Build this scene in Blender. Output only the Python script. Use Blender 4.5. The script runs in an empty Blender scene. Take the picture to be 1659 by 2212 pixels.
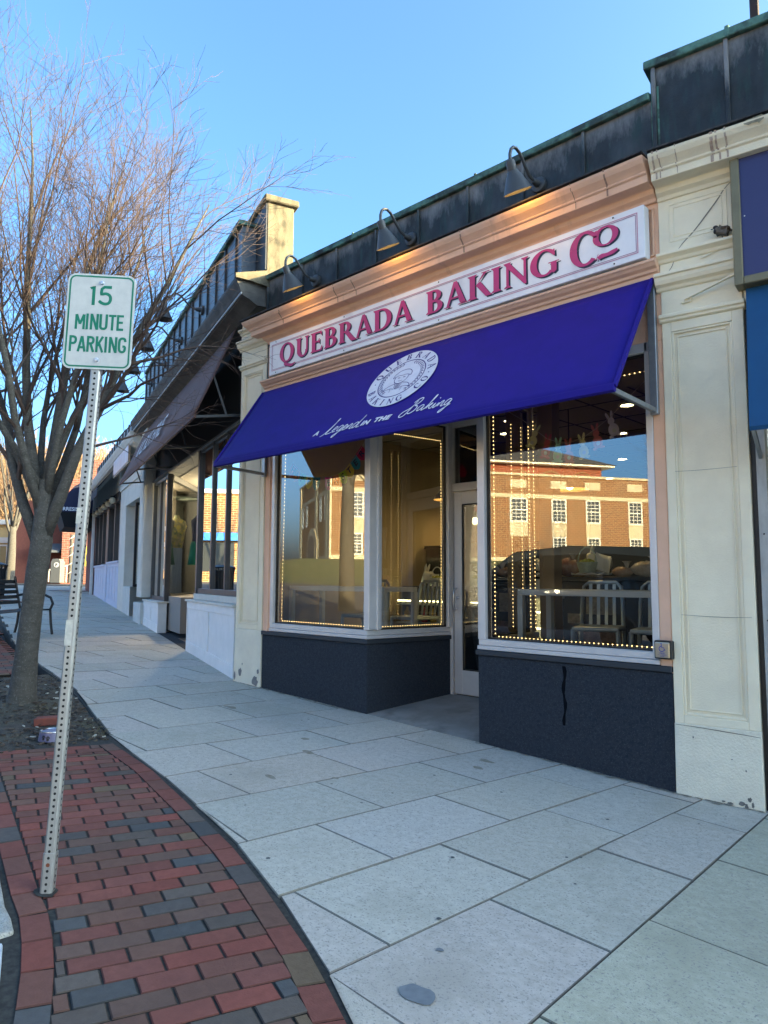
import bpy, bmesh, math, random
from mathutils import Vector, Matrix
R = math.radians
S = bpy.context.scene
COL = S.collection

# ------------------------------------------------------------------ camera
def look(loc, yaw, pitch, roll):
    cy, sy, cp, sp = math.cos(yaw), math.sin(yaw), math.cos(pitch), math.sin(pitch)
    w = Vector((-sy*cp, cy*cp, sp)); r = Vector((cy, sy, 0)); u = r.cross(w)
    r2 = r*math.cos(roll) + u*math.sin(roll); u2 = u*math.cos(roll) - r*math.sin(roll)
    m = Matrix((r2, u2, -w)).transposed().to_4x4(); m.translation = loc
    return m
cam = bpy.data.cameras.new("camera"); CAM = bpy.data.objects.new("camera", cam); COL.objects.link(CAM)
cam.sensor_fit = 'VERTICAL'; cam.sensor_height = 36; cam.sensor_width = 27
cam.lens = 1547.55/2212*36; cam.clip_start = 0.05; cam.clip_end = 3000
CAM.matrix_world = look((2.0207, -4.91, 1.45), R(44.047), R(5.363), R(0.254))
S.camera = CAM

# ------------------------------------------------------------------ light
SUN_AZ = Vector((0.86, 0.51, 0)).normalized()      # plan direction towards the sun
SUN_EL = R(14)
W = bpy.data.worlds.new("World"); S.world = W; W.use_nodes = True
nt = W.node_tree; bg = nt.nodes["Background"]
sky = nt.nodes.new("ShaderNodeTexSky"); sky.sky_type = 'NISHITA'; sky.sun_disc = False
sky.sun_elevation = SUN_EL
sky.sun_rotation = math.atan2(SUN_AZ.x, SUN_AZ.y)
sky.air_density = 0.65; sky.dust_density = 5.5; sky.ozone_density = 5.0; sky.altitude = 50
nt.links.new(sky.outputs[0], bg.inputs[0]); bg.inputs[1].default_value = 0.15
sl = bpy.data.lights.new("sun", 'SUN'); SUN = bpy.data.objects.new("sun", sl); COL.objects.link(SUN)
sl.energy = 4.2; sl.angle = R(0.5); sl.color = (1.0, 0.72, 0.42)
SUN.rotation_euler = Vector((SUN_AZ.x*math.cos(SUN_EL), SUN_AZ.y*math.cos(SUN_EL), math.sin(SUN_EL))).to_track_quat('Z', 'Y').to_euler()
SUN.location = (0, 0, 30)
S.view_settings.view_transform = 'Standard'; S.view_settings.look = 'None'
S.view_settings.exposure = 2.72; S.view_settings.gamma = 1.0
S.view_settings.use_white_balance = True; S.view_settings.white_balance_temperature = 6900; S.view_settings.white_balance_tint = -8
S.cycles.use_denoising = True
S.cycles.max_bounces = 10; S.cycles.transparent_max_bounces = 16; S.cycles.glossy_bounces = 4
S.cycles.sample_clamp_indirect = 6.0

# ------------------------------------------------------------------ materials
MATS = {}
def lk(t, a, b): t.links.new(a, b)
def mat(name, c1, c2=None, rough=.7, metal=0., scale=6., stretch=(1, 1, 1), lo=.35, hi=.65, detail=6,
        bump=0., bscale=80., speck=None, sscale=250., attr=None, emit=None, estr=0., spec=.5, coat=0., wash=None,
        c3=None, scale3=2., lo3=.55, hi3=.7, stretch3=(1, 1, 1), rough2=None):
    if name in MATS: return MATS[name]
    m = bpy.data.materials.new(name); m.use_nodes = True; t = m.node_tree; n = t.nodes
    b = n["Principled BSDF"]; b.inputs["Roughness"].default_value = rough; b.inputs["Metallic"].default_value = metal
    b.inputs["Specular IOR Level"].default_value = spec; b.inputs["Coat Weight"].default_value = coat
    tc = n.new("ShaderNodeTexCoord")
    def noise(sc, st, det=detail, rg=.6):
        mp = n.new("ShaderNodeMapping"); mp.inputs["Scale"].default_value = st
        lk(t, tc.outputs["Object"], mp.inputs["Vector"])
        z = n.new("ShaderNodeTexNoise"); z.inputs["Scale"].default_value = sc; z.inputs["Detail"].default_value = det
        z.inputs["Roughness"].default_value = rg; lk(t, mp.outputs[0], z.inputs["Vector"]); return z.outputs["Fac"]
    def ramp(f, l, h):
        r = n.new("ShaderNodeMapRange"); r.inputs["From Min"].default_value = l; r.inputs["From Max"].default_value = h
        lk(t, f, r.inputs["Value"]); return r.outputs[0]
    def mix(f, a, bb, mode='MIX'):
        x = n.new("ShaderNodeMix"); x.data_type = 'RGBA'; x.blend_type = mode
        for s, val in ((0, f), (6, a), (7, bb)):
            if hasattr(val, 'is_linked') or hasattr(val, 'node'): lk(t, val, x.inputs[s])
            elif isinstance(val, (int, float)): x.inputs[s].default_value = val
            else: x.inputs[s].default_value = (*val, 1)
        return x.outputs[2]
    col = None
    if c2 is not None: col = mix(ramp(noise(scale, stretch), lo, hi), c1, c2)
    if c3 is not None: col = mix(ramp(noise(scale3, stretch3), lo3, hi3), col if col else c1, c3)
    if wash:      # pale run-off stain hanging down from a height z0, about `d` deep, with a ragged lower edge
        wc, z0, d = wash; sp = n.new("ShaderNodeSeparateXYZ"); lk(t, tc.outputs["Object"], sp.inputs[0])
        m1 = n.new("ShaderNodeMapRange"); m1.inputs["From Min"].default_value = z0-d*2; m1.inputs["From Max"].default_value = z0; lk(t, sp.outputs[2], m1.inputs["Value"])
        ad = n.new("ShaderNodeMath"); ad.operation = 'MULTIPLY_ADD'; lk(t, noise(5.5, (1, 1, .35), 8, .68), ad.inputs[0]); ad.inputs[1].default_value = 1.9; lk(t, m1.outputs[0], ad.inputs[2])
        col = mix(ramp(ad.outputs[0], 1.45, 1.95), col if col else c1, wc)
    if attr:
        at = n.new("ShaderNodeAttribute"); at.attribute_name = attr
        col = mix(1.0, col if col else c1, at.outputs["Color"], 'MULTIPLY')
    if speck:
        col = mix(ramp(noise(sscale, (1, 1, 1), 2), .56, .7), col if col else c1, speck)
    if col is None: b.inputs["Base Color"].default_value = (*c1, 1)
    else: lk(t, col, b.inputs["Base Color"])
    if rough2 is not None:
        r = n.new("ShaderNodeMapRange"); r.inputs["To Min"].default_value = rough; r.inputs["To Max"].default_value = rough2
        r.inputs["From Min"].default_value = .3; r.inputs["From Max"].default_value = .7
        lk(t, noise(scale*2, (1, 1, 1)), r.inputs["Value"]); lk(t, r.outputs[0], b.inputs["Roughness"])
    if bump:
        bp = n.new("ShaderNodeBump"); bp.inputs["Strength"].default_value = bump; bp.inputs["Distance"].default_value = .01
        lk(t, noise(bscale, (1, 1, 1), 4), bp.inputs["Height"]); lk(t, bp.outputs[0], b.inputs["Normal"])
    if emit: b.inputs["Emission Color"].default_value = (*emit, 1); b.inputs["Emission Strength"].default_value = estr
    MATS[name] = m; return m

def glass(name, refl=.1, ior=1.75, tint=(.86, .88, .86), rough=0.0):
    if name in MATS: return MATS[name]
    m = bpy.data.materials.new(name); m.use_nodes = True; t = m.node_tree; n = t.nodes
    for x in list(n): n.remove(x)
    o = n.new("ShaderNodeOutputMaterial"); mx = n.new("ShaderNodeMixShader"); tr = n.new("ShaderNodeBsdfTransparent"); gl = n.new("ShaderNodeBsdfGlossy")
    fr = n.new("ShaderNodeFresnel"); fr.inputs[0].default_value = ior; ad = n.new("ShaderNodeMath"); ad.operation = 'ADD'; ad.use_clamp = True
    ad.inputs[1].default_value = refl; tr.inputs[0].default_value = (*tint, 1); gl.inputs["Roughness"].default_value = rough
    lk(t, fr.outputs[0], ad.inputs[0]); lk(t, ad.outputs[0], mx.inputs[0]); lk(t, tr.outputs[0], mx.inputs[1]); lk(t, gl.outputs[0], mx.inputs[2])
    lk(t, mx.outputs[0], o.inputs[0]); MATS[name] = m; return m

def lamp_mat(name, color, strength): return mat(name, (0.02, 0.02, 0.02), emit=color, estr=strength)

# ------------------------------------------------------------------ mesh builder
class MB:
    def __init__(s): s.v = []; s.f = []; s.c = None
    def add(s, vs, fs):
        k = len(s.v); s.v += [tuple(p) for p in vs]; s.f += [tuple(i+k for i in f) for f in fs]; return s
    def box(s, x0, x1, y0, y1, z0, z1):
        if x0 > x1: x0, x1 = x1, x0
        if y0 > y1: y0, y1 = y1, y0
        if z0 > z1: z0, z1 = z1, z0
        return s.add([(x0, y0, z0), (x1, y0, z0), (x1, y1, z0), (x0, y1, z0), (x0, y0, z1), (x1, y0, z1), (x1, y1, z1), (x0, y1, z1)],
                     [(3, 2, 1, 0), (4, 5, 6, 7), (0, 1, 5, 4), (1, 2, 6, 5), (2, 3, 7, 6), (3, 0, 4, 7)])
    def hexa(s, b, t):   # bottom quad (ccw from above), top quad
        return s.add(list(b)+list(t), [(3, 2, 1, 0), (4, 5, 6, 7), (0, 1, 5, 4), (1, 2, 6, 5), (2, 3, 7, 6), (3, 0, 4, 7)])
    def prism(s, poly, a, b, axis='x'):   # extrude closed 2-D polygon along an axis
        n = len(poly)
        def P(t, p): return {'x': (t, p[0], p[1]), 'y': (p[0], t, p[1]), 'z': (p[0], p[1], t)}[axis]
        vs = [P(a, p) for p in poly]+[P(b, p) for p in poly]
        return s.add(vs, [tuple(range(n-1, -1, -1)), tuple(range(n, 2*n))]+[(i, (i+1) % n, n+(i+1) % n, n+i) for i in range(n)])
    def bar(s, p, q, w=.02, h=None, up=(0, 0, 1)):
        p, q = Vector(p), Vector(q); d = (q-p).normalized(); u = Vector(up)
        if abs(d.dot(u)) > .98: u = Vector((0, 1, 0))
        x = d.cross(u).normalized(); y = x.cross(d).normalized(); h = h or w
        vs = [c+x*a*w/2+y*b*h/2 for c in (p, q) for a, b in ((-1, -1), (1, -1), (1, 1), (-1, 1))]
        return s.add(vs, [(0, 1, 2, 3), (7, 6, 5, 4), (0, 4, 5, 1), (1, 5, 6, 2), (2, 6, 7, 3), (3, 7, 4, 0)])
    def tube(s, pts, r, n=8, cap=True):
        pts = [Vector(p) for p in pts]; k0 = len(s.v); N = len(pts)
        rs = r if isinstance(r, (list, tuple)) else [r]*N
        ref = None
        for i, p in enumerate(pts):
            d = (pts[min(i+1, N-1)]-pts[max(i-1, 0)])
            d = d.normalized() if d.length > 1e-9 else Vector((0, 0, 1))
            if ref is None: ref = d.orthogonal().normalized()
            ref = (ref-d*ref.dot(d)); ref = ref.normalized() if ref.length > 1e-6 else d.orthogonal().normalized()
            b = d.cross(ref)
            for j in range(n):
                a = 2*math.pi*j/n; s.v.append(tuple(p+(ref*math.cos(a)+b*math.sin(a))*rs[i]))
        for i in range(N-1):
            for j in range(n):
                a = k0+i*n+j; b2 = k0+i*n+(j+1) % n; s.f.append((a, b2, b2+n, a+n))
        if cap: s.f.append(tuple(range(k0+n-1, k0-1, -1))); s.f.append(tuple(range(k0+(N-1)*n, k0+N*n)))
        return s
    def lathe(s, prof, n=20, c=(0, 0, 0), ax=None, closed=False):   # profile (radius, height) about an axis through c
        k0 = len(s.v); A = Vector(ax).normalized() if ax else Vector((0, 0, 1)); X = A.orthogonal().normalized(); Y = A.cross(X); c = Vector(c)
        for r_, h in prof:
            for j in range(n):
                a = 2*math.pi*j/n; s.v.append(tuple(c+A*h+(X*math.cos(a)+Y*math.sin(a))*r_))
        for i in range(len(prof)-1):
            for j in range(n):
                a = k0+i*n+j; b = k0+i*n+(j+1) % n; s.f.append((a, b, b+n, a+n))
        if not closed:
            if prof[0][0] > 1e-5: s.f.append(tuple(range(k0+n-1, k0-1, -1)))
            if prof[-1][0] > 1e-5: s.f.append(tuple(range(k0+(len(prof)-1)*n, k0+len(prof)*n)))
        return s
    def ball(s, c, r, n=8, sc=(1, 1, 1)):
        k0 = len(s.v); m = max(4, n//2+1)
        for i in range(m+1):
            t = math.pi*i/m
            for j in range(n):
                a = 2*math.pi*j/n
                s.v.append((c[0]+r*sc[0]*math.sin(t)*math.cos(a), c[1]+r*sc[1]*math.sin(t)*math.sin(a), c[2]+r*sc[2]*math.cos(t)))
        for i in range(m):
            for j in range(n):
                a = k0+i*n+j; b = k0+i*n+(j+1) % n; s.f.append((a, a+n, b+n, b))
        return s
    def poly(s, pts): return s.add(pts, [tuple(range(len(pts)))])
    def xf(s, M):
        s.v = [tuple(M @ Vector(p)) for p in s.v]; return s
    def merge(s, o): return s.add(o.v, o.f)

def obj(name, mb, m, parent=None, smooth=False, bevel=0., label=None, loc=None, rz=None, cols=None, seg=1):
    me = bpy.data.meshes.new(name); me.from_pydata(mb.v, [], mb.f); me.validate()
    if m: me.materials.append(m)
    if cols:
        at = me.color_attributes.new("tone", 'FLOAT_COLOR', 'CORNER'); k = 0
        for p in me.polygons:
            for _ in range(p.loop_total): at.data[k].color = (*cols[p.index], 1); k += 1
    if smooth:
        me.polygons.foreach_set("use_smooth", [True]*len(me.polygons))
        if smooth != 'all': me.set_sharp_from_angle(angle=R(40))
    me.update(); o = bpy.data.objects.new(name, me); COL.objects.link(o)
    if parent: o.parent = parent
    if bevel:
        b = o.modifiers.new("bevel", 'BEVEL'); b.width = bevel; b.segments = seg; b.limit_method = 'ANGLE'; b.angle_limit = R(35)
    if label: o['label'] = label
    if loc: o.location = loc
    if rz is not None: o.rotation_euler = (0, 0, rz)
    return o
def tag(o, label, cat, group=None):
    o['label'] = label; o['category'] = cat
    if group: o['group'] = group
    return o
def thing(name, label, cat, loc=(0, 0, 0), rz=0., group=None, rot=None):
    o = bpy.data.objects.new(name, None); COL.objects.link(o); o.empty_display_size = .2
    o.location = loc; o.rotation_euler = rot if rot else (0, 0, rz)
    return tag(o, label, cat, group)
def struct(name, mb, m, **k):
    o = obj(name, mb, m, **k); o['kind'] = 'structure'; return o
def copy_tree(o, parent=None):
    c = o.copy(); COL.objects.link(c)
    if parent: c.parent = parent
    for ch in list(o.children): copy_tree(ch, c)
    return c
def repeat(o, loc, rz=None, label=None):
    c = copy_tree(o); c.location = loc
    if rz is not None: c.rotation_euler = (0, 0, rz)
    if label: c['label'] = label
    return c

# text from the built-in typeface, as mesh data centred on the origin in the XY plane
_tmp = {}
def text_geo(s, size=1., sx=1., shear=0., off=0., align='CENTER', spacing=1., depth=0.):
    cu = bpy.data.curves.new("t", 'FONT'); cu.body = s; cu.size = size; cu.shear = shear; cu.offset = off
    cu.align_x = align; cu.align_y = 'BOTTOM_BASELINE'; cu.space_character = spacing; cu.extrude = depth; cu.resolution_u = 3
    o = bpy.data.objects.new("t", cu); COL.objects.link(o); bpy.context.view_layer.update()
    me = o.evaluated_get(bpy.context.evaluated_depsgraph_get()).to_mesh()
    mb = MB(); mb.add([(v.co.x*sx, v.co.y, v.co.z) for v in me.vertices], [tuple(p.vertices) for p in me.polygons])
    bpy.data.objects.remove(o); bpy.data.curves.remove(cu)
    return mb
def frame(origin, x, y):   # matrix taking XY-plane drawings to a plane in space
    x = Vector(x).normalized(); y = Vector(y).normalized(); z = x.cross(y)
    m = Matrix((x, y, z)).transposed().to_4x4(); m.translation = Vector(origin); return m

# ribbons for hand lettering: variable-width stroke in the XY plane, extruded a little
def ribbon(mb, pts, w, z0=0., z1=.002, smooth=2):
    P = [Vector((p[0], p[1])) for p in pts]; ws = w if isinstance(w, (list, tuple)) else [w]*len(P)
    for _ in range(smooth):
        Q = [P[0]]; q = [ws[0]]
        for i in range(len(P)-1):
            Q += [P[i]*.75+P[i+1]*.25, P[i]*.25+P[i+1]*.75]; q += [ws[i]*.75+ws[i+1]*.25, ws[i]*.25+ws[i+1]*.75]
        Q.append(P[-1]); q.append(ws[-1]); P, ws = Q, q
    L, Rr = [], []
    for i, p in enumerate(P):
        d = P[min(i+1, len(P)-1)]-P[max(i-1, 0)]
        d = d.normalized() if d.length > 1e-9 else Vector((1, 0)); nrm = Vector((-d.y, d.x))
        L.append(p+nrm*ws[i]/2); Rr.append(p-nrm*ws[i]/2)
    n = len(P); k = len(mb.v)
    mb.v += [(a.x, a.y, z1) for a in L]+[(a.x, a.y, z1) for a in Rr]
    for i in range(n-1): mb.f.append((k+i, k+n+i, k+n+i+1, k+i+1))
    return mb
def arc(cx, cy, rx, ry, a0, a1, n=16): return [(cx+rx*math.cos(R(a0+(a1-a0)*i/n)), cy+ry*math.sin(R(a0+(a1-a0)*i/n))) for i in range(n+1)]

# ground height of the sloping pavement, levelling out uphill to the left
def gz(x, y):
    p = .0378-.0431*x-.0193*y
    if p > .8: p = .8+.9*(1-math.exp(-(p-.8)/.9))
    if p < -.3: p = -.3
    return p
# ================================================================== ground
random.seed(11)
def interp(T, x):
    if x <= T[0][0]: a, b = T[0], T[1]
    elif x >= T[-1][0]: a, b = T[-2], T[-1]
    else:
        for i in range(len(T)-1):
            if T[i][0] <= x <= T[i+1][0]: a, b = T[i], T[i+1]; break
    return a[1]+(b[1]-a[1])*(x-a[0])/(b[0]-a[0])
EDGE = [(-34, 6.2), (-22, 2.6), (-15, .55), (-11.9, -.3), (-9.6, -.95), (-7.15, -1.44), (-6.67, -1.51), (-5.467, -1.731), (-3.269, -2.352), (-2.482, -2.453),
        (-1.541, -2.66), (-1.04, -2.781), (-.713, -2.881), (-.405, -2.99), (-.052, -3.117), (.327, -3.291), (.9, -3.56), (3.2, -4.7)]
def yb(x): return interp(EDGE, x)
KERB = [(-34, 2.6), (-22, -1.2), (-9, -2.6), (-6.5, -3.0), (-3.43, -3.25), (-2.4, -3.49), (-1.6, -3.678), (-1.178, -3.777), (-.941, -3.822), (-.767, -3.88), (-.554, -3.958), (-.386, -4.032), (.3, -4.34), (3.2, -5.8)]
def yk(x): return interp(KERB, x)

conc = mat("concrete", (.44, .395, .325), (.57, .52, .44), scale=26, lo=.3, hi=.7, rough=.93, bump=.35, bscale=200, attr="tone", speck=(.27, .25, .23), sscale=95,
           c3=(.41, .37, .30), scale3=1.3, lo3=.52, hi3=.72, spec=.2, detail=10)
joint = mat("joint_dirt", (.018, .017, .014), (.05, .046, .038), scale=40, rough=1)
asph = mat("asphalt", (.042, .043, .045), (.062, .062, .062), scale=2.5, rough=.95, bump=.4, bscale=300, speck=(.12, .12, .12))

# the land itself: one sheet reaching the horizon (asphalt level, below the pavement)
g = MB(); rad = [0, 3, 6, 9, 13, 18, 25, 35, 50, 75, 110, 170, 270, 450, 800, 1500]; NA = 48
for r_ in rad:
    for j in range(NA):
        a = 2*math.pi*j/NA; x, y = r_*math.cos(a), r_*math.sin(a)-2
        g.v.append((x, y, gz(x, y)-.17))
for i in range(len(rad)-1):
    for j in range(NA):
        a, b = i*NA+j, i*NA+(j+1) % NA; g.f.append((a, b, b+NA, a+NA))
struct("ground", g, asph)

JX = [(1.6, -.05), (.55, -.05), (.165, .028), (-.317, .06), (-.857, .077), (-1.455, .0915), (-2.17, .04), (-2.676, .098), (-3.30, .095), (-3.951, .073), (-4.608, .045),
      (-5.165, .134), (-5.77, .165), (-6.40, .13), (-7.0, .115)]
x = -7.0
while x > -32: x -= .61; JX.append((x, min(.344, .13+.04*(-7-x))))
JX = [(3.2, 0)]+JX
def jx(j, y): return j[0]+j[1]*y
sl_ = MB(); cols = []
base = MB()
OFF = [-1.9, -1.9, -.43, -.13, -.445, -.03]
for k in range(len(JX)-1):
    jr, jl = JX[k], JX[k+1]
    xm = (jr[0]+jl[0])/2; lo = min(yb(jr[0]), yb(jl[0]))-.1; hi = 1.4 if xm > -5.2 else .05+(-5.25-xm)*.344+1.0
    off = [-1.0, -1.9, -.43, -.12, -.445, .05][k] if k < 6 else (-.445 if k % 2 == 0 else -.02)+random.uniform(-.05, .05)
    step = .915; y0 = off-step*14
    while y0+step < lo: y0 += step
    while y0 < hi:
        a, b = y0, y0+step; y0 += step
        gp = .0042
        gr = .014 if k == 1 else (.009 if k in (11,) else gp)
        pts = []
        for (j, sg, g_) in ((jl, 1, gr if k == 10 else gp), (jr, -1, gr)):
            for yy in (a+gp, b-gp):
                xx = jx(j, yy)+sg*g_
                yy2 = max(yy, yb(xx)+.012); pts.append((jx(j, yy2)+sg*g_, yy2))
        (lx0, ly0), (lx1, ly1), (rx0, ry0), (rx1, ry1) = pts
        if ly1-ly0 < .03 and ry1-ry0 < .03: continue
        q = [(lx0, ly0), (rx0, ry0), (rx1, ry1), (lx1, ly1)]
        dz = random.uniform(-.0015, .0025); c = .0045
        cx = sum(p[0] for p in q)/4; cy = sum(p[1] for p in q)/4
        k0 = len(sl_.v)
        for p in q: sl_.v.append((p[0], p[1], gz(*p)-.045))
        for p in q: sl_.v.append((p[0], p[1], gz(*p)-.004+dz))
        for p in q:
            d = Vector((cx-p[0], cy-p[1])); d = d*min(1, c/max(d.length, .01)); sl_.v.append((p[0]+d.x, p[1]+d.y, gz(*p)+dz))
        t = random.uniform(.94, 1.05); tc = (t*random.uniform(.97, 1.03), t, t*random.uniform(.97, 1.03))
        if k < 2: tc = (t*.88, t*.92, t*.82)
        for f in [(8, 9, 10, 11)]+[(i, (i+1) % 4, (i+1) % 4+4, i+4) for i in range(4)]+[(4+i, 4+(i+1) % 4, 8+(i+1) % 4, 8+i) for i in range(4)]:
            sl_.f.append(tuple(k0+i for i in f)); cols.append(tc if f[0] == 8 and f[1] == 9 and len(f) == 4 and f[2] == 10 else tuple(v*.42 for v in tc))
struct("sidewalk", sl_, conc, cols=cols)
# bed under the slabs, seen as the dark joints
xs = [3.2, 1.5, .5, 0, -1, -2, -3, -4, -5, -6, -7, -9, -12, -15, -19, -24, -29, -33]
for i in range(len(xs)-1):
    x1, x0 = xs[i], xs[i+1]; h0 = 1.5 if x0 > -5.3 else .05+(-5.25-x0)*.344+1.2; h1 = 1.5 if x1 > -5.3 else .05+(-5.25-x1)*.344+1.2
    q = [(x0, yb(x0)), (x1, yb(x1)), (x1, h1), (x0, h0)]
    base.add([(p[0], p[1], gz(*p)-.014) for p in q]+[(p[0], p[1], gz(*p)-.3) for p in q], [(0, 1, 2, 3), (0, 4, 5, 1)])
struct("sidewalk_bed", base, joint)

# stains and specks lying on the slabs
st = MB()
def blob(mb, x, y, r, n=14, sx=1., sy=1., jag=.35, dz=.003, seed=0):
    rr = random.Random(seed); ph = [rr.uniform(1-jag, 1+jag) for _ in range(n)]
    ph = [(ph[i-1]+2*ph[i]+ph[(i+1) % n])/4 for i in range(n)]
    mb.poly([(x+r*sx*ph[i]*math.cos(2*math.pi*i/n), y+r*sy*ph[i]*math.sin(2*math.pi*i/n), gz(x+r*sx*ph[i]*math.cos(2*math.pi*i/n), y+r*sy*ph[i]*math.sin(2*math.pi*i/n))+dz) for i in range(n)])
blob(st, .36, -3.02, .062, 18, 1.05, .8, .3, seed=3); blob(st, .23, -2.75, .014, 9, 1.2, .8, seed=8)
struct("tar_stain", st, mat("tar_stain", (.15, .16, .17), (.19, .2, .205), scale=30, rough=.85))
sp = MB(); rr = random.Random(5)
for i in range(70):
    x = rr.uniform(-9, .5); y = yb(x)+rr.random()**1.0*(abs(yb(x))-.1); blob(sp, x, y, rr.uniform(.004, .012), 6, jag=.5, seed=i)
struct("gum_spots", sp, mat("gum", (.09, .095, .095), rough=.9))
stainm = mat("rust_stain", (.23, .19, .125), (.29, .27, .22), scale=25, rough=.95)
rs = MB()
for i, (x, y, r_) in enumerate([(-1.25, -.42, .05), (-1.17, -.62, .035), (-1.86, -1.95, .045), (-2.2, -1.35, .05), (-2.55, -1.1, .04), (-1.6, -1.62, .03), (-3.9, -.9, .06)]): 
    blob(rs, x, y, r_, 12, 1.3, .7, .6, dz=.0028, seed=40+i)
struct("rust_stain", rs, stainm)
sd = MB(); rr = random.Random(15)      # sand and grit gathered along the foot of the walls and round the post
def grit(p, q, n, w):
    for i in range(n):
        f = rr.random(); x, y = p[0]+(q[0]-p[0])*f, p[1]+(q[1]-p[1])*f-abs(rr.gauss(0, w)); blob(sd, x, y, rr.uniform(.006, .022), 7, 1.5, .7, .6, dz=.0042, seed=500+i)
grit((-4.64, 0), (-2.96, 0), 70, .02); grit((-1.63, 0), (0, 0), 60, .014); grit((-5.15, 0), (-4.65, 0), 22, .02); grit((0, 0), (.52, .07), 26, .018)
struct("grit", sd, mat("grit", (.34, .30, .23), (.16, .145, .115), scale=60, rough=1))
pd = MB(); blob(pd, -1.128, -3.652, .05, 16, 1.1, .9, .35, dz=.0045, seed=77); struct("post_dirt", pd, joint)
dr_ = MB(); dr_.hexa([(-24.95, 5.45, gz(-24.9, 5.5)-.05), (-24.55, 5.45, gz(-24.6, 5.5)-.05), (-24.4, 7.5, gz(-24.4, 7.5)-.05), (-24.8, 7.5, gz(-24.8, 7.5)-.05)], [(-24.95, 5.45, gz(-24.9, 5.5)+.012), (-24.55, 5.45, gz(-24.6, 5.5)+.012), (-24.4, 7.5, gz(-24.4, 7.5)+.012), (-24.8, 7.5, gz(-24.8, 7.5)+.012)])
struct("drain_channel", dr_, mat("drain_iron", (.035, .037, .04), rough=.7))

# ------------------------------------------------------------------ brick paving between the slabs and the kerb
brick_cols = [tuple(1.12*v for v in c) for c in [(.215, .080, .060), (.19, .075, .058), (.17, .078, .058), (.155, .085, .062), (.225, .075, .056), (.145, .09, .068), (.105, .092, .082), (.09, .088, .084), (.12, .096, .078), (.165, .115, .072)]]
brick_w = [5, 6, 6, 5, 3, 4, 2, 2, 2, 1]
brickm = mat("paving_brick", (1, 1, 1), (.8, .78, .78), scale=30, lo=.3, hi=.7, rough=.92, bump=.4, bscale=140, attr="tone", c3=(.75, .76, .78), scale3=3., lo3=.5, hi3=.75, spec=.2)
class Bricks:
    def __init__(s): s.mb = MB(); s.c = []
    def add(s, q, z=0.):
        k0 = len(s.mb.v); cx = sum(p[0] for p in q)/4; cy = sum(p[1] for p in q)/4; c = .005
        tl = [random.uniform(-.0012, .0012) for _ in range(4)]
        for p in q: s.mb.v.append((p[0], p[1], gz(*p)+z-.03))
        for p, e in zip(q, tl): s.mb.v.append((p[0], p[1], gz(*p)+z-.004+e))
        for p, e in zip(q, tl):
            d = Vector((cx-p[0], cy-p[1])); d = d.normalized()*c; s.mb.v.append((p[0]+d.x, p[1]+d.y, gz(*p)+z+e))
        col = random.choices(brick_cols, brick_w)[0]; t = random.uniform(.88, 1.12); col = tuple(v*t for v in col)
        for f in [(8, 9, 10, 11)]+[(i, (i+1) % 4, (i+1) % 4+4, i+4) for i in range(4)]+[(4+i, 4+(i+1) % 4, 8+(i+1) % 4, 8+i) for i in range(4)]:
            s.mb.f.append(tuple(k0+i for i in f)); s.c.append(col if f == (8, 9, 10, 11) else (tuple(v*.6 for v in col) if max(f) > 7 else (.02, .018, .015)))
ROW = Vector((math.cos(R(72.5)), math.sin(R(72.5)))); AX = Vector((ROW.y, -ROW.x))   # rows run across the strip, AX down it
def curve_shift(fn, x, d): return fn(x)+d
def pave(t0, t1, lowf, highf, origin):
    B = Bricks(); t = t0; k = 0
    while t < t1:
        w = .1015 if random.random() > .07 else .055
        c = origin+AX*(t+w/2)
        def cross(fn):   # distance along ROW from c to curve y=fn(x)
            lo_, hi_ = -3., 3.
            for _ in range(40):
                m_ = (lo_+hi_)/2; p = c+ROW*m_
                if p.y > fn(p.x): hi_ = m_
                else: lo_ = m_
            return (lo_+hi_)/2
        a, b = cross(lowf)+.005, cross(highf)-.005
        u = math.floor(a/.204)*.204+(.102 if k % 2 else 0)+random.uniform(-.006, .006)
        while u > a: u -= .204
        while u < b:
            p0, p1 = max(u+.0032, a), min(u+.2035-.0032, b); u += .204
            if p1-p0 < .02: continue
            tw = random.uniform(-.0015, .0015)
            q = [origin+AX*(t+.003+tw)+ROW*p0, origin+AX*(t+w-.0035+tw)+ROW*p0, origin+AX*(t+w-.0035-tw)+ROW*p1, origin+AX*(t+.003-tw)+ROW*p1]
            B.add([(p.x, p.y) for p in q])
        t += w; k += 1
    return B
BW = .103
low = lambda x: yk(x)+BW+.012
high = lambda x: yb(x)-BW-.016
B = pave(0., 6.4, low, high, Vector((-3.34, -2.72)))
def border(B, fn, x0, x1, side):   # one course of bricks laid end to end along a curve
    x = x0
    while x < x1:
        d = Vector((1, (fn(x+.05)-fn(x-.05))/.1)).normalized(); p0 = Vector((x, fn(x))); x2 = x+d.x*.203; p1 = Vector((x2, fn(x2)))
        d = (p1-p0).normalized(); n_ = Vector((-d.y, d.x))*side*BW
        e = d*.0025; q = [p0+e, p1-e, p1-e+n_, p0+e+n_]
        if side < 0: q = [q[3], q[2], q[1], q[0]]
        B.add([(p.x, p.y) for p in q]); x = x2
border(B, lambda x: yk(x)+.006, -3.36, 3., 1); border(B, lambda x: yb(x)-.014, -3.24, 3., -1)
struct("brick_paving", B.mb, brickm, cols=B.c)
bb = MB()
xs = [-3.5, -3, -2.4, -1.8, -1.2, -.8, -.4, 0, .5, 1.2, 2.4, 3.2]
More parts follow.
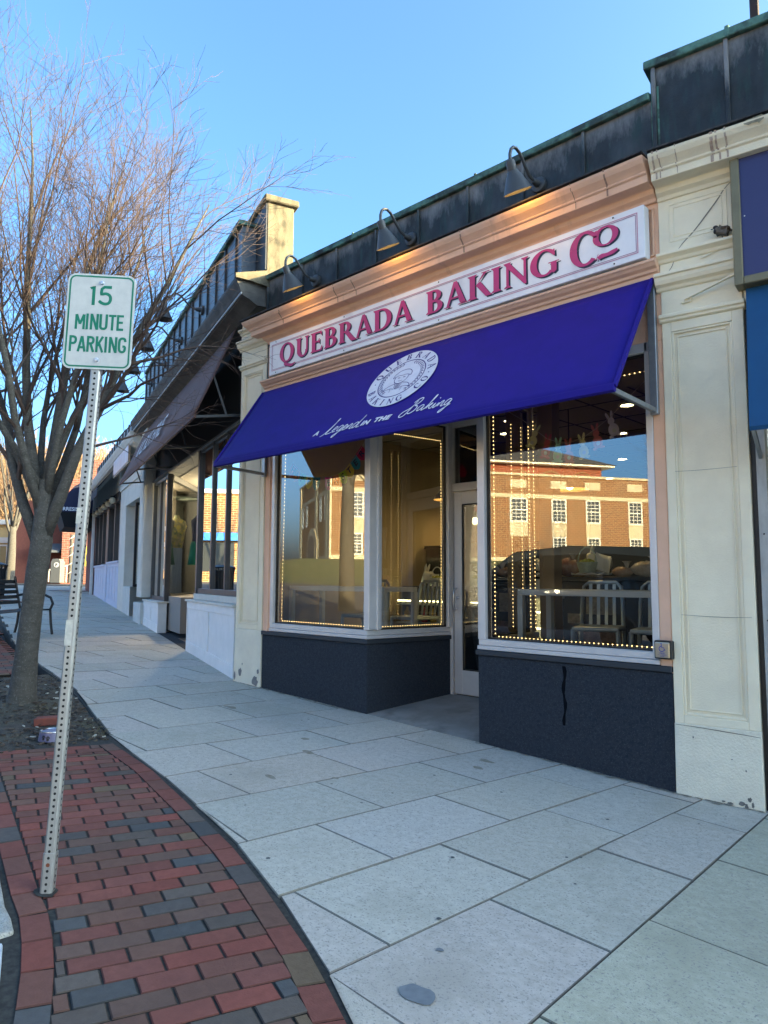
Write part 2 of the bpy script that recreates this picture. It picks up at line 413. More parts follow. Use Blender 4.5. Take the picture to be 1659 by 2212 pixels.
for i in range(len(xs)-1):
    q = [(xs[i], yk(xs[i])-.15), (xs[i+1], yk(xs[i+1])-.15), (xs[i+1], yb(xs[i+1])+.02), (xs[i], yb(xs[i])+.02)]
    bb.add([(p[0], p[1], gz(*p)-.007) for p in q], [(0, 1, 2, 3)])
struct("paving_sand", bb, joint)
# more brick beyond the tree pit, under the bench
B2 = Bricks(); random.seed(3)
ax2 = Vector((-math.cos(R(12)), math.sin(R(12)))); rw2 = Vector((ax2.y, -ax2.x)) * -1
for i in range(58):
    for j in range(-2, 14):
        p = Vector((-6.72, -1.52))+ax2*(i*.102)+Vector((0, -1))*((j+.5*(i % 2))*.204)
        q = [p+ax2*.0995, p+ax2*.0025, p+ax2*.0025+Vector((0, -.2)), p+ax2*.0995+Vector((0, -.2))]
        if max(v.y for v in q) > yb(p.x)-.02 or p.y < yk(p.x)+.1: continue
        B2.add([(v.x, v.y) for v in reversed(q)])
struct("brick_paving", B2.mb, brickm, cols=B2.c)
# circular brick patch under the litter bin
B3 = Bricks()
for ring in range(1, 9):
    r0 = ring*.11; n_ = max(6, int(2*math.pi*r0/.21))
    for i in range(n_):
        a0, a1 = 2*math.pi*(i+.02)/n_, 2*math.pi*(i+.98)/n_
        P = lambda r_, a: (-18.75+r_*math.cos(a), 1.35+r_*math.sin(a))
        B3.add([P(r0+.003, a0), P(r0+.107, a0), P(r0+.107, a1), P(r0+.003, a1)], .012)
struct("brick_paving", B3.mb, brickm, cols=B3.c)

# ------------------------------------------------------------------ tree pit: bare soil with bark chips
soil = mat("soil", (.032, .027, .021), (.085, .072, .056), scale=14, rough=1, bump=1., bscale=90, speck=(.16, .145, .12), sscale=120, c3=(.095, .09, .06), scale3=2.5, lo3=.45, hi3=.7)
tp = MB(); NX, NY = 70, 34
for i in range(NX+1):
    for j in range(NY+1):
        f = j/NY; x0 = -3.33+(-3.37)*i/NX
        lo_, hi_ = yk(x0)+.02, yb(x0)-.012
        y = lo_+(hi_-lo_)*f
        x = x0+.25*(y+2.36)*(1-i/NX)
        e = min(i, NX-i, j, NY-j)/6.; e = min(1, e)
        d = math.hypot(x+5.02, y+2.4)
        h = gz(x, y)-.03+e*(.012+.016*math.sin(5*x+3*y)*math.sin(4*y-2*x)+random.uniform(-.006, .006))+.05*math.exp(-(d/.28)**2)
        tp.v.append((x, y, h))
for i in range(NX):
    for j in range(NY):
        a = i*(NY+1)+j; tp.f.append((a, a+1, a+NY+2, a+NY+1))
struct("soil", tp, soil, smooth='all')
ch = MB(); cc = []; rr = random.Random(21)
for i in range(1500):
    x = rr.uniform(-6.6, -3.4); lo_, hi_ = yk(x)+.1, yb(x)-.03; y = lo_+(hi_-lo_)*rr.random()**.6
    if x < -3.5 and rr.random() < .25: continue
    s_ = rr.uniform(.006, .022)*(1.3 if rr.random() < .1 else 1); z = gz(x, y)-.008+rr.uniform(0, .012)+.05*math.exp(-(math.hypot(x+5.02, y+2.4)/.28)**2)
    a = rr.uniform(0, 6.3); ux, uy = math.cos(a)*s_, math.sin(a)*s_; wx, wy = -uy*.4, ux*.4; t = s_*.25
    q = [(x-ux-wx, y-uy-wy), (x+ux-wx, y+uy-wy), (x+ux+wx, y+uy+wy), (x-ux+wx, y-uy+wy)]; tl = rr.uniform(-.4, .4)*s_
    ch.hexa([(p[0], p[1], z-t+(tl if n_ in (1, 2) else 0)) for n_, p in enumerate(q)], [(p[0], p[1], z+t+(tl if n_ in (1, 2) else 0)) for n_, p in enumerate(q)])
    v = rr.choice([(.05, .036, .026), (.075, .055, .04), (.03, .024, .02), (.11, .09, .065), (.07, .06, .05)]); v = (.42, .4, .34) if rr.random() < .03 else v
    cc += [v]*6
o = obj("bark_chips", ch, mat("bark_chip", (1, 1, 1), attr="tone", rough=.95), cols=cc); o['kind'] = 'stuff'; tag(o, "dark bark chips scattered over the bare soil round the tree", "bark chips")
gr = MB(); rr = random.Random(4)
for (cx, cy, n_, sp_) in ((-4.72, -2.32, 26, .16), (-3.85, -2.22, 30, .2), (-3.5, -2.35, 18, .12), (-6.2, -1.62, 14, .1)):
    for i in range(n_):
        x, y = cx+rr.gauss(0, sp_*.5), cy+rr.gauss(0, sp_*.35); 
        if y > yb(x)-.02: continue
        a = rr.uniform(0, 6.3); l_ = rr.uniform(.05, .13); z = gz(x, y)-.01
        gr.tube([(x, y, z), (x+math.cos(a)*l_*.5, y+math.sin(a)*l_*.5, z+l_*.35), (x+math.cos(a)*l_, y+math.sin(a)*l_, z+l_*.25)], [.0022, .0018, .0006], 3)
o = obj("dry_grass", gr, mat("dry_grass", (.15, .13, .07), (.10, .085, .045), scale=30)); o['kind'] = 'stuff'; tag(o, "dry flattened grass tufts on the soil by the tree", "dry grass")

# granite kerb stones along the road
gran = mat("granite", (.42, .41, .37), (.30, .29, .25), scale=16, rough=.9, bump=1.0, bscale=55, speck=(.16, .155, .14), sscale=150, c3=(.5, .47, .38), scale3=6)
gran2 = mat("granite_sawn", (.47, .52, .56), (.40, .45, .5), scale=14, rough=.8, bump=.3, bscale=120, speck=(.6, .64, .66))
def kerb(name, x0, x1, m, gap, rough_, up):
    k_ = MB(); N = 22; pts = []
    for i in range(N+1):
        x = x0+(x1-x0)*i/N; pts.append((x, yk(x)-gap-(random.uniform(0, rough_) if 0 < i < N else 0)))
    for i in range(N):
        (xa, ya), (xb, yb_) = pts[i], pts[i+1]
        ja, jb = [random.uniform(-.25, .25)*rough_ for _ in range(2)]
        q = [(xa, ya-.17), (xb, yb_-.17), (xb, yb_), (xa, ya)]
        k_.hexa([(p[0], p[1], gz(*p)-.3) for p in q], [(p[0], p[1], gz(*p)+up) for p in q])
    bm = bmesh.new(); tmp = bpy.data.meshes.new("k"); tmp.from_pydata(k_.v, [], k_.f); bm.from_mesh(tmp); bmesh.ops.remove_doubles(bm, verts=bm.verts, dist=.0005)
    k2 = MB(); bm.verts.ensure_lookup_table(); k2.add([tuple(v.co) for v in bm.verts], [tuple(v.index for v in f.verts) for f in bm.faces]); bm.free(); bpy.data.meshes.remove(tmp)
    return struct(name, k2, m, bevel=.012, seg=2)
random.seed(8)
kerb("kerb", -3.3, -.875, gran, .018, .012, .012); kerb("kerb", -.835, 1.2, gran2, .055, .005, .004); kerb("kerb", -6.4, -3.32, gran, .02, .012, .0)
# ================================================================== serif capitals drawn stroke by stroke
def gl(ch):
    """returns (advance, list of closed polygons) for a cap height of 1; heavy verticals, light horizontals, wedge serifs"""
    T, t, sr = .2, .085, .075
    P = []
    def stem(x, w=T, y0=0., y1=1., top=True, bot=True, s=sr):
        h = .07
        pts = []
        if bot: pts += [(x-s, y0), (x+w+s, y0), (x+w+s, y0+.03), (x+w, y0+h+.02)]
        else: pts += [(x, y0), (x+w, y0)]
        if top: pts += [(x+w, y1-h-.02), (x+w+s, y1-.03), (x+w+s, y1), (x-s, y1), (x-s, y1-.03), (x, y1-h-.02)]
        else: pts += [(x+w, y1), (x, y1)]
        if bot: pts += [(x, y0+h+.02), (x-s, y0+.03)]
        P.append(pts)
    def ring(cx, cy, rx, ry, ix, iy, a0, a1, dx=0., dy=0., n=22):
        o = arc(cx, cy, rx, ry, a0, a1, n); i = arc(cx+dx, cy+dy, ix, iy, a0, a1, n); 
        for k in range(n): P.append([o[k], o[k+1], i[k+1], i[k]])
    def diag(a, b, w): P.append([(a[0]-w/2, a[1]), (a[0]+w/2, a[1]), (b[0]+w/2, b[1]), (b[0]-w/2, b[1])])
    def ser(x, y, w, up):
        h = .035*(1 if up else -1); P.append([(x-w, y), (x+w, y), (x+w, y+h), (x-w, y+h)])
    if ch in 'OQ':
        ring(.46, .5, .44, .52, .235, .44, 0, 360, dx=.0, n=36)
        if ch == 'Q': P.append([(.30, -.02), (.46, -.04), (.62, -.14), (.80, -.19), (1.0, -.15), (1.0, -.19), (.82, -.30), (.66, -.31), (.48, -.22), (.30, -.16)])
        return (.98 if ch == 'Q' else .95), P
    if ch == 'U':
        stem(.1, T, .32, 1, True, False); stem(.64, .1, .32, 1, True, False)
        ring(.42, .32, .32, .34, .14, .25, 180, 360, dx=.04, n=16); return .86, P
    if ch == 'E':
        stem(.1, T, 0, 1, True, True)
        P.append([(.28, 1), (.64, 1), (.66, .78), (.62, .78), (.56, .92), (.28, .92)])
        P.append([(.28, 0), (.28, .08), (.58, .08), (.65, .24), (.69, .24), (.66, 0)])
        P.append([(.28, .47), (.28, .55), (.46, .55), (.51, .64), (.54, .64), (.54, .38), (.51, .38), (.46, .47)]); return .74, P
    if ch == 'B':
        stem(.1)
        ring(.36, .745, .30, .255, .11, .175, -90, 90, n=16); ring(.38, .27, .34, .27, .13, .19, -90, 90, n=16)
        for y in (.92, .0): P.append([(.28, y), (.38, y), (.38, y+.08), (.28, y+.08)])
        P.append([(.28, .46), (.38, .46), (.38, .56), (.28, .56)]); return .78, P
    if ch == 'R':
        stem(.1); ring(.36, .73, .30, .27, .11, .19, -90, 90, n=16)
        P.append([(.28, .92), (.37, .92), (.37, 1.0), (.28, 1.0)]); P.append([(.28, .46), (.37, .46), (.37, .54), (.28, .54)])
        P.append([(.33, .5), (.55, .5), (.88, .05), (.95, 0), (.95, -.03), (.70, -.03), (.62, .05)]); return .86, P
    if ch == 'A':
        P.append([(.36, 1.03), (.50, 1.03), (.84, .06), (.62, .06)]); P.append([(.36, 1.0), (.44, .84), (.17, .05), (.08, .05)])
        P.append([(.24, .31), (.72, .31), (.70, .38), (.26, .38)]); ser(.12, 0, .13, 1); ser(.73, 0, .19, 1)
        P.append([(.08, .03), (.17, .03), (.17, .06), (.08, .06)]); return .88, P
    if ch == 'D':
        stem(.1)
        ring(.40, .5, .48, .5, .26, .42, -90, 90, n=24)
        for y in (.92, .0): P.append([(.28, y), (.41, y), (.41, y+.08), (.28, y+.08)])
        return .93, P
    if ch == 'K':
        stem(.1); P.append([(.28, .44), (.37, .58), (.74, .97), (.62, .97)]); ser(.70, .97, .15, 1)
        P.append([(.33, .55), (.50, .66), (.86, .05), (.94, 0), (.94, -.02), (.70, -.02)]); return .87, P
    if ch == 'I': stem(.1); return .42, P
    if ch == 'N':
        stem(.12, .085); stem(.72, .085, .1, 1, True, False); P.append([(.02, 1.0), (.22, 1.0), (.81, .1), (.81, -.04), (.74, -.04)]); return .9, P
    if ch in 'CG':
        ring(.48, .5, .46, .52, .255, .44, 48, 312, dx=.015, n=30)
        if ch == 'C':
            P.append([(.77, .9), (.84, .93), (.84, .66), (.80, .66), (.68, .83)]); P.append([(.68, .17), (.80, .06), (.86, .2), (.88, .22), (.82, .04), (.76, .08)])
            return .88, P
        P.append([(.76, .9), (.82, .93), (.83, .68), (.79, .68), (.68, .83)])
        P.append([(.70, .08), (.70, .42), (.88, .42), (.88, .1), (.79, .02)]); ser(.79, .42, .17, 1); return .98, P
    if ch == ' ': return .42, []
    if ch == '.': P.append([(.1+.06*math.cos(a*.785), .5+.06*math.sin(a*.785)) for a in range(8)]); return .3, P
    return .5, []
def lettering(s, h, width=None, sp=.02):
    """mesh data of a line of capitals, left edge at 0, baseline 0; strokes step forward a hair so that none share a plane"""
    x = 0; out = []
    for ch in s:
        a, P = gl(ch)
        out += [[(px+x, py) for px, py in p] for p in P]; x += a+sp
    k = (width/(x*h)) if width else 1.
    mb = MB()
    for i, p in enumerate(out):
        z = .0001*(i % 14)
        mb.poly([(a*h*k, b*h, z) for a, b in p])
    return mb, x*h*k
def extrude_down(mb, d):   # give flat lettering a thickness behind it
    n = len(mb.v); fs = list(mb.f); mb.v += [(x, y, z-d) for x, y, z in mb.v[:n]]
    for f in fs:
        for i in range(len(f)):
            a, b = f[i], f[(i+1) % len(f)]; mb.f.append((a, a+n, b+n, b))
    return mb
def ccw(mb):   # make every flat face look along +z
    out = []
    for f in mb.f:
        a = sum(mb.v[f[i]][0]*mb.v[f[(i+1) % len(f)]][1]-mb.v[f[(i+1) % len(f)]][0]*mb.v[f[i]][1] for i in range(len(f)))
        out.append(f if a > 0 else tuple(reversed(f)))
    mb.f = out; return mb
# ================================================================== bakery shopfront
cream = mat("cream_paint", (.84, .75, .55), (.76, .67, .49), scale=3.5, rough=.85, bump=.35, bscale=110, c3=(.52, .47, .37), scale3=1.6, lo3=.62, hi3=.85, spec=.3)
creamr = mat("cream_roughcast", (.80, .74, .58), (.72, .66, .52), scale=5, rough=.92, bump=.9, bscale=75, spec=.2)
peach = mat("peach_paint", (.80, .50, .34), (.72, .45, .30), scale=4, rough=.85, bump=.35, bscale=120, c3=(.42, .27, .21), scale3=2.2, lo3=.62, hi3=.85, stretch3=(3, 1, .4), spec=.3)
slate = mat("dark_stucco", (.019, .024, .033), (.036, .042, .053), scale=45, lo=.3, hi=.7, rough=.9, bump=1.0, bscale=150, speck=(.06, .066, .076), sscale=120, spec=.25)
slate_cap = mat("dark_trim", (.022, .026, .032), rough=.6, bump=.15, bscale=100)
alu = mat("silver_frame", (.64, .61, .58), (.58, .55, .53), scale=4, rough=.42, metal=.25, spec=.5)
gasket = mat("black_gasket", (.012, .012, .013), rough=.5)
shop_glass = glass("shop_glass", refl=.17, ior=1.65)
copper = mat("blackened_copper", (.016, .022, .026), (.045, .052, .055), scale=3.0, stretch=(1.6, 1.6, .55), lo=.42, hi=.7, rough=.55, metal=.25, bump=.25, bscale=60,
             c3=(.02, .045, .042), scale3=7, lo3=.52, hi3=.7, stretch3=(2.2, 2.2, .35), rough2=.8, wash=((.21, .205, .2), 4.96, .22))
copper_tall = mat("blackened_copper_tall", (.016, .022, .026), (.04, .048, .052), scale=3.0, stretch=(1.6, 1.6, .55), lo=.42, hi=.7, rough=.55, metal=.25, bump=.25, bscale=60,
                  c3=(.02, .045, .042), scale3=7, lo3=.52, hi3=.7, stretch3=(2.2, 2.2, .35), rough2=.8, wash=((.21, .205, .2), 5.2, .25))
copper_bleed = mat("grey_bleed", (.10, .10, .10), (.05, .055, .06), scale=5, stretch=(2, 2, .7), rough=.7, bump=.2, bscale=50)
verd = mat("verdigris", (.10, .21, .165), (.035, .055, .05), scale=7, stretch=(1, 1, 1), lo=.4, hi=.6, rough=.85, bump=.3, bscale=70, c3=(.02, .025, .025), scale3=5, lo3=.58, hi3=.68)
flash = mat("black_flashing", (.015, .015, .016), (.05, .045, .042), scale=18, rough=.8, bump=.5, bscale=60)
crackm = mat("crack", (.19, .17, .13), rough=1)
greyp = mat("bare_cement", (.23, .225, .215), (.17, .165, .16), scale=30, rough=1, bump=.6, bscale=120)

BK = thing("bakery_building", "bakery shopfront with peach walls, dark stucco bulkheads and silver framed windows", "shop", (0, 0, 0))

# ---- shell: side walls, back wall, roof, interior lining
wall_in = mat("cafe_wall", (.46, .36, .22), (.42, .33, .2), scale=3, rough=.9)
m = MB()
m.box(-4.9, -4.66, .06, 8.2, -.3, 4.85); m.box(.1, .4, .5, 8.2, -.3, 4.85); m.box(-4.9, .3, 8.2, 8.4, -.3, 4.85)
obj("wall", m, wall_in, BK)
m = MB(); m.box(-4.9, .1, .02, 8.4, 4.86, 4.9); obj("roof", m, flash, BK)
m = MB(); m.box(-4.66, -.002, .12, 1.2, 3.2, 3.3); m.box(-4.66, .1, 1.2, 8.2, 3.3, 3.36); obj("ceiling", m, mat("cafe_ceiling", (.30, .26, .2), rough=.9), BK)
m = MB()
for k in range(1, 9): m.box(-4.64, .0, 1.2+k*.61*1.25-.006, 1.2+k*.61*1.25+.006, 3.292, 3.299)
for k in range(1, 8): m.box(-4.64+k*.61-.006, -4.64+k*.61+.006, 1.2, 8.1, 3.292, 3.299)
obj("ceiling_grid", m, gasket, BK)
m = MB(); m.box(-4.66, .1, 1.12, 8.2, .1, .26); obj("floor", m, mat("cafe_floor", (.09, .075, .06), (.12, .1, .08), scale=6, rough=.35), BK)

# ---- peach wall above and around the windows
m = MB()
m.box(-4.64, 0.0, .012, .3, 3.15, 4.3)
for (x0, x1) in ((-4.64, -4.505), (-.088, -.002)): m.box(x0, x1, .012, .2, .1 if x0 > -1 else .3, 3.15)
m.box(-4.57, -4.53, -.004, .05, .86, 3.15)
obj("wall", m, peach, BK, bevel=.006)
# ledge under the sign and the frieze panel frames
def prof(name, pts, x0, x1, mt, parent=BK, **k):
    mm = MB(); mm.prism(pts, x0, x1, 'x'); return obj(name, mm, mt, parent, **k)
prof("ledge", [(.01, 3.575), (-.012, 3.575), (-.012, 3.64), (-.03, 3.645), (-.035, 3.665), (-.06, 3.68), (-.075, 3.70), (-.085, 3.705), (-.085, 3.725), (.01, 3.735)], -4.66, -.0, peach, bevel=.003)
m = MB()
for z in (3.775, 4.125): m.box(-4.6, -.03, -.006, .02, z, z+.014)
for x_ in (-4.6, -.045): m.box(x_, x_+.014, -.006, .02, 3.79, 4.124)
obj("frieze_moulding", m, peach, BK, bevel=.003)
CORN = [(.02, 4.17), (-.012, 4.17), (-.02, 4.195), (-.05, 4.215), (-.062, 4.245), (-.075, 4.25), (-.155, 4.258), (-.158, 4.31), (-.172, 4.318), (-.175, 4.332), (-.19, 4.35), (-.215, 4.375), (-.232, 4.405), (-.236, 4.425), (.02, 4.44)]
def mitre_prism(profile, x0, x1, ret0=True):   # cornice with a mitred return at its left end
    mm = MB(); n = len(profile); A = []; Bq = []; Cq = []
    for y, z in profile: A.append((x0+min(y, 0), y, z)); Bq.append((x1, y, z)); Cq.append((x0+min(y, 0), .02, z))
    mm.v = A+Bq+Cq
    for i in range(n-1): mm.f += [(i, i+1, n+i+1, n+i), (2*n+i, 2*n+i+1, i+1, i)]
    mm.f.append(tuple(range(n, 2*n))); return mm
obj("cornice", mitre_prism(CORN, -4.6, -.002), peach, BK, bevel=.003)
m = MB(); seed = random.Random(2)
m.box(-4.86, .0, -.246, -.06, 4.4405, 4.452)
obj("flashing", m, flash, BK)
# drips of black sealant along the joint between flashing and cornice, and dark seams in the stone
m = MB()
for x_ in (-4.15, -3.25, -2.98, -1.63, -.56, -.3):
    w = seed.uniform(.006, .014)
    for (y0, z0, y1, z1) in ((-.238, 4.43, -.219, 4.375), (-.219, 4.375, -.178, 4.331), (-.178, 4.331, -.161, 4.31), (-.161, 4.31, -.158, 4.262)):
        dx = seed.uniform(-.008, .008); m.add([(x_+dx, y0-.0012, z0), (x_+dx+w, y0-.0012, z0), (x_+dx+w, y1-.0012, z1), (x_+dx, y1-.0012, z1)], [(0, 3, 2, 1)])
obj("drip_stain", m, mat("drip_stain", (.25, .15, .115), (.36, .23, .17), scale=40, rough=.95), BK)

# ---- blackened copper parapet with standing seams and a green coping
m = MB(); m.box(-4.575, .0, -.06, .06, 4.452, 4.915); obj("parapet", m, copper, BK)
m = MB()
for x_ in (-4.555, -3.93, -3.367, -2.79, -2.227, -1.651, -1.082, -.531): m.box(x_-.012, x_+.012, -.082, -.058, 4.455, 4.912)
obj("standing_seam", m, copper, BK, bevel=.004)
m = MB(); m.prism([(-.1, 4.905), (-.1, 4.962), (-.08, 4.97), (.2, 4.99), (.2, 4.905)], -4.62, .0, 'x')
for x_ in (-3.1, -1.55): m.box(x_-.012, x_+.012, -.104, .2, 4.9, 4.978)
obj("coping", m, verd, BK, bevel=.006)

# ---- pilasters (used here and on the neighbouring shop)
def pilaster(parent, x0, x1, mt, mtr, zb0, zb1, dz=0., pz0=.555, zp=.5, name="pilaster", l=.06, r=.07):
    m = MB(); Z = lambda z: z+dz
    px0, px1, pz1 = x0+l, x1-r, Z(3.19)
    m.box(x0, px0, -0., .3, zp, Z(3.26)); m.box(px1, x1, 0., .3, zp, Z(3.26)); m.box(px0, px1, 0., .3, pz1, Z(3.26)); m.box(px0, px1, 0., .3, zp, pz0)
    m.box(px0, px1, .022, .3, pz0, pz1)
    f = .016
    for (a, b, c, d) in ((px0, px0+f, pz0, pz1), (px1-f, px1, pz0, pz1), (px0+f, px1-f, pz1-f, pz1), (px0+f, px1-f, pz0, pz0+f)): m.box(a, b, .007, .022, c, d)
    f2 = .034
    for (a, b, c, d) in ((px0+f2, px0+f2+.01, pz0+f2, pz1-f2), (px1-f2-.01, px1-f2, pz0+f2, pz1-f2), (px0+f2, px1-f2, pz1-f2-.01, pz1-f2), (px0+f2, px1-f2, pz0+f2, pz0+f2+.01)): m.box(a, b, .013, .022, c, d)
    PR = lambda pts, e: m.prism([(y, Z(z)) for y, z in pts], x0-e, x1+e, 'x')
    PR([(.3, 3.26), (-.0, 3.26), (-.018, 3.268), (-.02, 3.285), (-.034, 3.29), (-.036, 3.312), (-.02, 3.32), (.0, 3.325), (.3, 3.325)], .014)
    m.box(x0, x1, 0., .3, Z(3.325), Z(3.49))
    PR([(.3, 3.49), (0., 3.49), (-.012, 3.497), (-.02, 3.515), (-.046, 3.53), (-.058, 3.555), (-.06, 3.58), (-.075, 3.583), (-.075, 3.605), (-.03, 3.62), (.3, 3.625)], .028)
    m.box(x0, x1, -.01, .3, Z(3.625), Z(3.69))
    PR([(.3, 3.69), (-.01, 3.69), (-.02, 3.695), (-.028, 3.715), (-.05, 3.73), (-.06, 3.735), (-.06, 3.755), (.3, 3.77)], .01)
    m.box(x0, x1, 0., .3, Z(3.77), Z(4.19))
    obj(name, m, mt, parent, bevel=.005, seg=2)
    za, zb, e = Z(3.84), Z(4.12), .07      # raised hairline frame on the entablature block
    q = MB()
    for o_, w_ in ((0, .008), (.03, .006)):
        q.box(x0+e+o_, x0+e+o_+w_, -.004, .01, za+o_, zb-o_); q.box(x1-e-o_-w_, x1-e-o_, -.004, .01, za+o_, zb-o_)
        q.box(x0+e+o_+w_, x1-e-o_-w_, -.004, .01, zb-o_-w_, zb-o_); q.box(x0+e+o_+w_, x1-e-o_-w_, -.004, .01, za+o_, za+o_+w_)
    obj("panel_moulding", q, mt, parent, bevel=.002)
    q = MB(); q.hexa([(x0-.004, -.012, zb0), (x1+.004, -.012, zb1), (x1+.004, .3, zb1), (x0-.004, .3, zb0)], [(x0-.002, -.004, zp), (x1+.002, -.004, zp), (x1+.002, .3, zp), (x0-.002, .3, zp)])
    obj("plinth", q, mtr, parent, bevel=.006, seg=2)
LP = (-5.15, -4.645)
pilaster(BK, LP[0], LP[1], cream, creamr, .2, .15, dz=.70, pz0=.93, zp=.87)
m = MB()
for (x_, z_, rx, rz_, sd) in ((-5.02, .375, .035, .05, 1), (-4.73, .30, .055, .06, 2), (-4.675, .41, .02, .03, 3), (-5.125, .33, .018, .05, 4), (-4.98, .47, .008, .014, 5)):
    r2 = random.Random(sd); n_ = 14
    m.poly([(x_+rx*r2.uniform(.7, 1.2)*math.cos(2*math.pi*i/n_), -.0138, z_+rz_*r2.uniform(.7, 1.2)*math.sin(2*math.pi*i/n_)) for i in range(n_)])
obj("peeled_patch", m, greyp, BK)

# ---- bulkheads of dark stucco with a trim cap
def bulk(name, foot, top, mt, e=0.):
    m = MB(); n = len(foot)
    m.v = [(x_, y_, z_) for x_, y_, z_ in foot]+[(x_, y_, top) for x_, y_, z_ in foot]
    m.f = [tuple(range(n, 2*n))]+[(i, (i+1) % n, n+(i+1) % n, n+i) for i in range(n)]
    return obj(name, m, mt, BK, bevel=.006)
LB = [(-4.638, 0.006, .1), (-2.953, 0.006, .05), (-2.772, 1.1, .1), (-2.772, 1.25, .1), (-4.638, 1.25, .1)]
RB = [(-1.632, 0.006, -.02), (-.003, 0.006, -.1), (-.003, 1.25, -.1), (-1.8, 1.25, 0), (-1.8, 1.1, 0)]
def cap(name, pts, z0, z1, out, mt, depth, bev=.004):   # trim following the front edge polyline, pts from left to right
    m = MB(); P = [Vector(p) for p in pts]; n = len(P); offs = []
    for i in range(n):
        d0 = (P[i]-P[i-1]).normalized() if i else (P[1]-P[0]).normalized(); d1 = (P[i+1]-P[i]).normalized() if i < n-1 else d0
        n0 = Vector((d0.y, -d0.x)); n1 = Vector((d1.y, -d1.x)); b = (n0+n1).normalized(); offs.append(b/max(.3, b.dot(n0)))
    F = [P[i]+offs[i]*out for i in range(n)]; Bk = [P[i]-offs[i]*depth for i in range(n)]
    for i in range(n-1):
        q = [F[i], F[i+1], Bk[i+1], Bk[i]]
        m.hexa([(p.x, p.y, z0) for p in q], [(p.x, p.y, z1) for p in q])
    return obj(name, m, mt, BK, bevel=bev)
bulk("bulkhead", LB, .825, slate); bulk("bulkhead", RB, .825, slate)
lpath = [(-4.638, .006), (-2.953, .006), (-2.772, 1.09)]; rpath = [(-1.8, 1.09), (-1.632, .006), (-.003, .006)]
cap("bulkhead_cap", lpath, .827, .868, .018, slate_cap, .1); cap("bulkhead_cap", rpath, .827, .868, .018, slate_cap, .1)
lp2 = [(-4.505, .015), (-2.965, .015), (-2.775, 1.085)]; rp2 = [(-1.797, 1.085), (-1.622, .015), (-.088, .015)]
for pth in (lp2, rp2):
    cap("window_sill", pth, .872, .905, .016, alu, .09, .003); cap("window_sill", pth, .907, .958, .006, alu, .08, .004)
m = MB()
for (x0, z0, z1) in ((-.83, .36, .80),):
    prev = None
    for i in range(14):
        z_ = z1-(z1-z0)*i/13; w = .014+.004*math.sin(i*1.7)-.004*i/13; dx = .008*math.sin(i*.9)
        cur = [(x0+dx-w, .0045, z_), (x0+dx+w, .0045, z_)]
        if prev: m.add([cur[0], cur[1], prev[1], prev[0]], [(0, 1, 2, 3)])
        prev = cur
obj("wet_streak", m, mat("wet_streak", (.003, .004, .006), rough=.9, spec=.1), BK)

# ---- windows: frame (mullions, head) and one pane each
def vbar(m, a, b, z0, z1, w, d):   # upright of width w along a->b
    m.bar((a[0], a[1], z0), (a[0], a[1], z1), w, d)
def window(path, ends, label):
    w = MB(); ZT = 3.09
    a, b = Vector(path[0]), Vector(path[1]); d = (b-a).normalized(); nrm = Vector((d.y, -d.x))
    def up(c, wd, dp, z0=.955, z1=3.16):
        q = [c-d*wd/2+nrm*dp/2, c+d*wd/2+nrm*dp/2, c+d*wd/2-nrm*dp/2, c-d*wd/2-nrm*dp/2]
        w.hexa([(p.x, p.y, z0) for p in q], [(p.x, p.y, z1) for p in q])
    for c, wd in zip((a, b), ends): up(c, wd, .1)
    q = [a+nrm*.05, b+nrm*.05, b-nrm*.05, a-nrm*.05]; w.hexa([(p.x, p.y, ZT) for p in q], [(p.x, p.y, 3.158) for p in q])
    fr = obj("window", w, alu, BK, bevel=.004)
    k = MB(); e0, e1 = a+d*(ends[0]/2+.0005), b-d*(ends[1]/2+.0005)
    for (c0, c1, z0, z1) in ((e0, e0+d*.014, .9585, ZT-.001), (e1-d*.014, e1, .9585, ZT-.001), (e0+d*.0145, e1-d*.0145, .9585, .972), (e0+d*.0145, e1-d*.0145, ZT-.016, ZT-.001)):
        q = [c0+nrm*.012, c1+nrm*.012, c1-nrm*.02, c0-nrm*.02]; k.hexa([(p.x, p.y, z0) for p in q], [(p.x, p.y, z1) for p in q])
    obj("gasket", k, gasket, fr)
    p = MB(); p.add([(e0.x, e0.y, .965), (e1.x, e1.y, .965), (e1.x, e1.y, ZT-.01), (e0.x, e0.y, ZT-.01)], [(0, 1, 2, 3)])
    obj("pane", p, shop_glass, fr)
    return fr
window([(-4.48, .055), (-2.99, .055)], (.05, .03), ""); window([(-2.945, .115), (-2.79, 1.03)], (.03, .05), "")
window([(-1.595, .055), (-.112, .055)], (.075, .05), ""); window([(-1.79, 1.03), (-1.642, .115)], (.05, .03), "")
m = MB(); m.hexa([(-2.985, .004, .96), (-2.93, .004, .96), (-2.905, .16, .96), (-2.985, .105, .96)], [(-2.985, .004, 3.158), (-2.93, .004, 3.158), (-2.905, .16, 3.158), (-2.985, .105, 3.158)])
obj("corner_post", m, alu, BK, bevel=.005)
m = MB(); m.box(-2.93, -1.62, .02, 1.12, 3.16, 3.22); obj("porch_ceiling", m, mat("porch_ceiling", (.42, .40, .37), rough=.8), BK)

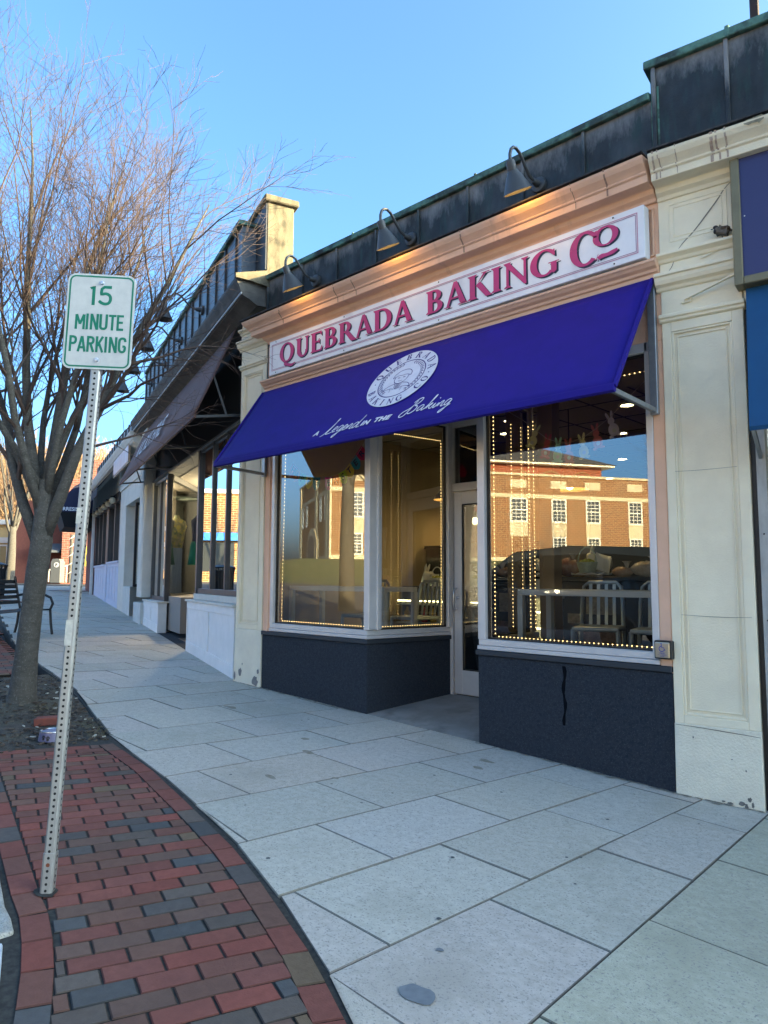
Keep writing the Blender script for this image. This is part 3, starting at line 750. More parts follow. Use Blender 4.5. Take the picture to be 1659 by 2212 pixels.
# ---- recessed entrance: floor, door frame, transom, door
m = MB(); m.add([(-2.953, .012, gz(-2.95, 0)+.004), (-1.632, .012, gz(-1.63, 0)+.004), (-1.8, 1.08, .255), (-2.772, 1.08, .262)]+[(-2.953, .012, -.1), (-1.632, .012, -.1), (-1.8, 1.08, -.1), (-2.772, 1.08, -.1)],
              [(0, 1, 2, 3), (4, 5, 1, 0), (6, 7, 3, 2)])
obj("porch_floor", m, mat("porch_concrete", (.22, .2, .175), (.30, .275, .245), scale=4, rough=.9, bump=.3, bscale=220, c3=(.125, .115, .10), scale3=2.2, lo3=.5, hi3=.7), BK)
m = MB()
for x_ in (-2.765, -1.815): m.box(x_-.025, x_+.025, 1.06, 1.16, .25, 3.16)
m.box(-2.74, -1.84, 1.06, 1.16, 2.385, 2.47); m.box(-2.74, -1.84, 1.06, 1.16, 3.08, 3.16)
df = obj("door_frame", m, alu, BK, bevel=.004)
m = MB(); m.box(-2.74, -1.84, 1.1, 1.106, 2.47, 3.08); obj("transom_pane", m, shop_glass, df)
m = MB()
for (x0, x1, z0, z1) in ((-2.732, -2.632, .27, 2.375), (-1.945, -1.848, .27, 2.375), (-2.632, -1.945, 2.245, 2.375), (-2.632, -1.945, .27, .515)): m.box(x0, x1, 1.075, 1.12, z0, z1)
dr = obj("door", m, alu, BK, bevel=.004)
m = MB()
for (x0, x1, z0, z1) in ((-2.6315, -2.619, .5155, 2.2445), (-1.958, -1.9455, .5155, 2.2445), (-2.619, -1.958, .5155, .528), (-2.619, -1.958, 2.232, 2.2445)): m.box(x0, x1, 1.085, 1.11, z0, z1)
obj("gasket", m, gasket, dr)
m = MB(); m.box(-2.63, -1.947, 1.095, 1.1, .52, 2.24); obj("pane", m, shop_glass, dr)
m = MB(); m.tube([(-2.70, 1.075, 1.36), (-2.70, 1.03, 1.36), (-2.69, 1.005, 1.355), (-2.672, .99, 1.335), (-2.666, .985, 1.3), (-2.666, .985, 1.2), (-2.672, .99, 1.165), (-2.69, 1.005, 1.145), (-2.70, 1.03, 1.14), (-2.70, 1.075, 1.14)], .011, 10)
m.lathe([(.016, 0), (.016, .012), (.011, .016), (0, .017)], 12, (-2.682, 1.076, 1.26), (0, -1, 0))
obj("handle", m, mat("satin_metal", (.55, .55, .56), rough=.3, metal=.9), dr, smooth=True)
m = MB(); m.bar((-2.64, 1.145, 1.3), (-1.94, 1.145, 1.3), .025); obj("push_bar", m, mat("satin_metal", (.55, .55, .56)), dr, bevel=.004)

# ================================================================== sign board
SB = thing("sign_board", "long white sign board with magenta serif letters above the purple awning", "sign", (-2.263, -.06, 3.94))
m = MB(); m.box(-2.203, 2.203, -.035, .05, -.197, .197)
white_alu = mat("white_sign_face", (.82, .81, .80), (.76, .75, .74), scale=6, rough=.55, c3=(.55, .56, .58), scale3=3, lo3=.6, hi3=.9)
obj("panel", m, white_alu, SB, bevel=.004)
mag = mat("magenta_paint", (.52, .035, .165), (.46, .03, .145), scale=10, rough=.6); navy = mat("navy_paint", (.016, .02, .042), rough=.6); pinkl = mat("pink_line", (.55, .28, .36), rough=.6); mauve = mat("mauve_line", (.30, .10, .19), rough=.6)
ms, mf = MB(), MB()
def put(s, x0, h, base, wid):
    mb, w = lettering(s, h, wid); mb.xf(Matrix.Translation((x0, base, 0))); return ccw(mb)
L = [("QUEBRADA", -2.012, .213, -.094, 2.005), ("BAKING", .145, .213, -.094, 1.385), ("C", 1.605, .262, -.118, .25)]
for s, x0, h, b, w in L:
    mf.merge(put(s, x0, h, b, w)); q = put(s, x0, h, b, w); q.xf(Matrix.Translation((.016, -.014, 0))); ms.merge(q)
for dx, dy, dst in ((0, 0, mf), (.014, -.012, ms)):
    q = put("O", 1.80, .145, -.012, .225); q.xf(Matrix.Translation((dx, dy, 0))); dst.merge(q)
    q = MB(); ribbon(q, [(1.845, -.098), (1.87, -.085), (1.915, -.088), (1.96, -.082), (2.0, -.07)], [.026, .036, .024, .034, .02], 0, .0006); q.xf(Matrix.Translation((dx, dy, 0))); dst.merge(ccw(q))
SBM = frame((0, -.0365, 0), (1, 0, 0), (0, 0, 1))
def board(mb, dz): mb.xf(SBM @ Matrix.Translation((0, 0, dz))); return mb
obj("letter_shadow", board(ms, .0006), navy, SB); obj("lettering", board(mf, .0030), mag, SB)
def outline(w, h, t, z=0.):
    q = MB()
    for (a, b, c, d) in ((-w, w, h-t, h), (-w, w, -h, -h+t), (-w, -w+t, -h+t, h-t), (w-t, w, -h+t, h-t)): q.add([(a, c, z), (b, c, z), (b, d, z), (a, d, z)], [(0, 1, 2, 3)])
    return q
obj("border_line", board(outline(2.155, .152, .007), .001), pinkl, SB); obj("border_line", board(outline(2.142, .139, .004), .001), mauve, SB)
q = MB()
for x_ in (-2.08, -.95, .3, 1.97):
    for y_ in (-.176, .176): q.lathe([(.007, 0), (.006, .003), (0, .004)], 8, (x_, y_, .0))
obj("screw", board(q, .001), flash, SB)

# ================================================================== purple awning
AW = thing("awning", "purple fabric awning with a white oval emblem and white lettering over the bakery window", "awning", (-2.345, -.03, 3.60))
aw_m = mat("purple_canvas", (.010, .0022, .20), (.008, .002, .18), scale=7, rough=.75, bump=.12, bscale=600, spec=.3, c3=(.012, .003, .225), scale3=1.5)
XL, XR = -2.305, 2.305; YF, ZF = -.632, -.912
m = MB(); NXs, NT = 40, 12; k0 = 0
for sgn in (0, 1):
    for i in range(NXs+1):
        for j in range(NT+1):
            f = j/NT; x_ = XL+(XR-XL)*i/NXs; sag = .006*math.sin(math.pi*f)*(.6+.4*math.sin(i*.9))
            m.v.append((x_, YF*f+(.0+sag)*.8-.004*sgn, ZF*f-sag*.5-.004*sgn*0))
for i in range(NXs):
    for j in range(NT):
        a = i*(NT+1)+j; m.f.append((a, a+1, a+NT+2, a+NT+1))
m.f = [tuple(reversed(f)) for f in m.f]
m.v = m.v[:(NXs+1)*(NT+1)]
fab = obj("canvas", m, aw_m, AW, smooth='all'); so = fab.modifiers.new("solid", 'SOLIDIFY'); so.thickness = .003
m = MB(); m.tube([(XL, YF+.004, ZF-.018), (XR, YF+.004, ZF-.018)], .021, 10)
m.hexa([(XL, YF-.020, ZF-.03), (XR, YF-.020, ZF-.03), (XR, YF-.012, ZF-.03), (XL, YF-.012, ZF-.03)], [(XL, YF-.012, ZF+.02), (XR, YF-.012, ZF+.02), (XR, YF-.004, ZF+.02), (XL, YF-.004, ZF+.02)])
for x_ in (XL, XR): m.bar((x_, -.005, -.008), (x_, YF, ZF), .022, .03)
obj("hem", m, aw_m, AW, bevel=.003)
m = MB()
for x_ in (XL+.02, XR-.02):
    m.bar((x_, YF+.012, ZF-.02), (x_, .03, ZF-.045), .03, .034); m.box(x_-.028, x_+.028, .0, .036, ZF-.075, 0.0)
m.bar((XL, .02, -.015), (XR, .02, -.015), .03, .03)
obj("frame_arm", m, mat("galvanised_bar", (.33, .35, .36), (.27, .29, .3), scale=20, rough=.4, metal=.6), AW, bevel=.003)
slope = Vector((0, YF, ZF)).normalized(); LW = Vector((0, YF, ZF)).length
AM = frame((0, 0, 0), (1, 0, 0), -slope)     # x along the awning, y up the slope, z outwards
off = AM @ Vector((0, 0, 1)) - AM @ Vector((0, 0, 0))
def on_awning(mb, dz=.009): mb.xf(AM @ Matrix.Translation((0, 0, dz))); return mb
emw = mat("emblem_white", (.66, .68, .74), (.6, .62, .68), scale=12, rough=.75); emp = mat("emblem_ink", (.03, .018, .16), rough=.75)
cx, cy = .103, -.436; RX, RY = .393, .352
m = MB(); m.poly([(cx+a, cy+b, 0) for a, b in arc(0, 0, RX, RY, 0, 354, 59)]); obj("emblem", on_awning(m), emw, AW)
EM = [o for o in AW.children if o.name.startswith("emblem")][0]
ink = MB()
def ringline(rx, ry, w):
    o, i = arc(cx, cy, rx, ry, 0, 360, 60), arc(cx, cy, rx-w, ry-w, 0, 360, 60)
    for k in range(60): ink.poly([(*o[k], 0), (*o[k+1], 0), (*i[k+1], 0), (*i[k], 0)])
ringline(.268, .24, .010); 
def round_text(s, a0, a1, rad, h, flip):
    n = len(s)
    for i, ch in enumerate(s):
        if ch == ' ': continue
        a = R(a0+(a1-a0)*i/(n-1)); adv, P = gl(ch)
        for kk, p in enumerate(P):
            pts = []
            for (px, py) in p:
                lx, ly = (px-adv/2)*h*.95, (py-.5)*h
                u = Vector((math.cos(a), math.sin(a))); tdir = Vector((math.sin(a), -math.cos(a)))
                if flip: w_ = -u*ly - tdir*lx
                else: w_ = u*ly+tdir*lx
                c_ = u*rad
                pts.append(((cx+(c_.x+w_.x)*RX/RY), cy+c_.y+w_.y, .0001*(kk % 9)))
            ink.poly(pts)
round_text("QUEBRADA", 162, 14, .298, .078, False); round_text("BAKING CO", 205, 342, .298, .072, True)
for a in (181, 358): ink.poly([(cx+.325*math.cos(R(a))+.008*math.cos(t*.9), cy+.29*math.sin(R(a))+.008*math.sin(t*.9), 0) for t in range(7)])
random.seed(6)
for a0, a1 in ((105, 240), (75, -60)):      # two ears of wheat bent round the middle
    n_ = 15
    for i in range(n_):
        a = R(a0+(a1-a0)*i/n_); u = Vector((math.cos(a), math.sin(a))); tg = Vector((-u.y, u.x))*(1 if a1 > a0 else -1)
        c_ = Vector((cx+u.x*.228, cy+u.y*.205))
        for s_ in (-1, 1):
            e_ = c_+tg*.026+u*s_*.021
            ribbon(ink, [(c_.x, c_.y), ((c_.x+e_.x)/2+u.x*s_*.004, (c_.y+e_.y)/2+u.y*s_*.004), (e_.x, e_.y)], [.003, .009, .002], 0, .0003, 1)
    st_ = arc(cx, cy, .228, .205, a0, a1, 20); ribbon(ink, st_, .004, 0, .0006, 0)
# a plain line figure in the middle: cap, face, collar, arms
for pts, w_ in (([(-.12, .02), (-.115, .07), (-.07, .115), (0, .13), (.07, .115), (.115, .07), (.12, .02)], .006), ([(-.12, .02), (-.05, .05), (0, .04), (.05, .05), (.12, .02)], .005),
                ([(-.09, .03), (-.085, -.03), (-.05, -.065), (0, -.078), (.05, -.065), (.085, -.03), (.09, .03)], .006), ([(-.05, .01), (-.02, .01)], .008), ([(.02, .01), (.05, .01)], .008),
                ([(-.025, -.035), (0, -.042), (.025, -.035)], .005), ([(-.05, -.07), (-.15, -.1), (-.185, -.16)], .006), ([(.05, -.07), (.15, -.1), (.185, -.16)], .006),
                ([(-.05, -.07), (-.03, -.14), (0, -.16), (.03, -.14), (.05, -.07)], .005), ([(-.185, -.155), (-.09, -.13), (-.03, -.15)], .005), ([(.185, -.155), (.09, -.13), (.03, -.15)], .005),
                ([(-.08, -.14), (-.07, -.19)], .004), ([(.08, -.14), (.07, -.19)], .004)):
    ribbon(ink, [(cx+a*.9, cy+b*.9) for a, b in pts], w_, 0, .0009, 1)
for y_ in range(6): ribbon(ink, [(cx-.03+.003*y_, cy-.075-.011*y_), (cx+.03-.003*y_, cy-.075-.011*y_)], .004, 0, .0012, 0)
obj("emblem_drawing", on_awning(ccw(ink), .0102), emp, EM)
scr = MB()
def SC(pts, w=.0088, ox=0, oy=0, k=1., sh=.32): ribbon(scr, [(ox+(a+b*sh)*k, oy+b*k) for a, b in pts], [x_*1. for x_ in ([w]*len(pts) if not isinstance(w, list) else w)], 0, .0006*(1+len(scr.f) % 7*.15), 2)
def block(s, x0, y0, h, wid=None, sp=1.1):
    q = text_geo(s, size=h/.69, sx=1., shear=.28, off=0.004, align='LEFT', spacing=sp); xs_ = [v[0] for v in q.v]; w0 = max(xs_)-min(xs_); k = (wid/w0) if wid else 1
    q.xf(Matrix.Translation((x0, y0, .0004)) @ Matrix.Diagonal((k, 1, 1, 1)) @ Matrix.Translation((-min(xs_), 0, 0))); scr.merge(ccw(q))
bx = 2.345
block("A", -3.085+bx, -.995, .05, .075)
ox, oy = -2.915+bx, -1.0    # "Legend"
SC([(-.035, -.03), (0, -.012), (.03, .05), (.05, .12), (.065, .165), (.06, .18), (.05, .165), (.055, .12), (.04, .05), (.02, .0), (.03, -.012), (.07, -.004), (.115, .01)], [.007, .01, .012, .012, .01, .008, .01, .013, .014, .012, .01, .009, .006], ox, oy)
SC([(.085, .022), (.12, .035), (.135, .055), (.12, .072), (.098, .055), (.095, .02), (.112, .0), (.14, .01)], .011, ox, oy)
SC([(.205, .062), (.18, .075), (.155, .05), (.155, .015), (.175, .002), (.2, .03), (.215, .07), (.2, -.01), (.18, -.065), (.155, -.07), (.155, -.045), (.19, -.02), (.225, .01)], .011, ox, oy)
SC([(.22, .02), (.25, .035), (.265, .055), (.25, .072), (.23, .055), (.227, .02), (.243, .0), (.27, .01)], .011, ox, oy)
SC([(.27, .01), (.285, .065), (.285, .0), (.3, .05), (.32, .07), (.33, .055), (.325, .015), (.335, .0), (.35, .01)], .011, ox, oy)
SC([(.405, .062), (.38, .075), (.355, .05), (.355, .015), (.375, .0), (.4, .03), (.425, .1), (.435, .165), (.415, .05), (.412, .01), (.425, 0), (.45, .012)], .011, ox, oy)
block("IN", -2.45+bx, -.985, .05, .115); block("THE", -2.285+bx, -.977, .05, .20)
ox, oy = -1.94+bx, -.955    # "Baking"
SC([(.0, -.03), (-.03, -.035), (-.05, -.01), (-.03, .03), (.02, .05), (.05, .1), (.055, .15), (.045, .1), (.03, .03), (.015, -.02), (-.01, -.035)], .011, ox, oy)
SC([(.02, .12), (.05, .16), (.09, .165), (.1, .135), (.08, .1), (.05, .08), (.09, .075), (.105, .045), (.09, .005), (.05, -.01), (.035, .005)], .012, ox, oy)
SC([(.175, .062), (.15, .072), (.125, .05), (.128, .012), (.145, .002), (.17, .03), (.18, .065), (.178, .01), (.19, 0), (.21, .02)], .011, ox, oy)
SC([(.21, .01), (.235, .08), (.25, .15), (.24, .165), (.232, .12), (.225, .0), (.235, .04), (.262, .07), (.268, .055), (.245, .035), (.27, .0), (.29, .01)], .011, ox, oy)
SC([(.285, .015), (.305, .068), (.302, .01), (.315, 0), (.33, .015)], .011, ox, oy); SC([(.308, .105), (.314, .11)], .013, ox, oy)
SC([(.325, .01), (.345, .065), (.342, .0), (.36, .05), (.38, .07), (.388, .055), (.383, .015), (.393, 0), (.41, .012)], .011, ox, oy)
SC([(.46, .062), (.437, .075), (.415, .05), (.415, .015), (.435, .002), (.457, .03), (.47, .07), (.46, -.01), (.44, -.065), (.415, -.072), (.415, -.05), (.45, -.02), (.485, .01)], .011, ox, oy)
obj("lettering", on_awning(ccw(scr), .0095), emw, AW)

# ================================================================== gooseneck lamps over the sign
lampm = mat("dark_grey_enamel", (.055, .058, .06), (.05, .052, .054), scale=8, rough=.45, spec=.4); poster_in = mat("shade_inside", (.55, .5, .42), rough=.6)
bulbm = lamp_mat("warm_bulb", (1., .62, .28), 5.)
def gooseneck(loc, rz, label, reach=.43, group="gooseneck lamps above the shop signs", lit=True, k=1., tilt_deg=27):
    t = thing("gooseneck_lamp", label, "lamp", loc, rz, group)
    m = MB(); m.lathe([(.062*k, 0), (.066*k, .02), (.06*k, .035), (.03*k, .042), (.024*k, .1), (.016*k, .11)], 18, (0, 0, 0), (0, -1, 0)); obj("wall_mount", m, lampm, t, smooth=True)
    m = MB(); pts = [(0, -.09, 0), (0, -.16, .02), (0, -.22, .07), (0, -.26, .115), (0, -.3, .15), (0, -.345, .165), (0, -.385, .155), (0, -.415, .125), (0, -reach, .08), (0, -reach, .02)]
    m.tube([(p[0], p[1]*k, p[2]*k) for p in pts], .013*k, 10); obj("arm", m, lampm, t, smooth=True)
    hub = bpy.data.objects.new("shade", None)
    tilt = Matrix.Translation((0, -reach*k, .02*k)) @ Matrix.Rotation(R(tilt_deg), 4, 'X')
    m = MB(); m.lathe([(.015, .012), (.029, .008), (.036, -.008), (.037, -.07), (.044, -.078), (.045, -.09), (.058, -.104), (.110, -.222), (.114, -.229), (.110, -.228), (.05, -.1), (.03, -.08)], 26)
    m.v = [(a_*k, b_*k, c_*k) for a_, b_, c_ in m.v]; m.xf(tilt); bpy.data.objects.remove(hub)
    s_ = obj("shade", m, lampm, t, smooth=True)
    if lit:
        m = MB(); m.ball((0, 0, -.14*k), .026*k, 12, (1, 1, 1.25)); m.xf(tilt); obj("bulb", m, bulbm, s_, smooth='all')
        l = bpy.data.lights.new("lamp_light", 'POINT'); l.energy = .8; l.color = (1., .50, .14); l.shadow_soft_size = .03
        lo = bpy.data.objects.new("lamp_light", l); COL.objects.link(lo); lo.parent = t; lo.location = tilt @ Vector((0, 0, -.19*k))
    return t
gooseneck((-3.69, -.06, 4.645), 0, "dark gooseneck lamp above the first letters of the white sign, beside the cream pilaster")
gooseneck((-2.315, -.06, 4.645), 0, "dark gooseneck lamp over the middle of the white sign, a warm glow under its shade")
gooseneck((-.925, -.06, 4.63), 0, "dark gooseneck lamp over the right end of the white sign, nearest the navy shop sign")

# ================================================================== door opener plate
PP = thing("door_push_plate", "square steel wheelchair door opener plate in a black box beside the window sill", "push plate", (-.045, -.004, .98), 0)
m = MB(); m.box(-.06, .06, -.04, .012, -.062, .062); obj("box", m, gasket, PP, bevel=.006)
m = MB(); m.box(-.05, .05, -.052, -.04, -.052, .052); obj("plate", m, mat("brushed_steel", (.62, .55, .42), (.55, .48, .37), scale=30, stretch=(1, 1, 20), rough=.3, metal=.9), PP, bevel=.007, seg=2)
q = MB(); ribbon(q, arc(-.002, .008, .018, .018, 100, 350, 16), .005, 0, .0004, 0); ribbon(q, [(-.004, .036), (-.002, .018), (.012, .016), (.018, .0), (.024, .002)], .005, 0, .0006, 0); q.lathe([(.005, 0), (0, .0003)], 8, (-.005, .042, .0003))
tt = text_geo("PRESS", size=.014, off=.0002); tt.xf(Matrix.Translation((-.0, -.026, .0004))); q.merge(tt)
tt = text_geo("TO OPERATE", size=.0105); tt.xf(Matrix.Translation((0, -.036, .0004))); q.merge(tt)
tt = text_geo("DOOR", size=.0105); tt.xf(Matrix.Translation((0, -.046, .0004))); q.merge(tt)
q.xf(frame((0, -.0525, 0), (1, 0, 0), (0, 0, 1))); obj("symbol", q, mat("blue_print", (.04, .07, .35), rough=.6), PP)
# ================================================================== neighbouring shop on the right, turned with the bend of the street
RA = R(8)
RS = thing("corner_shop", "cream shopfront with cracked pilaster and tall blackened parapet right of the bakery", "shop", (0, 0, 0), RA)  # walls and parapet run on unseen, lengthened to shade the pavement
pilaster(RS, .003, .525, cream, creamr, -.1, -.12)
m = MB(); n = len(CORN)
RC = [(y*1.0, z-.012) for y, z in CORN]
m.prism(RC, .002, 30, 'x'); obj("cornice", m, cream, RS, bevel=.003)
m = MB(); m.box(.0, 30, -.246, -.06, 4.429, 4.441); obj("flashing", m, flash, RS)
m = MB(); m.box(.532, 30, .0, .3, 3.3, 4.16); m.box(2.95, 30, .0, .3, -.5, 3.3); obj("wall", m, cream, RS)
m = MB(); rr = random.Random(9)
for x_, w in ((.03, .012), (.0705, .008), (.18, .006), (.40, .02), (.44, .012), (.49, .012)):
    for (y0, z0, y1, z1) in ((-.238, 4.418, -.219, 4.363), (-.219, 4.363, -.178, 4.319), (-.178, 4.319, -.161, 4.298), (-.161, 4.298, -.158, 4.25)):
        dx = rr.uniform(-.008, .008); m.add([(x_+dx, y0-.0012, z0), (x_+dx+w, y0-.0012, z0), (x_+dx+w, y1-.0012, z1), (x_+dx, y1-.0012, z1)], [(0, 3, 2, 1)])
obj("drip_stain", m, mat("drip_stain_cream", (.34, .24, .19), (.48, .40, .31), scale=40, rough=.95), RS)
m = MB(); m.box(.004, 30, -.06, .06, 4.441, 5.15); obj("parapet", m, copper_tall, RS)
m = MB()
for x_ in (.018, .5, 1.07, 1.7, 2.3): m.box(x_-.014, x_+.014, -.085, -.058, 4.443, 5.147)
obj("standing_seam", m, copper, RS, bevel=.004)
m = MB(); m.box(-.004, .0035, -.07, .07, 4.443, 5.148); m.box(.036, .05, -.0625, -.0605, 4.45, 5.0); obj("verdigris_edge", m, verd, RS)
m = MB(); m.prism([(-.1, 5.14), (-.1, 5.2), (-.08, 5.21), (.2, 5.225), (.2, 5.14)], -.045, 30, 'x'); m.box(.5, .53, -.104, .2, 5.137, 5.222); obj("coping", m, verd, RS, bevel=.006)
m = MB(); m.box(.0, 30, .06, 8, 5.1, 5.138); m.box(.012, .06, .31, 8, -.3, 5.1); obj("roof", m, flash, RS)
# cracks and peeling on the pilaster head
m = MB()
def crack(pts, w, y): ribbon_pts = []; q = MB(); ribbon(q, pts, w, 0, .0015, 1); q.xf(frame((0, y, 0), (1, 0, 0), (0, 0, 1))); return q
for pts, w, y in (([(.5, 4.17), (.44, 4.12), (.40, 4.06), (.33, 3.98), (.27, 3.91), (.22, 3.86), (.17, 3.82), (.13, 3.775)], [.004, .006, .01, .011, .009, .008, .006, .003], -.0006),
                  ([(.06, 3.62), (.09, 3.66), (.1, 3.69)], [.003, .006, .003], -.0106), ([(.01, .49), (.14, .487), (.3, .478), (.45, .47), (.52, .465)], [.003, .004, .006, .004, .003], -.0052),
                  ([(.06, 2.2), (.2, 2.195), (.45, 2.2)], [.002, .003, .002], -.0006), ([(.07, 1.22), (.3, 1.21), (.5, 1.215)], [.002, .004, .002], -.0006)):
    m.merge(crack(pts, w, y))
obj("crack", m, mat("crack", (.2, .18, .14)), RS)
m = MB()
def patch(mb, x_, y_, z_, rx, rz_, sd, n_=14):
    r2 = random.Random(sd); mb.poly([(x_+rx*r2.uniform(.65, 1.2)*math.cos(2*math.pi*i/n_), y_, z_+rz_*r2.uniform(.65, 1.2)*math.sin(2*math.pi*i/n_)) for i in range(n_)])
for i, (x_, z_, rx, rz_) in enumerate(((.40, .045, .02, .014), (.445, .075, .014, .016), (.425, .03, .01, .02), (.462, .045, .008, .02), (.33, .035, .022, .008), (.29, .04, .012, .006), (.07, .022, .035, .01), (.2, .015, .05, .008), (.43, .25, .006, .007), (.12, .42, .005, .008), (.35, .31, .004, .004))):
    patch(m, x_, -.0138, z_, rx, rz_, i)
obj("chipped_patch", m, mat("chipped", (.12, .115, .10), (.2, .19, .17), scale=60, rough=1), RS)
m = MB()
patch(m, .66, -.2335, 4.40, .05, .022, 3, 16); patch(m, .70, -.2335, 4.40, .03, .025, 5, 12); obj("peeled_patch", m, mat("bare_stone", (.30, .27, .19), (.22, .2, .14), scale=30, rough=1, bump=.5), RS)
m = MB(); m.add([(.26, -.010, 3.662), (.30, -.022, 3.664), (.37, -.02, 3.685), (.42, -.0108, 3.70), (.38, -.0106, 3.705), (.31, -.0106, 3.685)], [(0, 1, 2, 3, 4, 5)]); obj("paint_flake", m, cream, RS)

# flat steel stay painted over on the pilaster
m = MB(); m.bar((.165, -.02, 3.395), (.50, -.075, 3.475), .012, .024, up=(0, 1, 0)); m.box(.14, .205, -.016, .002, 3.375, 3.405); m.lathe([(.01, 0), (.008, .006), (0, .007)], 8, (.17, -.016, 3.39), (0, -1, 0))
WB = obj("wall_stay", m, cream, None, bevel=.003); WB.rotation_euler = (0, 0, RA); tag(WB, "thin painted metal stay bolted across the cream pilaster below the perched bird", "wall bracket")
# navy sign box with a bronze frame
NS = thing("sign_box", "blank navy sign panel in a bronze frame at the right edge", "sign", (0, 0, 0), RA)
bronze = mat("bronze_frame", (.20, .17, .095), (.165, .14, .08), scale=8, rough=.5, metal=.35)
m = MB(); x0, x1, z0, z1, w = .50, 2.9, 3.375, 4.315, .055
for (a, b, c, d) in ((x0, x0+w, z0, z1), (x1-w, x1, z0, z1), (x0+w, x1-w, z1-w, z1), (x0+w, x1-w, z0, z0+w)): m.box(a, b, -.125, .002, c, d)
obj("frame", m, bronze, NS, bevel=.006)
m = MB(); m.box(x0+w, x1-w, -.108, -.02, z0+w, z1-w); obj("panel", m, mat("navy_panel", (.022, .026, .105), (.026, .03, .115), scale=3, rough=.5, speck=(.04, .045, .14), sscale=400), NS)
m = MB(); m.lathe([(.005, 0), (0, .004)], 8, (x0+w+.02, -.1085, 3.84), (0, -1, 0)); obj("rivet", m, white_alu, NS)
# blue awning below it
BA = thing("awning", "plain blue awning under the navy sign box at the right edge", "awning", (0, 0, 0), RA)
m = MB(); m.add([(.555, -.05, 3.37), (2.9, -.05, 3.37), (2.9, -.37, 2.385), (.588, -.37, 2.385)], [(0, 3, 2, 1)]); m.add([(.588, -.372, 2.385), (2.9, -.372, 2.385), (2.9, -.36, 2.36), (.588, -.36, 2.36)], [(0, 3, 2, 1)])
fb = obj("canvas", m, mat("blue_canvas", (.004, .065, .17), (.004, .056, .15), scale=5, rough=.8, bump=.1, bscale=500), BA); so = fb.modifiers.new("s", 'SOLIDIFY'); so.thickness = .004
m = MB(); m.bar((.605, -.36, 2.39), (.59, .01, 2.25), .022, .03); obj("frame_arm", m, mat("galvanised_bar", (.3, .3, .3)), BA)
# jamb strips and window beside the pilaster
m = MB(); m.box(.528, .56, .04, .3, -.2, 3.3); obj("gap_strip", m, gasket, RS)
m = MB(); m.box(.562, .62, .0, .3, -.2, 3.3); m.box(.625, 2.9, .02, .3, 2.02, 2.1); m.box(.625, 2.9, .02, .3, -.2, .5); obj("jamb", m, mat("weathered_alu", (.43, .42, .39), (.3, .29, .26), scale=12, stretch=(1, 1, .4), rough=.6), RS, bevel=.003)
m = MB()
for z_ in (.74, 1.2, 1.75, .3): m.lathe([(.006, 0), (.005, .003), (0, .004)], 8, (.59, -.001, z_), (0, -1, 0))
obj("screw", m, flash, RS)
m = MB(); m.box(.63, 2.9, .1, .12, .5, 2.02); obj("blind", m, mat("white_blind", (.6, .62, .66), rough=.5), RS)
m = MB(); m.box(.63, 2.9, .1, .12, 2.1, 3.3); obj("transom_pane", m, mat("dark_glass", (.03, .03, .028), rough=.1), RS)
# rusty post on the parapet
m = MB(); m.prism([(.655, -.07), (.662, -.085), (.706, -.085), (.713, -.07), (.706, -.07), (.70, -.078), (.668, -.078), (.662, -.07)], 5.18, 5.44, 'z')
PO = obj("parapet_post", m, mat("rusty_steel", (.018, .014, .014), (.045, .02, .014), scale=12, rough=.8), None); PO.rotation_euler = (0, 0, RA); tag(PO, "dark rusty steel post standing on the parapet at the top right", "post")
# sparrow on the ledge
BD = thing("sparrow", "small brown sparrow perched on the cream ledge, beak to the left", "bird", (0, 0, 0), RA)
def skin(name, verts, edges, radii, m, parent, sub=2):
    me = bpy.data.meshes.new(name); me.from_pydata(verts, edges, []); o = bpy.data.objects.new(name, me); COL.objects.link(o)
    s_ = o.modifiers.new("skin", 'SKIN'); s_.use_smooth_shade = True
    lay = me.skin_vertices[0].data
    for i, r_ in enumerate(radii): lay[i].radius = r_ if isinstance(r_, tuple) else (r_, r_); lay[i].use_root = (i == 0)
    o.modifiers.new("sub", 'SUBSURF').levels = sub; o.modifiers["sub"].render_levels = sub
    if m: me.materials.append(m)
    o.parent = parent; return o
bx, by, bz = .43, -.045, 3.80
feather = mat("brown_feathers", (.09, .055, .03), (.03, .02, .014), scale=60, stretch=(1, 1, 3), rough=.9)
belly = mat("grey_feathers", (.15, .13, .105), (.10, .088, .07), scale=60, rough=.9)
body = skin("body", [(bx, by, bz), (bx-.022, by, bz+.012), (bx-.036, by, bz+.03), (bx-.05, by, bz+.034), (bx+.025, by, bz-.004), (bx+.045, by, bz-.006)], [(0, 1), (1, 2), (2, 3), (0, 4), (4, 5)], [.031, .027, .019, .015, .022, .01], belly, BD)
m = MB(); m.ball((bx+.012, by-.012, bz+.012), .03, 12, (1.25, .75, .62)); m.ball((bx+.012, by+.012, bz+.012), .03, 12, (1.25, .75, .62)); obj("wing", m, feather, BD, smooth='all')
m = MB(); m.ball((bx-.044, by, bz+.042), .016, 10, (1.1, 1.1, .8)); obj("cap", m, mat("dark_feathers", (.035, .025, .02)), BD, smooth='all')
m = MB(); m.ball((bx-.046, by, bz+.014), .015, 10, (.9, 1.1, 1.2)); obj("bib", m, mat("black_feathers", (.012, .01, .01)), BD, smooth='all')
m = MB(); m.lathe([(.006, 0), (.004, .006), (0, .015)], 8, (bx-.063, by, bz+.036), (-1, 0, -.1)); obj("beak", m, gasket, BD)
m = MB(); m.hexa([(bx+.04, by-.008, bz-.006), (bx+.09, by-.01, bz-.012), (bx+.09, by+.01, bz-.012), (bx+.04, by+.008, bz-.006)], [(bx+.04, by-.008, bz+.002), (bx+.09, by-.01, bz-.008), (bx+.09, by+.01, bz-.008), (bx+.04, by+.008, bz+.002)]); obj("tail", m, feather, BD)
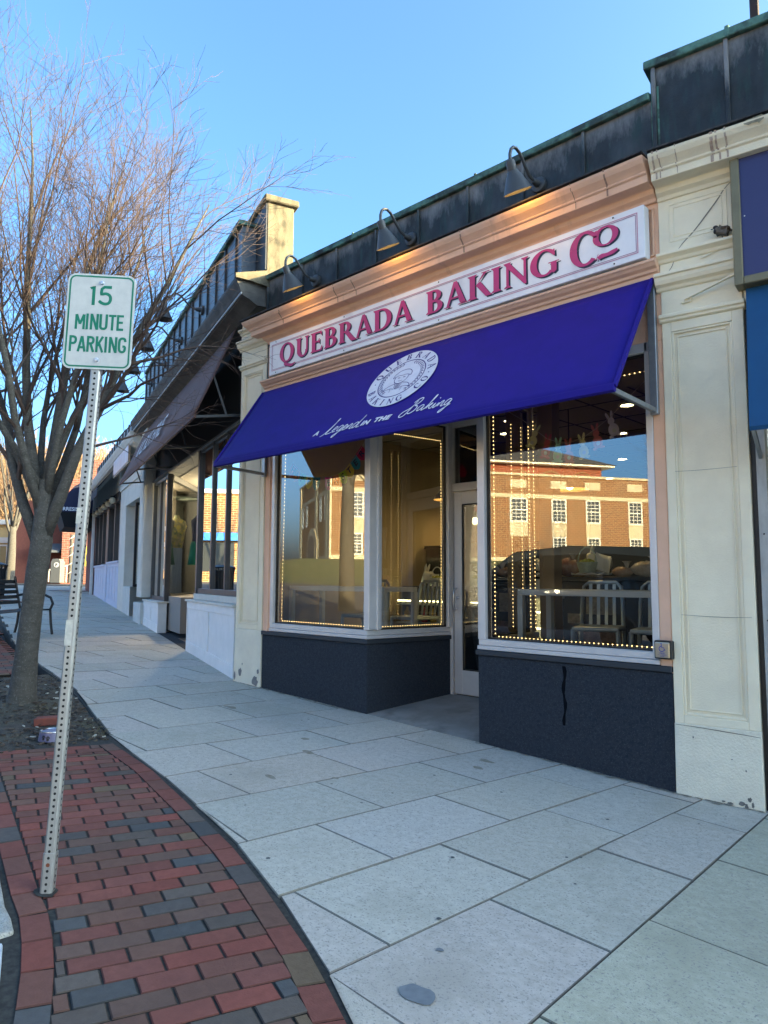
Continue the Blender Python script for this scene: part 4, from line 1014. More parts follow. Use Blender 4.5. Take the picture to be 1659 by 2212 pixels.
for dy in (-.01, .01):
    m = MB(); m.tube([(bx-.006, by+dy, bz-.025), (bx-.002, by+dy, bz-.038), (bx-.008, by+dy, bz-.049)], .0022, 6); m.tube([(bx-.02, by+dy, bz-.049), (bx+.004, by+dy, bz-.049)], .002, 6); obj("leg", m, gasket, BD)
# ================================================================== row of shops on the left (local x runs up the street, y out towards the road)
LA = R(161); LO = (-5.25, .05, 0)
UL = Vector((math.cos(LA), math.sin(LA), 0)); NL = Vector((-math.sin(LA), math.cos(LA), 0))
def LW_(s, d, z=0.): return Vector(LO)+UL*s+NL*d+Vector((0, 0, z))
def lgz(s, d): p = LW_(s, d); return gz(p.x, p.y)
whitep = mat("white_panel_paint", (.78, .76, .73), (.70, .69, .66), scale=4, rough=.7, bump=.15, bscale=60)
offw = mat("offwhite_stone", (.66, .62, .54), (.57, .54, .47), scale=3, rough=.85, bump=.3, bscale=90)
darkf = mat("dark_window_frame", (.045, .046, .048), (.06, .06, .062), scale=6, rough=.4)
brownc = mat("brown_canvas", (.135, .07, .055), (.115, .06, .048), scale=5, stretch=(1.5, 1, .3), rough=.85, bump=.1, bscale=400)
darkcorn = mat("weathered_cornice", (.10, .095, .085), (.055, .052, .048), scale=5, rough=.85, bump=.3, bscale=60, c3=(.22, .2, .16), scale3=2, lo3=.6, hi3=.8)
zinc = mat("weathered_zinc", (.12, .135, .15), (.085, .095, .11), scale=4, stretch=(2, 2, .5), rough=.5, metal=.3)
soffit = mat("soffit_grey", (.22, .22, .21), rough=.8)
CS = thing("clothing_shop", "clothing shop with white panelled bulkheads and dark framed display windows left of the bakery", "shop", LO, LA)
m = MB(); m.box(-.62, 8.0, -.3, -.16, 3.5, 4.7); m.box(-.1, 8.2, -7.6, -7.4, .2, 5.1); m.box(8.0, 8.2, -7.4, -.3, .2, 5.1); obj("wall", m, mat("dark_fascia", (.035, .036, .036), rough=.7), CS)
m = MB(); m.box(-.4, 8.2, -7.6, -.2, 5.12, 5.16); obj("roof", m, flash, CS)
m = MB(); m.box(.0, 8, -7.4, -.42, 3.42, 3.48); obj("ceiling", m, mat("shop_ceiling", (.32, .29, .25), rough=.9), CS)
m = MB(); m.box(-.0, 8, -7.4, -.2, .3, .42); obj("floor", m, mat("shop_floor", (.16, .11, .07), rough=.5), CS)
m = MB(); m.box(.02, 2.6, -1.6, -.2, .5, 1.19); m.box(4.2, 6.9, -1.6, -.2, .5, 1.12); obj("display_floor", m, mat("display_floor", (.25, .22, .19), rough=.7), CS)
LC = [(-.0, 4.60), (.10, 4.66), (.17, 4.69), (.18, 4.73), (.20, 4.74), (.21, 4.78), (.235, 4.83), (.25, 4.87), (.25, 4.91), (.0, 4.97), (-.2, 4.97), (-.2, 4.6)]
m = MB(); m.prism(LC, -.66, 8.05, 'x'); obj("cornice", m, darkcorn, CS)
m = MB(); m.box(-.66, 8.05, .181, .196, 4.705, 4.728); obj("cornice_edge", m, mat("pale_edge", (.42, .42, .41), rough=.7), CS)
m = MB(); m.box(-.12, 7.2, -.14, .05, 4.95, 5.80); obj("parapet", m, zinc, CS)
m = MB()
for i in range(15): x_ = .1+i*.508; m.box(x_-.014, x_+.014, .049, .078, 4.97, 5.80)
obj("standing_seam", m, mat("dark_seam", (.03, .033, .037), rough=.5), CS)
m = MB(); m.box(-.15, 7.23, -.16, .1, 5.80, 5.86); obj("coping", m, verd, CS, bevel=.005)
# chimney block at the party wall
stone_ch = mat("stained_stone", (.17, .145, .095), (.115, .098, .062), scale=6, stretch=(2.2, 2.2, .6), rough=.95, bump=.5, bscale=90, c3=(.05, .045, .03), scale3=9, lo3=.5, hi3=.68, stretch3=(1, 1, .5))
CH = thing("chimney", "square stone chimney with a capped top, lit by the low sun", "chimney", LO, LA)
m = MB(); m.box(-.52, .28, -.48, -.145, 4.9, 5.96); obj("stack", m, stone_ch, CH, bevel=.01)
m = MB(); m.box(-.57, .33, -.53, -.10, 5.96, 6.04); obj("cap", m, stone_ch, CH, bevel=.012)
m = MB(); m.box(-.515, .28, -.1435, -.13, 5.12, 5.955); obj("metal_cladding", m, mat("dark_cladding", (.03, .033, .036), rough=.6), CH)
m = MB(); m.prism([(-.3, 4.8), (.1, 4.86), (.27, 4.87), (.27, 4.92), (-.1, 5.02), (-.3, 5.02)], -.71, -.665, 'x'); obj("cornice_return", m, stone_ch, CH)
# bulkheads with sunk panels
def panelled(parent, x0, x1, y, z0a, z0b, z1, mt, npan, thick=.16, name="bulkhead", cols=None):
    m = MB(); m.hexa([(x0, y-thick, z0a), (x1, y-thick, z0b), (x1, y-.014, z0b), (x0, y-.014, z0a)], [(x0, y-thick, z1), (x1, y-thick, z1), (x1, y-.014, z1), (x0, y-.014, z1)])
    w = (x1-x0)/npan; t = .075
    kick = lambda x: (z0a+(z0b-z0a)*(x-x0)/(x1-x0))
    m.hexa([(x0, y-.0142, z0a), (x1, y-.0142, z0b), (x1, y, z0b), (x0, y, z0a)], [(x0, y-.0142, z0a+.2), (x1, y-.0142, z0b+.2), (x1, y, z0b+.2), (x0, y, z0a+.2)])
    m.box(x0, x1, y-.0142, y, z1-.1, z1)
    for i in range(npan+1):
        xa = x0+i*w-t/2; xb = xa+t; xa, xb = max(xa, x0), min(xb, x1)
        m.hexa([(xa, y-.0142, kick(xa)+.2), (xb, y-.0142, kick(xb)+.2), (xb, y-.002, kick(xb)+.2), (xa, y-.002, kick(xa)+.2)], [(xa, y-.0142, z1-.1), (xb, y-.0142, z1-.1), (xb, y-.002, z1-.1), (xa, y-.002, z1-.1)])
    return obj(name, m, mt, parent, bevel=.003)
panelled(CS, .02, 2.72, 0., lgz(.02, 0)-.05, lgz(2.72, 0)-.05, 1.10, whitep, 2)
panelled(CS, 5.25, 6.98, 0., lgz(5.25, 0)-.05, lgz(7, 0)-.05, .99, whitep, 2)
m = MB(); m.box(-.0, 2.76, -.3, .025, 1.102, 1.135); m.box(.0, 2.74, -.28, -.1, 1.137, 1.22); obj("sill", m, offw, CS, bevel=.004)
m = MB(); m.prism([(5.2, .025), (7.0, .025), (7.0, -.4), (7.4, -1.5), (7.2, -1.5), (5.25, -.3)], .992, 1.02, 'z'); obj("sill", m, offw, CS, bevel=.004)
dd = Vector((2.4, -1.1)).normalized()
m = MB(); za = lgz(5.3, 0)-.05     # splayed side of the far display, facing the entrance
m.hexa([(5.26, -.004, za), (5.26, -.12, za), (7.5, -1.25, za), (7.6, -1.12, za)], [(5.26, -.004, .985), (5.26, -.12, .985), (7.5, -1.25, .985), (7.6, -1.12, .985)]); obj("bulkhead_side", m, whitep, CS)
m = MB(); m.add([(2.74, -.01, lgz(2.7, 0)+.006), (5.24, -.01, lgz(5.2, 0)+.006), (7.4, -1.3, lgz(5.2, 0)+.03), (2.9, -1.6, lgz(2.7, 0)+.03)], [(3, 2, 1, 0), (0, 1, 2, 3)][:1]); obj("entry_mat", m, mat("black_mat", (.018, .02, .024), rough=.95, bump=.5, bscale=300), CS)
# display windows
def bars(parent, name, lst, mt, bev=.004):
    m = MB()
    for a in lst: m.box(*a)
    return obj(name, m, mt, parent, bevel=bev)
wr = bars(CS, "window", [(.02, .10, -.2, -.13, 1.22, 3.46), (1.0, 1.06, -.2, -.13, 1.3, 3.46), (1.80, 1.87, -.2, -.13, 1.3, 3.46), (2.66, 2.76, -.2, -.12, 1.22, 3.46), (.1, 2.66, -.19, -.14, 1.222, 1.30), (.1, 2.66, -.19, -.14, 3.40, 3.46)], darkf)
m = MB(); m.add([(.1, -.165, 1.3), (2.66, -.165, 1.3), (2.66, -.165, 3.4), (.1, -.165, 3.4)], [(0, 1, 2, 3)]); obj("pane", m, shop_glass, wr)
m = MB(); m.bar((2.71, -.21, 1.24), (2.4, -1.5, 1.24), .07); m.bar((2.71, -.21, 3.42), (2.4, -1.5, 3.42), .07); m.bar((2.4, -1.5, 1.2), (2.4, -1.5, 3.46), .07); wr2 = obj("window", m, darkf, CS)
m = MB(); m.add([(2.70, -.22, 1.27), (2.41, -1.47, 1.27), (2.41, -1.47, 3.39), (2.70, -.22, 3.39)], [(0, 1, 2, 3)]); obj("pane", m, shop_glass, wr2)
wl = bars(CS, "window", [(5.32, 5.42, -.22, -.12, 1.02, 3.42), (6.18, 6.24, -.2, -.14, 1.1, 3.42), (6.88, 6.96, -.2, -.13, 1.02, 3.42), (5.42, 6.88, -.19, -.14, 1.022, 1.10), (5.42, 6.88, -.19, -.14, 3.36, 3.42)], darkf)
m = MB(); m.add([(5.42, -.165, 1.1), (6.88, -.165, 1.1), (6.88, -.165, 3.36), (5.42, -.165, 3.36)], [(0, 1, 2, 3)]); obj("pane", m, shop_glass, wl)
m = MB(); m.bar((5.37, -.2, 1.09), (7.5, -1.22, 1.09), .09, .13); m.bar((5.37, -.2, 3.36), (7.5, -1.22, 3.36), .09, .1); m.bar((7.5, -1.22, 1.02), (7.5, -1.22, 3.42), .09)
wl2 = obj("window", m, darkf, CS)
m = MB(); m.add([(5.40, -.215, 1.15), (7.46, -1.2, 1.15), (7.46, -1.2, 3.32), (5.40, -.215, 3.32)], [(0, 1, 2, 3)]); obj("pane", m, glass("display_glass", refl=.12, ior=1.6), wl2)
m = MB(); m.box(2.76, 7.4, -1.9, -.12, 3.43, 3.49); m.prism([(-.14, 3.49), (-.10, 3.47), (-.10, 3.44), (-.14, 3.44)], .0, 7.2, 'x'); obj("entry_ceiling", m, soffit, CS)
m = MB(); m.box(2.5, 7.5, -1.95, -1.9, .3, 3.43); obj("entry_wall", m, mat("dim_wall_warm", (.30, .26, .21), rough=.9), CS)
# pilasters and the white surround of the next shop
m = MB(); m.box(6.98, 7.62, -.3, .05, lgz(7, 0)+.55, 4.6); m.box(7.06, 7.1, .05, .06, 1.2, 4.4); obj("pilaster", m, offw, CS, bevel=.006)
whiteb = mat("white_brick", (.60, .59, .54), (.5, .49, .45), scale=6, rough=.85, bump=.9, bscale=22)
m = MB(); za = lgz(7.2, 0)-.05; m.box(6.97, 7.95, -.5, .062, za, .94); obj("brick_pier", m, whiteb, CS, bevel=.008)
NB = thing("narrow_shop", "narrow shop with a white stone surround and a recessed dark window beyond the clothing shop", "shop", LO, LA)
m = MB(); m.box(7.63, 11.35, -.45, .0, 3.24, 4.6); m.box(10.25, 11.35, -.5, .0, .5, 3.24); obj("surround", m, offw, NB, bevel=.008)
m = MB(); m.box(7.64, 11.34, .0, .03, 3.70, 3.78); obj("string_course", m, offw, NB, bevel=.005)
za = lgz(9.6, 0)-.06; m = MB(); m.prism([(9.05, .0), (10.3, .0), (10.3, -.6), (9.6, -.6)], za, 1.25, 'z'); obj("brick_pier", m, whiteb, NB, bevel=.008)
m = MB(); m.bar((9.12, -.1, 1.28), (10.2, -1.4, 1.28), .06); m.bar((9.12, -.1, 3.2), (10.2, -1.4, 3.2), .06)
for f in (0, .5, 1): m.bar((9.12+1.08*f, -.1-1.3*f, 1.25), (9.12+1.08*f, -.1-1.3*f, 3.22), .06)
wn = obj("window", m, gasket, NB)
m = MB(); m.add([(9.12, -.1, 1.3), (10.2, -1.4, 1.3), (10.2, -1.4, 3.18), (9.12, -.1, 3.18)], [(0, 1, 2, 3)]); obj("pane", m, shop_glass, wn)
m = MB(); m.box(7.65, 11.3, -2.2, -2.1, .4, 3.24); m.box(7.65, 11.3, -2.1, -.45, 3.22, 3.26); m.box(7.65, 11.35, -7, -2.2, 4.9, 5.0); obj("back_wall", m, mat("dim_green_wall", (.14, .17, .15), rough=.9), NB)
m = MB(); m.prism([(y, z-.2) for y, z in LC], 8.06, 18.3, 'x'); obj("cornice", m, offw, NB)
m = MB(); m.box(7.3, 18.3, -.2, .02, 4.91, 5.25); obj("parapet", m, zinc, NB)
m = MB()
for i in range(18): x_ = 7.6+i*.6; m.box(x_-.014, x_+.014, .019, .05, 4.93, 5.24)
obj("standing_seam", m, mat("dark_seam", (.03, .033, .037)), NB)
PS = thing("sign_board", "pinkish sign board in a wooden frame above the narrow white shop", "sign", LO, LA)
m = MB(); m.box(8.65, 11.6, .15, .19, 4.08, 4.56); obj("frame", m, mat("wood_frame", (.30, .2, .12), rough=.6), PS)
m = MB(); m.box(8.72, 11.53, .185, .196, 4.14, 4.50); obj("panel", m, mat("pink_panel", (.45, .27, .29), (.5, .42, .46), scale=2.5, rough=.35), PS)
q = MB(); rr = random.Random(3)
for row, z_ in ((0, 4.36), (1, 4.22)):
    x_ = 9.0
    while x_ < 11.2: w = rr.uniform(.05, .13); ribbon(q, [(-x_, z_), (-x_-w*.5, z_+.09), (-x_-w, z_)], .025, 0, .001, 0); x_ += w+.05
q.xf(frame((0, .198, 0), (-1, 0, 0), (0, 0, 1))); obj("faded_lettering", q, mat("faded_white", (.6, .52, .52), rough=.6), PS)
# brown awning
BW_ = thing("awning", "long brown fabric awning with white lettering over the clothing shop", "awning", LO, LA)
m = MB(); a0, a1 = .12, 7.35; N = 30
for i in range(N+1):
    x_ = a0+(a1-a0)*i/N
    for f in (0, .25, .5, .75, 1.): m.v.append((x_, .02+.49*f+.012*math.sin(i*1.3)*math.sin(math.pi*f), 4.58-1.17*f-.02*math.sin(math.pi*f)))
for i in range(N):
    for j in range(4): a = i*5+j; m.f.append((a, a+1, a+6, a+5))
fb = obj("canvas", m, brownc, BW_, smooth='all'); so = fb.modifiers.new("s", 'SOLIDIFY'); so.thickness = .006
m = MB(); m.bar((a0, .51, 3.40), (a1, .51, 3.40), .03); obj("hem", m, brownc, BW_)
m = MB()
for x_ in (.2, 2.6, 5.0, 7.2): m.bar((x_, .5, 3.41), (x_, -.14, 3.50), .025, .03); m.bar((x_, .28, 3.95), (x_, .1, 3.45), .02, .025)
obj("frame_arm", m, mat("dark_steel_bar", (.05, .055, .06), rough=.5, metal=.4), BW_)
q = text_geo("TACKS DNA", size=.62, sx=.72, off=.0, spacing=1.08)      # letters read along the slope from the far end
nrm = Vector((0, 1.17, .49)).normalized(); up_ = Vector((0, -.49, 1.17)).normalized()
q = text_geo("KICKS FINE", size=.60, sx=.9, spacing=1.05); q.xf(frame((4.8, .375, 3.76), (-1, 0, 0), up_) @ Matrix.Translation((0, 0, .022))); obj("lettering", q, mat("awning_white", (.6, .6, .6), rough=.7), BW_)
# gooseneck lamps on the parapet of the clothing shop
for i, (s_, lab) in enumerate(((1.95, "dark gooseneck lamp on the clothing shop parapet, the highest seen between the branches"), (3.5, "dark gooseneck lamp on the clothing shop parapet, next beside the parking sign edge"), (5.0, "dark gooseneck lamp on the clothing shop parapet, half behind the parking sign"), (6.5, "dark gooseneck lamp on the clothing shop parapet, farthest up the street"))):
    p = LW_(s_, .05, 5.42); gooseneck(tuple(p), LA+math.pi, lab, reach=.5, lit=False, k=1.12, tilt_deg=0)
# ---- shop window goods: dressed stands
steel = mat("satin_metal", (.55, .55, .56))
def stand(name, s_, d_, z0, lab, parts, cat="mannequin"):
    p = LW_(s_, d_, z0); t = thing(name, lab, cat, tuple(p), LA, "dress stands in the clothing shop window")
    m = MB(); m.lathe([(.13, 0), (.13, .012), (.02, .03), (.012, .06)], 16); m.tube([(0, 0, .03), (0, 0, 1.1)], .012, 8); obj("stand", m, mat("dark_steel_bar", (.05, .055, .06)), t, smooth=True)
    for nm, prof_, mt, sc in parts:
        m = MB(); m.lathe(prof_, 20); m.v = [(x*sc[0]*(1+.05*math.sin(9*math.atan2(y, x))), y*sc[1], z) for x, y, z in m.v]; obj(nm, m, mt, t, smooth='all')
    return t
jean = mat("pale_denim", (.30, .40, .52), (.22, .30, .42), scale=8, stretch=(3, 3, .4), rough=.9); green_s = mat("green_skirt", (.01, .16, .085), (.008, .11, .06), scale=7, stretch=(3, 3, .3), rough=.8)
floral = mat("floral_top", (.42, .33, .22), (.10, .16, .05), scale=9, rough=.8, c3=(.5, .42, .08), scale3=12, lo3=.5, hi3=.6); navyj = mat("navy_jacket", (.018, .024, .045), rough=.85)
stand("dress_stand", 6.55, -1.05, 1.1, "mannequin in a floral top and pale blue jeans in the shop window", [("trousers", [(.17, .05), (.15, .5), (.16, .95), (.14, 1.02)], jean, (1, .6)), ("top", [(.15, .98), (.17, 1.1), (.2, 1.3), (.24, 1.45), (.2, 1.55), (.07, 1.6), (.05, 1.66)], floral, (1.1, .65))])
stand("dress_stand", 5.95, -.85, 1.1, "mannequin in a navy jacket and bright green skirt in the shop window", [("skirt", [(.25, .62), (.22, .8), (.19, 1.0), (.16, 1.08)], green_s, (1, .75)), ("jacket", [(.17, 1.02), (.16, 1.15), (.2, 1.4), (.22, 1.5), (.1, 1.58), (.05, 1.62)], navyj, (1.1, .65))])
stand("dress_stand", .75, -.75, 1.2, "mannequin in a long pale dress with a mustard scarf at the shop window edge", [("dress", [(.27, .05), (.22, .5), (.16, 1.0), (.2, 1.25)], mat("pale_dress", (.5, .52, .56), (.42, .44, .48), scale=6, stretch=(3, 3, .3), rough=.8), (1, .7)), ("scarf", [(.19, 1.25), (.21, 1.4), (.16, 1.52), (.06, 1.58), (.05, 1.68)], mat("mustard_knit", (.5, .28, .03), (.05, .12, .05), scale=6, rough=.9), (1.05, .7))])
t = thing("clothes_bundle", "striped lime and black garment on a rail in the shop window", "clothes", tuple(LW_(2.1, -1.1, 1.2)), LA)
m = MB(); m.tube([(0, 0, 0), (0, 0, 1.05)], .012, 6); m.bar((-.25, 0, 1.05), (.25, 0, 1.05), .015); obj("rail", m, steel, t)
for i in range(6): m = MB(); m.box(-.2, -.08, -.03, .03, .3+i*.11, .3+i*.11+.1); obj("stripe", m, mat("lime", (.45, .65, .02), rough=.7) if i % 2 else gasket, t)
m = MB(); m.box(.0, .2, -.04, .04, .5, .95); obj("cloth", m, mat("cream_cloth", (.5, .47, .4), rough=.9), t, bevel=.03, seg=2)
# track lamps inside
for i, (s_, d_, lab) in enumerate(((5.9, -1.5, "small lit ceiling lamp in the clothing shop, nearer one"), (6.6, -1.7, "small lit ceiling lamp in the clothing shop, farther one"))):
    t = thing("ceiling_lamp", lab, "lamp", tuple(LW_(s_, d_, 3.2)), LA, "ceiling lamps in the clothing shop")
    m = MB(); m.tube([(0, 0, .22), (0, 0, .08)], .012, 6); m.lathe([(.02, .1), (.06, .06), (.11, 0), (.105, .0)], 16); obj("shade", m, mat("shade_grey", (.3, .3, .3), rough=.5), t, smooth=True)
    m = MB(); m.lathe([(.09, .012), (0, .01)], 12); obj("bulb", m, lamp_mat("warm_white_bulb", (1., .75, .42), 5.), t)
    l = bpy.data.lights.new("ceiling_lamp_light", 'POINT'); l.energy = 30; l.color = (1, .78, .55); l.shadow_soft_size = .08; lo = bpy.data.objects.new("ceiling_lamp_light", l); COL.objects.link(lo); lo.parent = t; lo.location = (0, 0, -.05)
# ---- dark shop with pale lilac panels
DS = thing("dark_shop", "dark timber shopfront with pale lilac panels farther up the street", "shop", LO, LA)
darkw = mat("dark_timber", (.022, .02, .021), (.03, .027, .027), scale=5, rough=.5); lilac = mat("lilac_panel", (.55, .56, .66), (.5, .51, .6), scale=4, rough=.7)
def zs_(s_): return lgz(s_, 0)-.06
panelled(DS, 11.4, 14.1, -.0, zs_(11.4), zs_(14.1), 1.86, lilac, 4); panelled(DS, 14.55, 17.9, -.0, zs_(14.55), zs_(17.9), 1.80, lilac, 5)
m = MB(); m.box(11.36, 14.15, -.2, .03, 1.862, 1.91); m.box(14.5, 17.95, -.2, .03, 1.802, 1.86); m.box(14.1, 14.54, -.25, .02, zs_(14.1), 1.86); obj("sill", m, lilac, DS)
m = MB()
for x_ in (11.36, 12.5, 14.05, 14.5, 15.6, 16.7, 17.8): m.box(x_, x_+.14, -.16, .0, 1.91, 3.5)
m.box(11.36, 18.2, -.18, .03, 3.5, 3.75); m.box(14.19, 14.5, -.3, -.0, 1.86, 3.5); fr = obj("window", m, darkw, DS)
m = MB(); m.add([(11.4, -.1, 1.9), (18.1, -.1, 1.9), (18.1, -.1, 3.5), (11.4, -.1, 3.5)], [(0, 1, 2, 3)]); obj("pane", m, shop_glass, fr)
m = MB(); m.box(11.36, 18.2, -.2, -.0, 3.75, 4.5); obj("fascia", m, offw, DS)
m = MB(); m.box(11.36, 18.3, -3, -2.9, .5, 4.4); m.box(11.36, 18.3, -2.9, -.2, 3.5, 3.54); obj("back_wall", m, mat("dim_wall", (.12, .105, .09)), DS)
m = MB(); m.box(18.2, 18.32, -6, .03, .4, 4.9); m.box(18.18, 18.34, .0, .1, .7, 4.6); obj("end_post", m, whitep, DS)
m = MB(); m.box(17.95, 18.18, -.2, .02, zs_(18), 3.5); obj("brick_edge", m, mat("dark_red_brick", (.12, .04, .03), (.07, .03, .025), scale=20, rough=.9), DS)
NAW = thing("awning", "dark navy awning with a blue tip over the dark timber shopfront", "awning", LO, LA)
m = MB(); m.add([(11.7, .03, 4.5), (18.2, .03, 4.5), (18.2, .55, 3.85), (11.7, .55, 3.85)], [(3, 2, 1, 0)]); m.add([(11.7, .552, 3.85), (18.2, .552, 3.85), (18.2, .56, 3.62), (11.7, .56, 3.62)], [(3, 2, 1, 0)])
fb = obj("canvas", m, mat("navy_canvas", (.006, .008, .018), rough=.85), NAW); so = fb.modifiers.new("s", 'SOLIDIFY'); so.thickness = .006
m = MB(); m.add([(16.9, .565, 4.05), (18.2, .565, 4.05), (18.2, .57, 3.8), (16.9, .57, 3.9)], [(3, 2, 1, 0)]); obj("blue_flap", m, mat("bright_blue", (.02, .16, .5), rough=.7), NAW)
for i in range(6):   # row of globe wall lamps under it
    s_ = 12.1+i*1.0; t = thing("wall_lamp", "small cream globe lamp in the row under the navy awning", "lamp", tuple(LW_(s_, .03, 3.62)), LA, "globe lamps under the navy awning")
    m = MB(); m.ball((0, .1, -.07), .09, 12); obj("globe", m, mat("cream_globe", (.5, .45, .33), rough=.4), t, smooth='all')
    m = MB(); m.lathe([(.03, 0), (.03, .03), (.06, .05), (.065, .07)][::-1], 12, (0, .1, -.02)); m.bar((0, 0, .0), (0, .1, .02), .03); obj("bracket", m, gasket, t)
# black box awning across the pavement end
IA = thing("awning", "black and navy domed awning reading IRRESIS at the far end of the row", "awning", LO, LA)
m = MB(); prof_ = [(.0, 4.9), (.35, 4.85), (.72, 4.62), (1.0, 4.25), (1.13, 3.95), (1.13, 3.72), (.98, 3.2), (.0, 3.18)]; m.prism(prof_[:6]+[(.0, 3.72)], 18.4, 21.5, 'x'); obj("canvas", m, mat("navy_canvas_lit", (.012, .016, .05), rough=.85), IA)
m = MB(); m.prism([(1.13, 3.715), (.98, 3.2), (.0, 3.18), (.0, 3.715)], 18.4, 21.5, 'x'); obj("underside", m, mat("black_canvas", (.004, .004, .005), rough=.9), IA)
q = text_geo("IRRESIS", size=.17, off=.004, align='LEFT'); q.xf(frame((18.392, 1.10, 3.765), (0, -1, 0), (0, 0, 1))); obj("lettering", q, emw, IA)
FB = thing("far_shop", "farther shop building closing the row under the domed awning", "shop", LO, LA)
m = MB(); m.box(18.35, 21.6, -7, -.02, .4, 4.95); obj("wall", m, mat("far_brick", (.20, .075, .055), (.16, .065, .05), scale=10, rough=.95), FB)
# ================================================================== 15 minute parking sign on a perforated steel post
galv = mat("galvanised_steel", (.36, .355, .335), (.29, .285, .27), scale=22, stretch=(3, 3, .6), rough=.45, metal=.45, bump=.08, bscale=60, c3=(.40, .39, .355), scale3=5, lo3=.5, hi3=.7)
hole_m = mat("post_hole", (.006, .006, .007), rough=.9)
PB = Vector((-1.126, -3.649, .14)); PT = Vector((-1.158, -3.518, 2.46))
axis = (PT-PB).normalized()
face = Vector((.93, -.37, 0)); yaw_n = R(-40.5)      # direction the front of the post and sign faces
fdir = Vector((math.cos(yaw_n), math.sin(yaw_n), 0)); fdir = (fdir-axis*fdir.dot(axis)).normalized(); side = axis.cross(fdir) * -1
side = fdir.cross(axis)*-1
PM = Matrix((side, -fdir, axis)).transposed().to_4x4(); PM.translation = PB     # local x right, -y towards the viewer, z up the post
SP = thing("parking_sign", "leaning perforated steel post with a white and green 15 minute parking sign", "road sign"); SP.matrix_world = PM
LEN = 2.66; a = .0222; c = .007
m = MB(); sec = [(-a+c, -a), (a-c, -a), (a, -a+c), (a, a-c), (a-c, a), (-a+c, a), (-a, a-c), (-a, -a+c)]; m.prism(sec, .17, LEN, 'z'); obj("post", m, galv, SP, bevel=.0015)
a2 = .0255; m = MB(); m.prism([(x*a2/a, y*a2/a) for x, y in sec], -.12, .175, 'z'); obj("base_sleeve", m, galv, SP, bevel=.0015)
for (fx, fy, nm) in ((0, -1, "front"), (1, 0, "side")):
    m = MB(); z = .03
    while z < LEN-.01:
        e = (a2 if z < .175 else a)+.0006; r_ = .0056
        P = [(r_*math.cos(2*math.pi*k/12), r_*math.sin(2*math.pi*k/12)) for k in range(12)]
        if fy: m.poly([(p, -e, z+q_) for p, q_ in P])
        else: m.poly([(e, p, z+q_) for p, q_ in P])
        z += .0254
    h_ = obj("hole_row", m, hole_m, SP)
m = MB(); m.poly([(.008*math.cos(k*.5236), -.0263, .13+.008*math.sin(k*.5236)) for k in range(12)]); obj("rust_spot", m, mat("rust", (.16, .045, .02), rough=.9), SP)
m = MB(); m.box(-.021, .008, -.0229, -.0226, 1.02, 1.13); m.box(-.0215, .0, -.0229, -.0226, 1.55, 1.62); obj("tape_residue", m, mat("tape_residue", (.5, .48, .42), (.38, .37, .33), scale=40, rough=.8), SP)
# the sign plate
ZC = 2.485; HW, HH, RC_ = .1525, .2285, .038
PL = MB()
def rrect(hw, hh, r_, n=8):
    out = []
    for cx_, cy_, a0 in ((hw-r_, hh-r_, 0), (-hw+r_, hh-r_, 90), (-hw+r_, -hh+r_, 180), (hw-r_, -hh+r_, 270)):
        out += [(cx_+r_*math.cos(R(a0+90*i/n)), cy_+r_*math.sin(R(a0+90*i/n))) for i in range(n+1)]
    return out
roll_ = Matrix.Translation((0, -.0245, ZC)) @ Matrix.Rotation(R(-1.2), 4, 'Y')
SG = Matrix(((1, 0, 0), (0, 0, -1), (0, 1, 0))).to_4x4()
def on_sign(mb, dz): mb.xf(roll_ @ SG @ Matrix.Translation((0, 0, dz))); return mb
m = MB(); m.prism(rrect(HW, HH, RC_), 0, .0025, 'z'); retro = mat("reflective_white", (.42, .42, .40), (.37, .37, .36), scale=25, stretch=(1, 1, 1), rough=.5, speck=(.46, .46, .45), sscale=900)
plate = obj("sign_plate", on_sign(m, 0), retro, SP, bevel=.0006)
green = mat("sign_green", (.0, .135, .075), (.0, .12, .066), scale=20, rough=.5)
m = MB(); o_ = rrect(HW-.009, HH-.009, RC_-.009); i_ = rrect(HW-.0165, HH-.0165, RC_-.0165)
for k in range(len(o_)): k2 = (k+1) % len(o_); m.poly([(*o_[k], 0), (*o_[k2], 0), (*i_[k2], 0), (*i_[k], 0)])
obj("border", on_sign(ccw(m), .0031), green, plate)
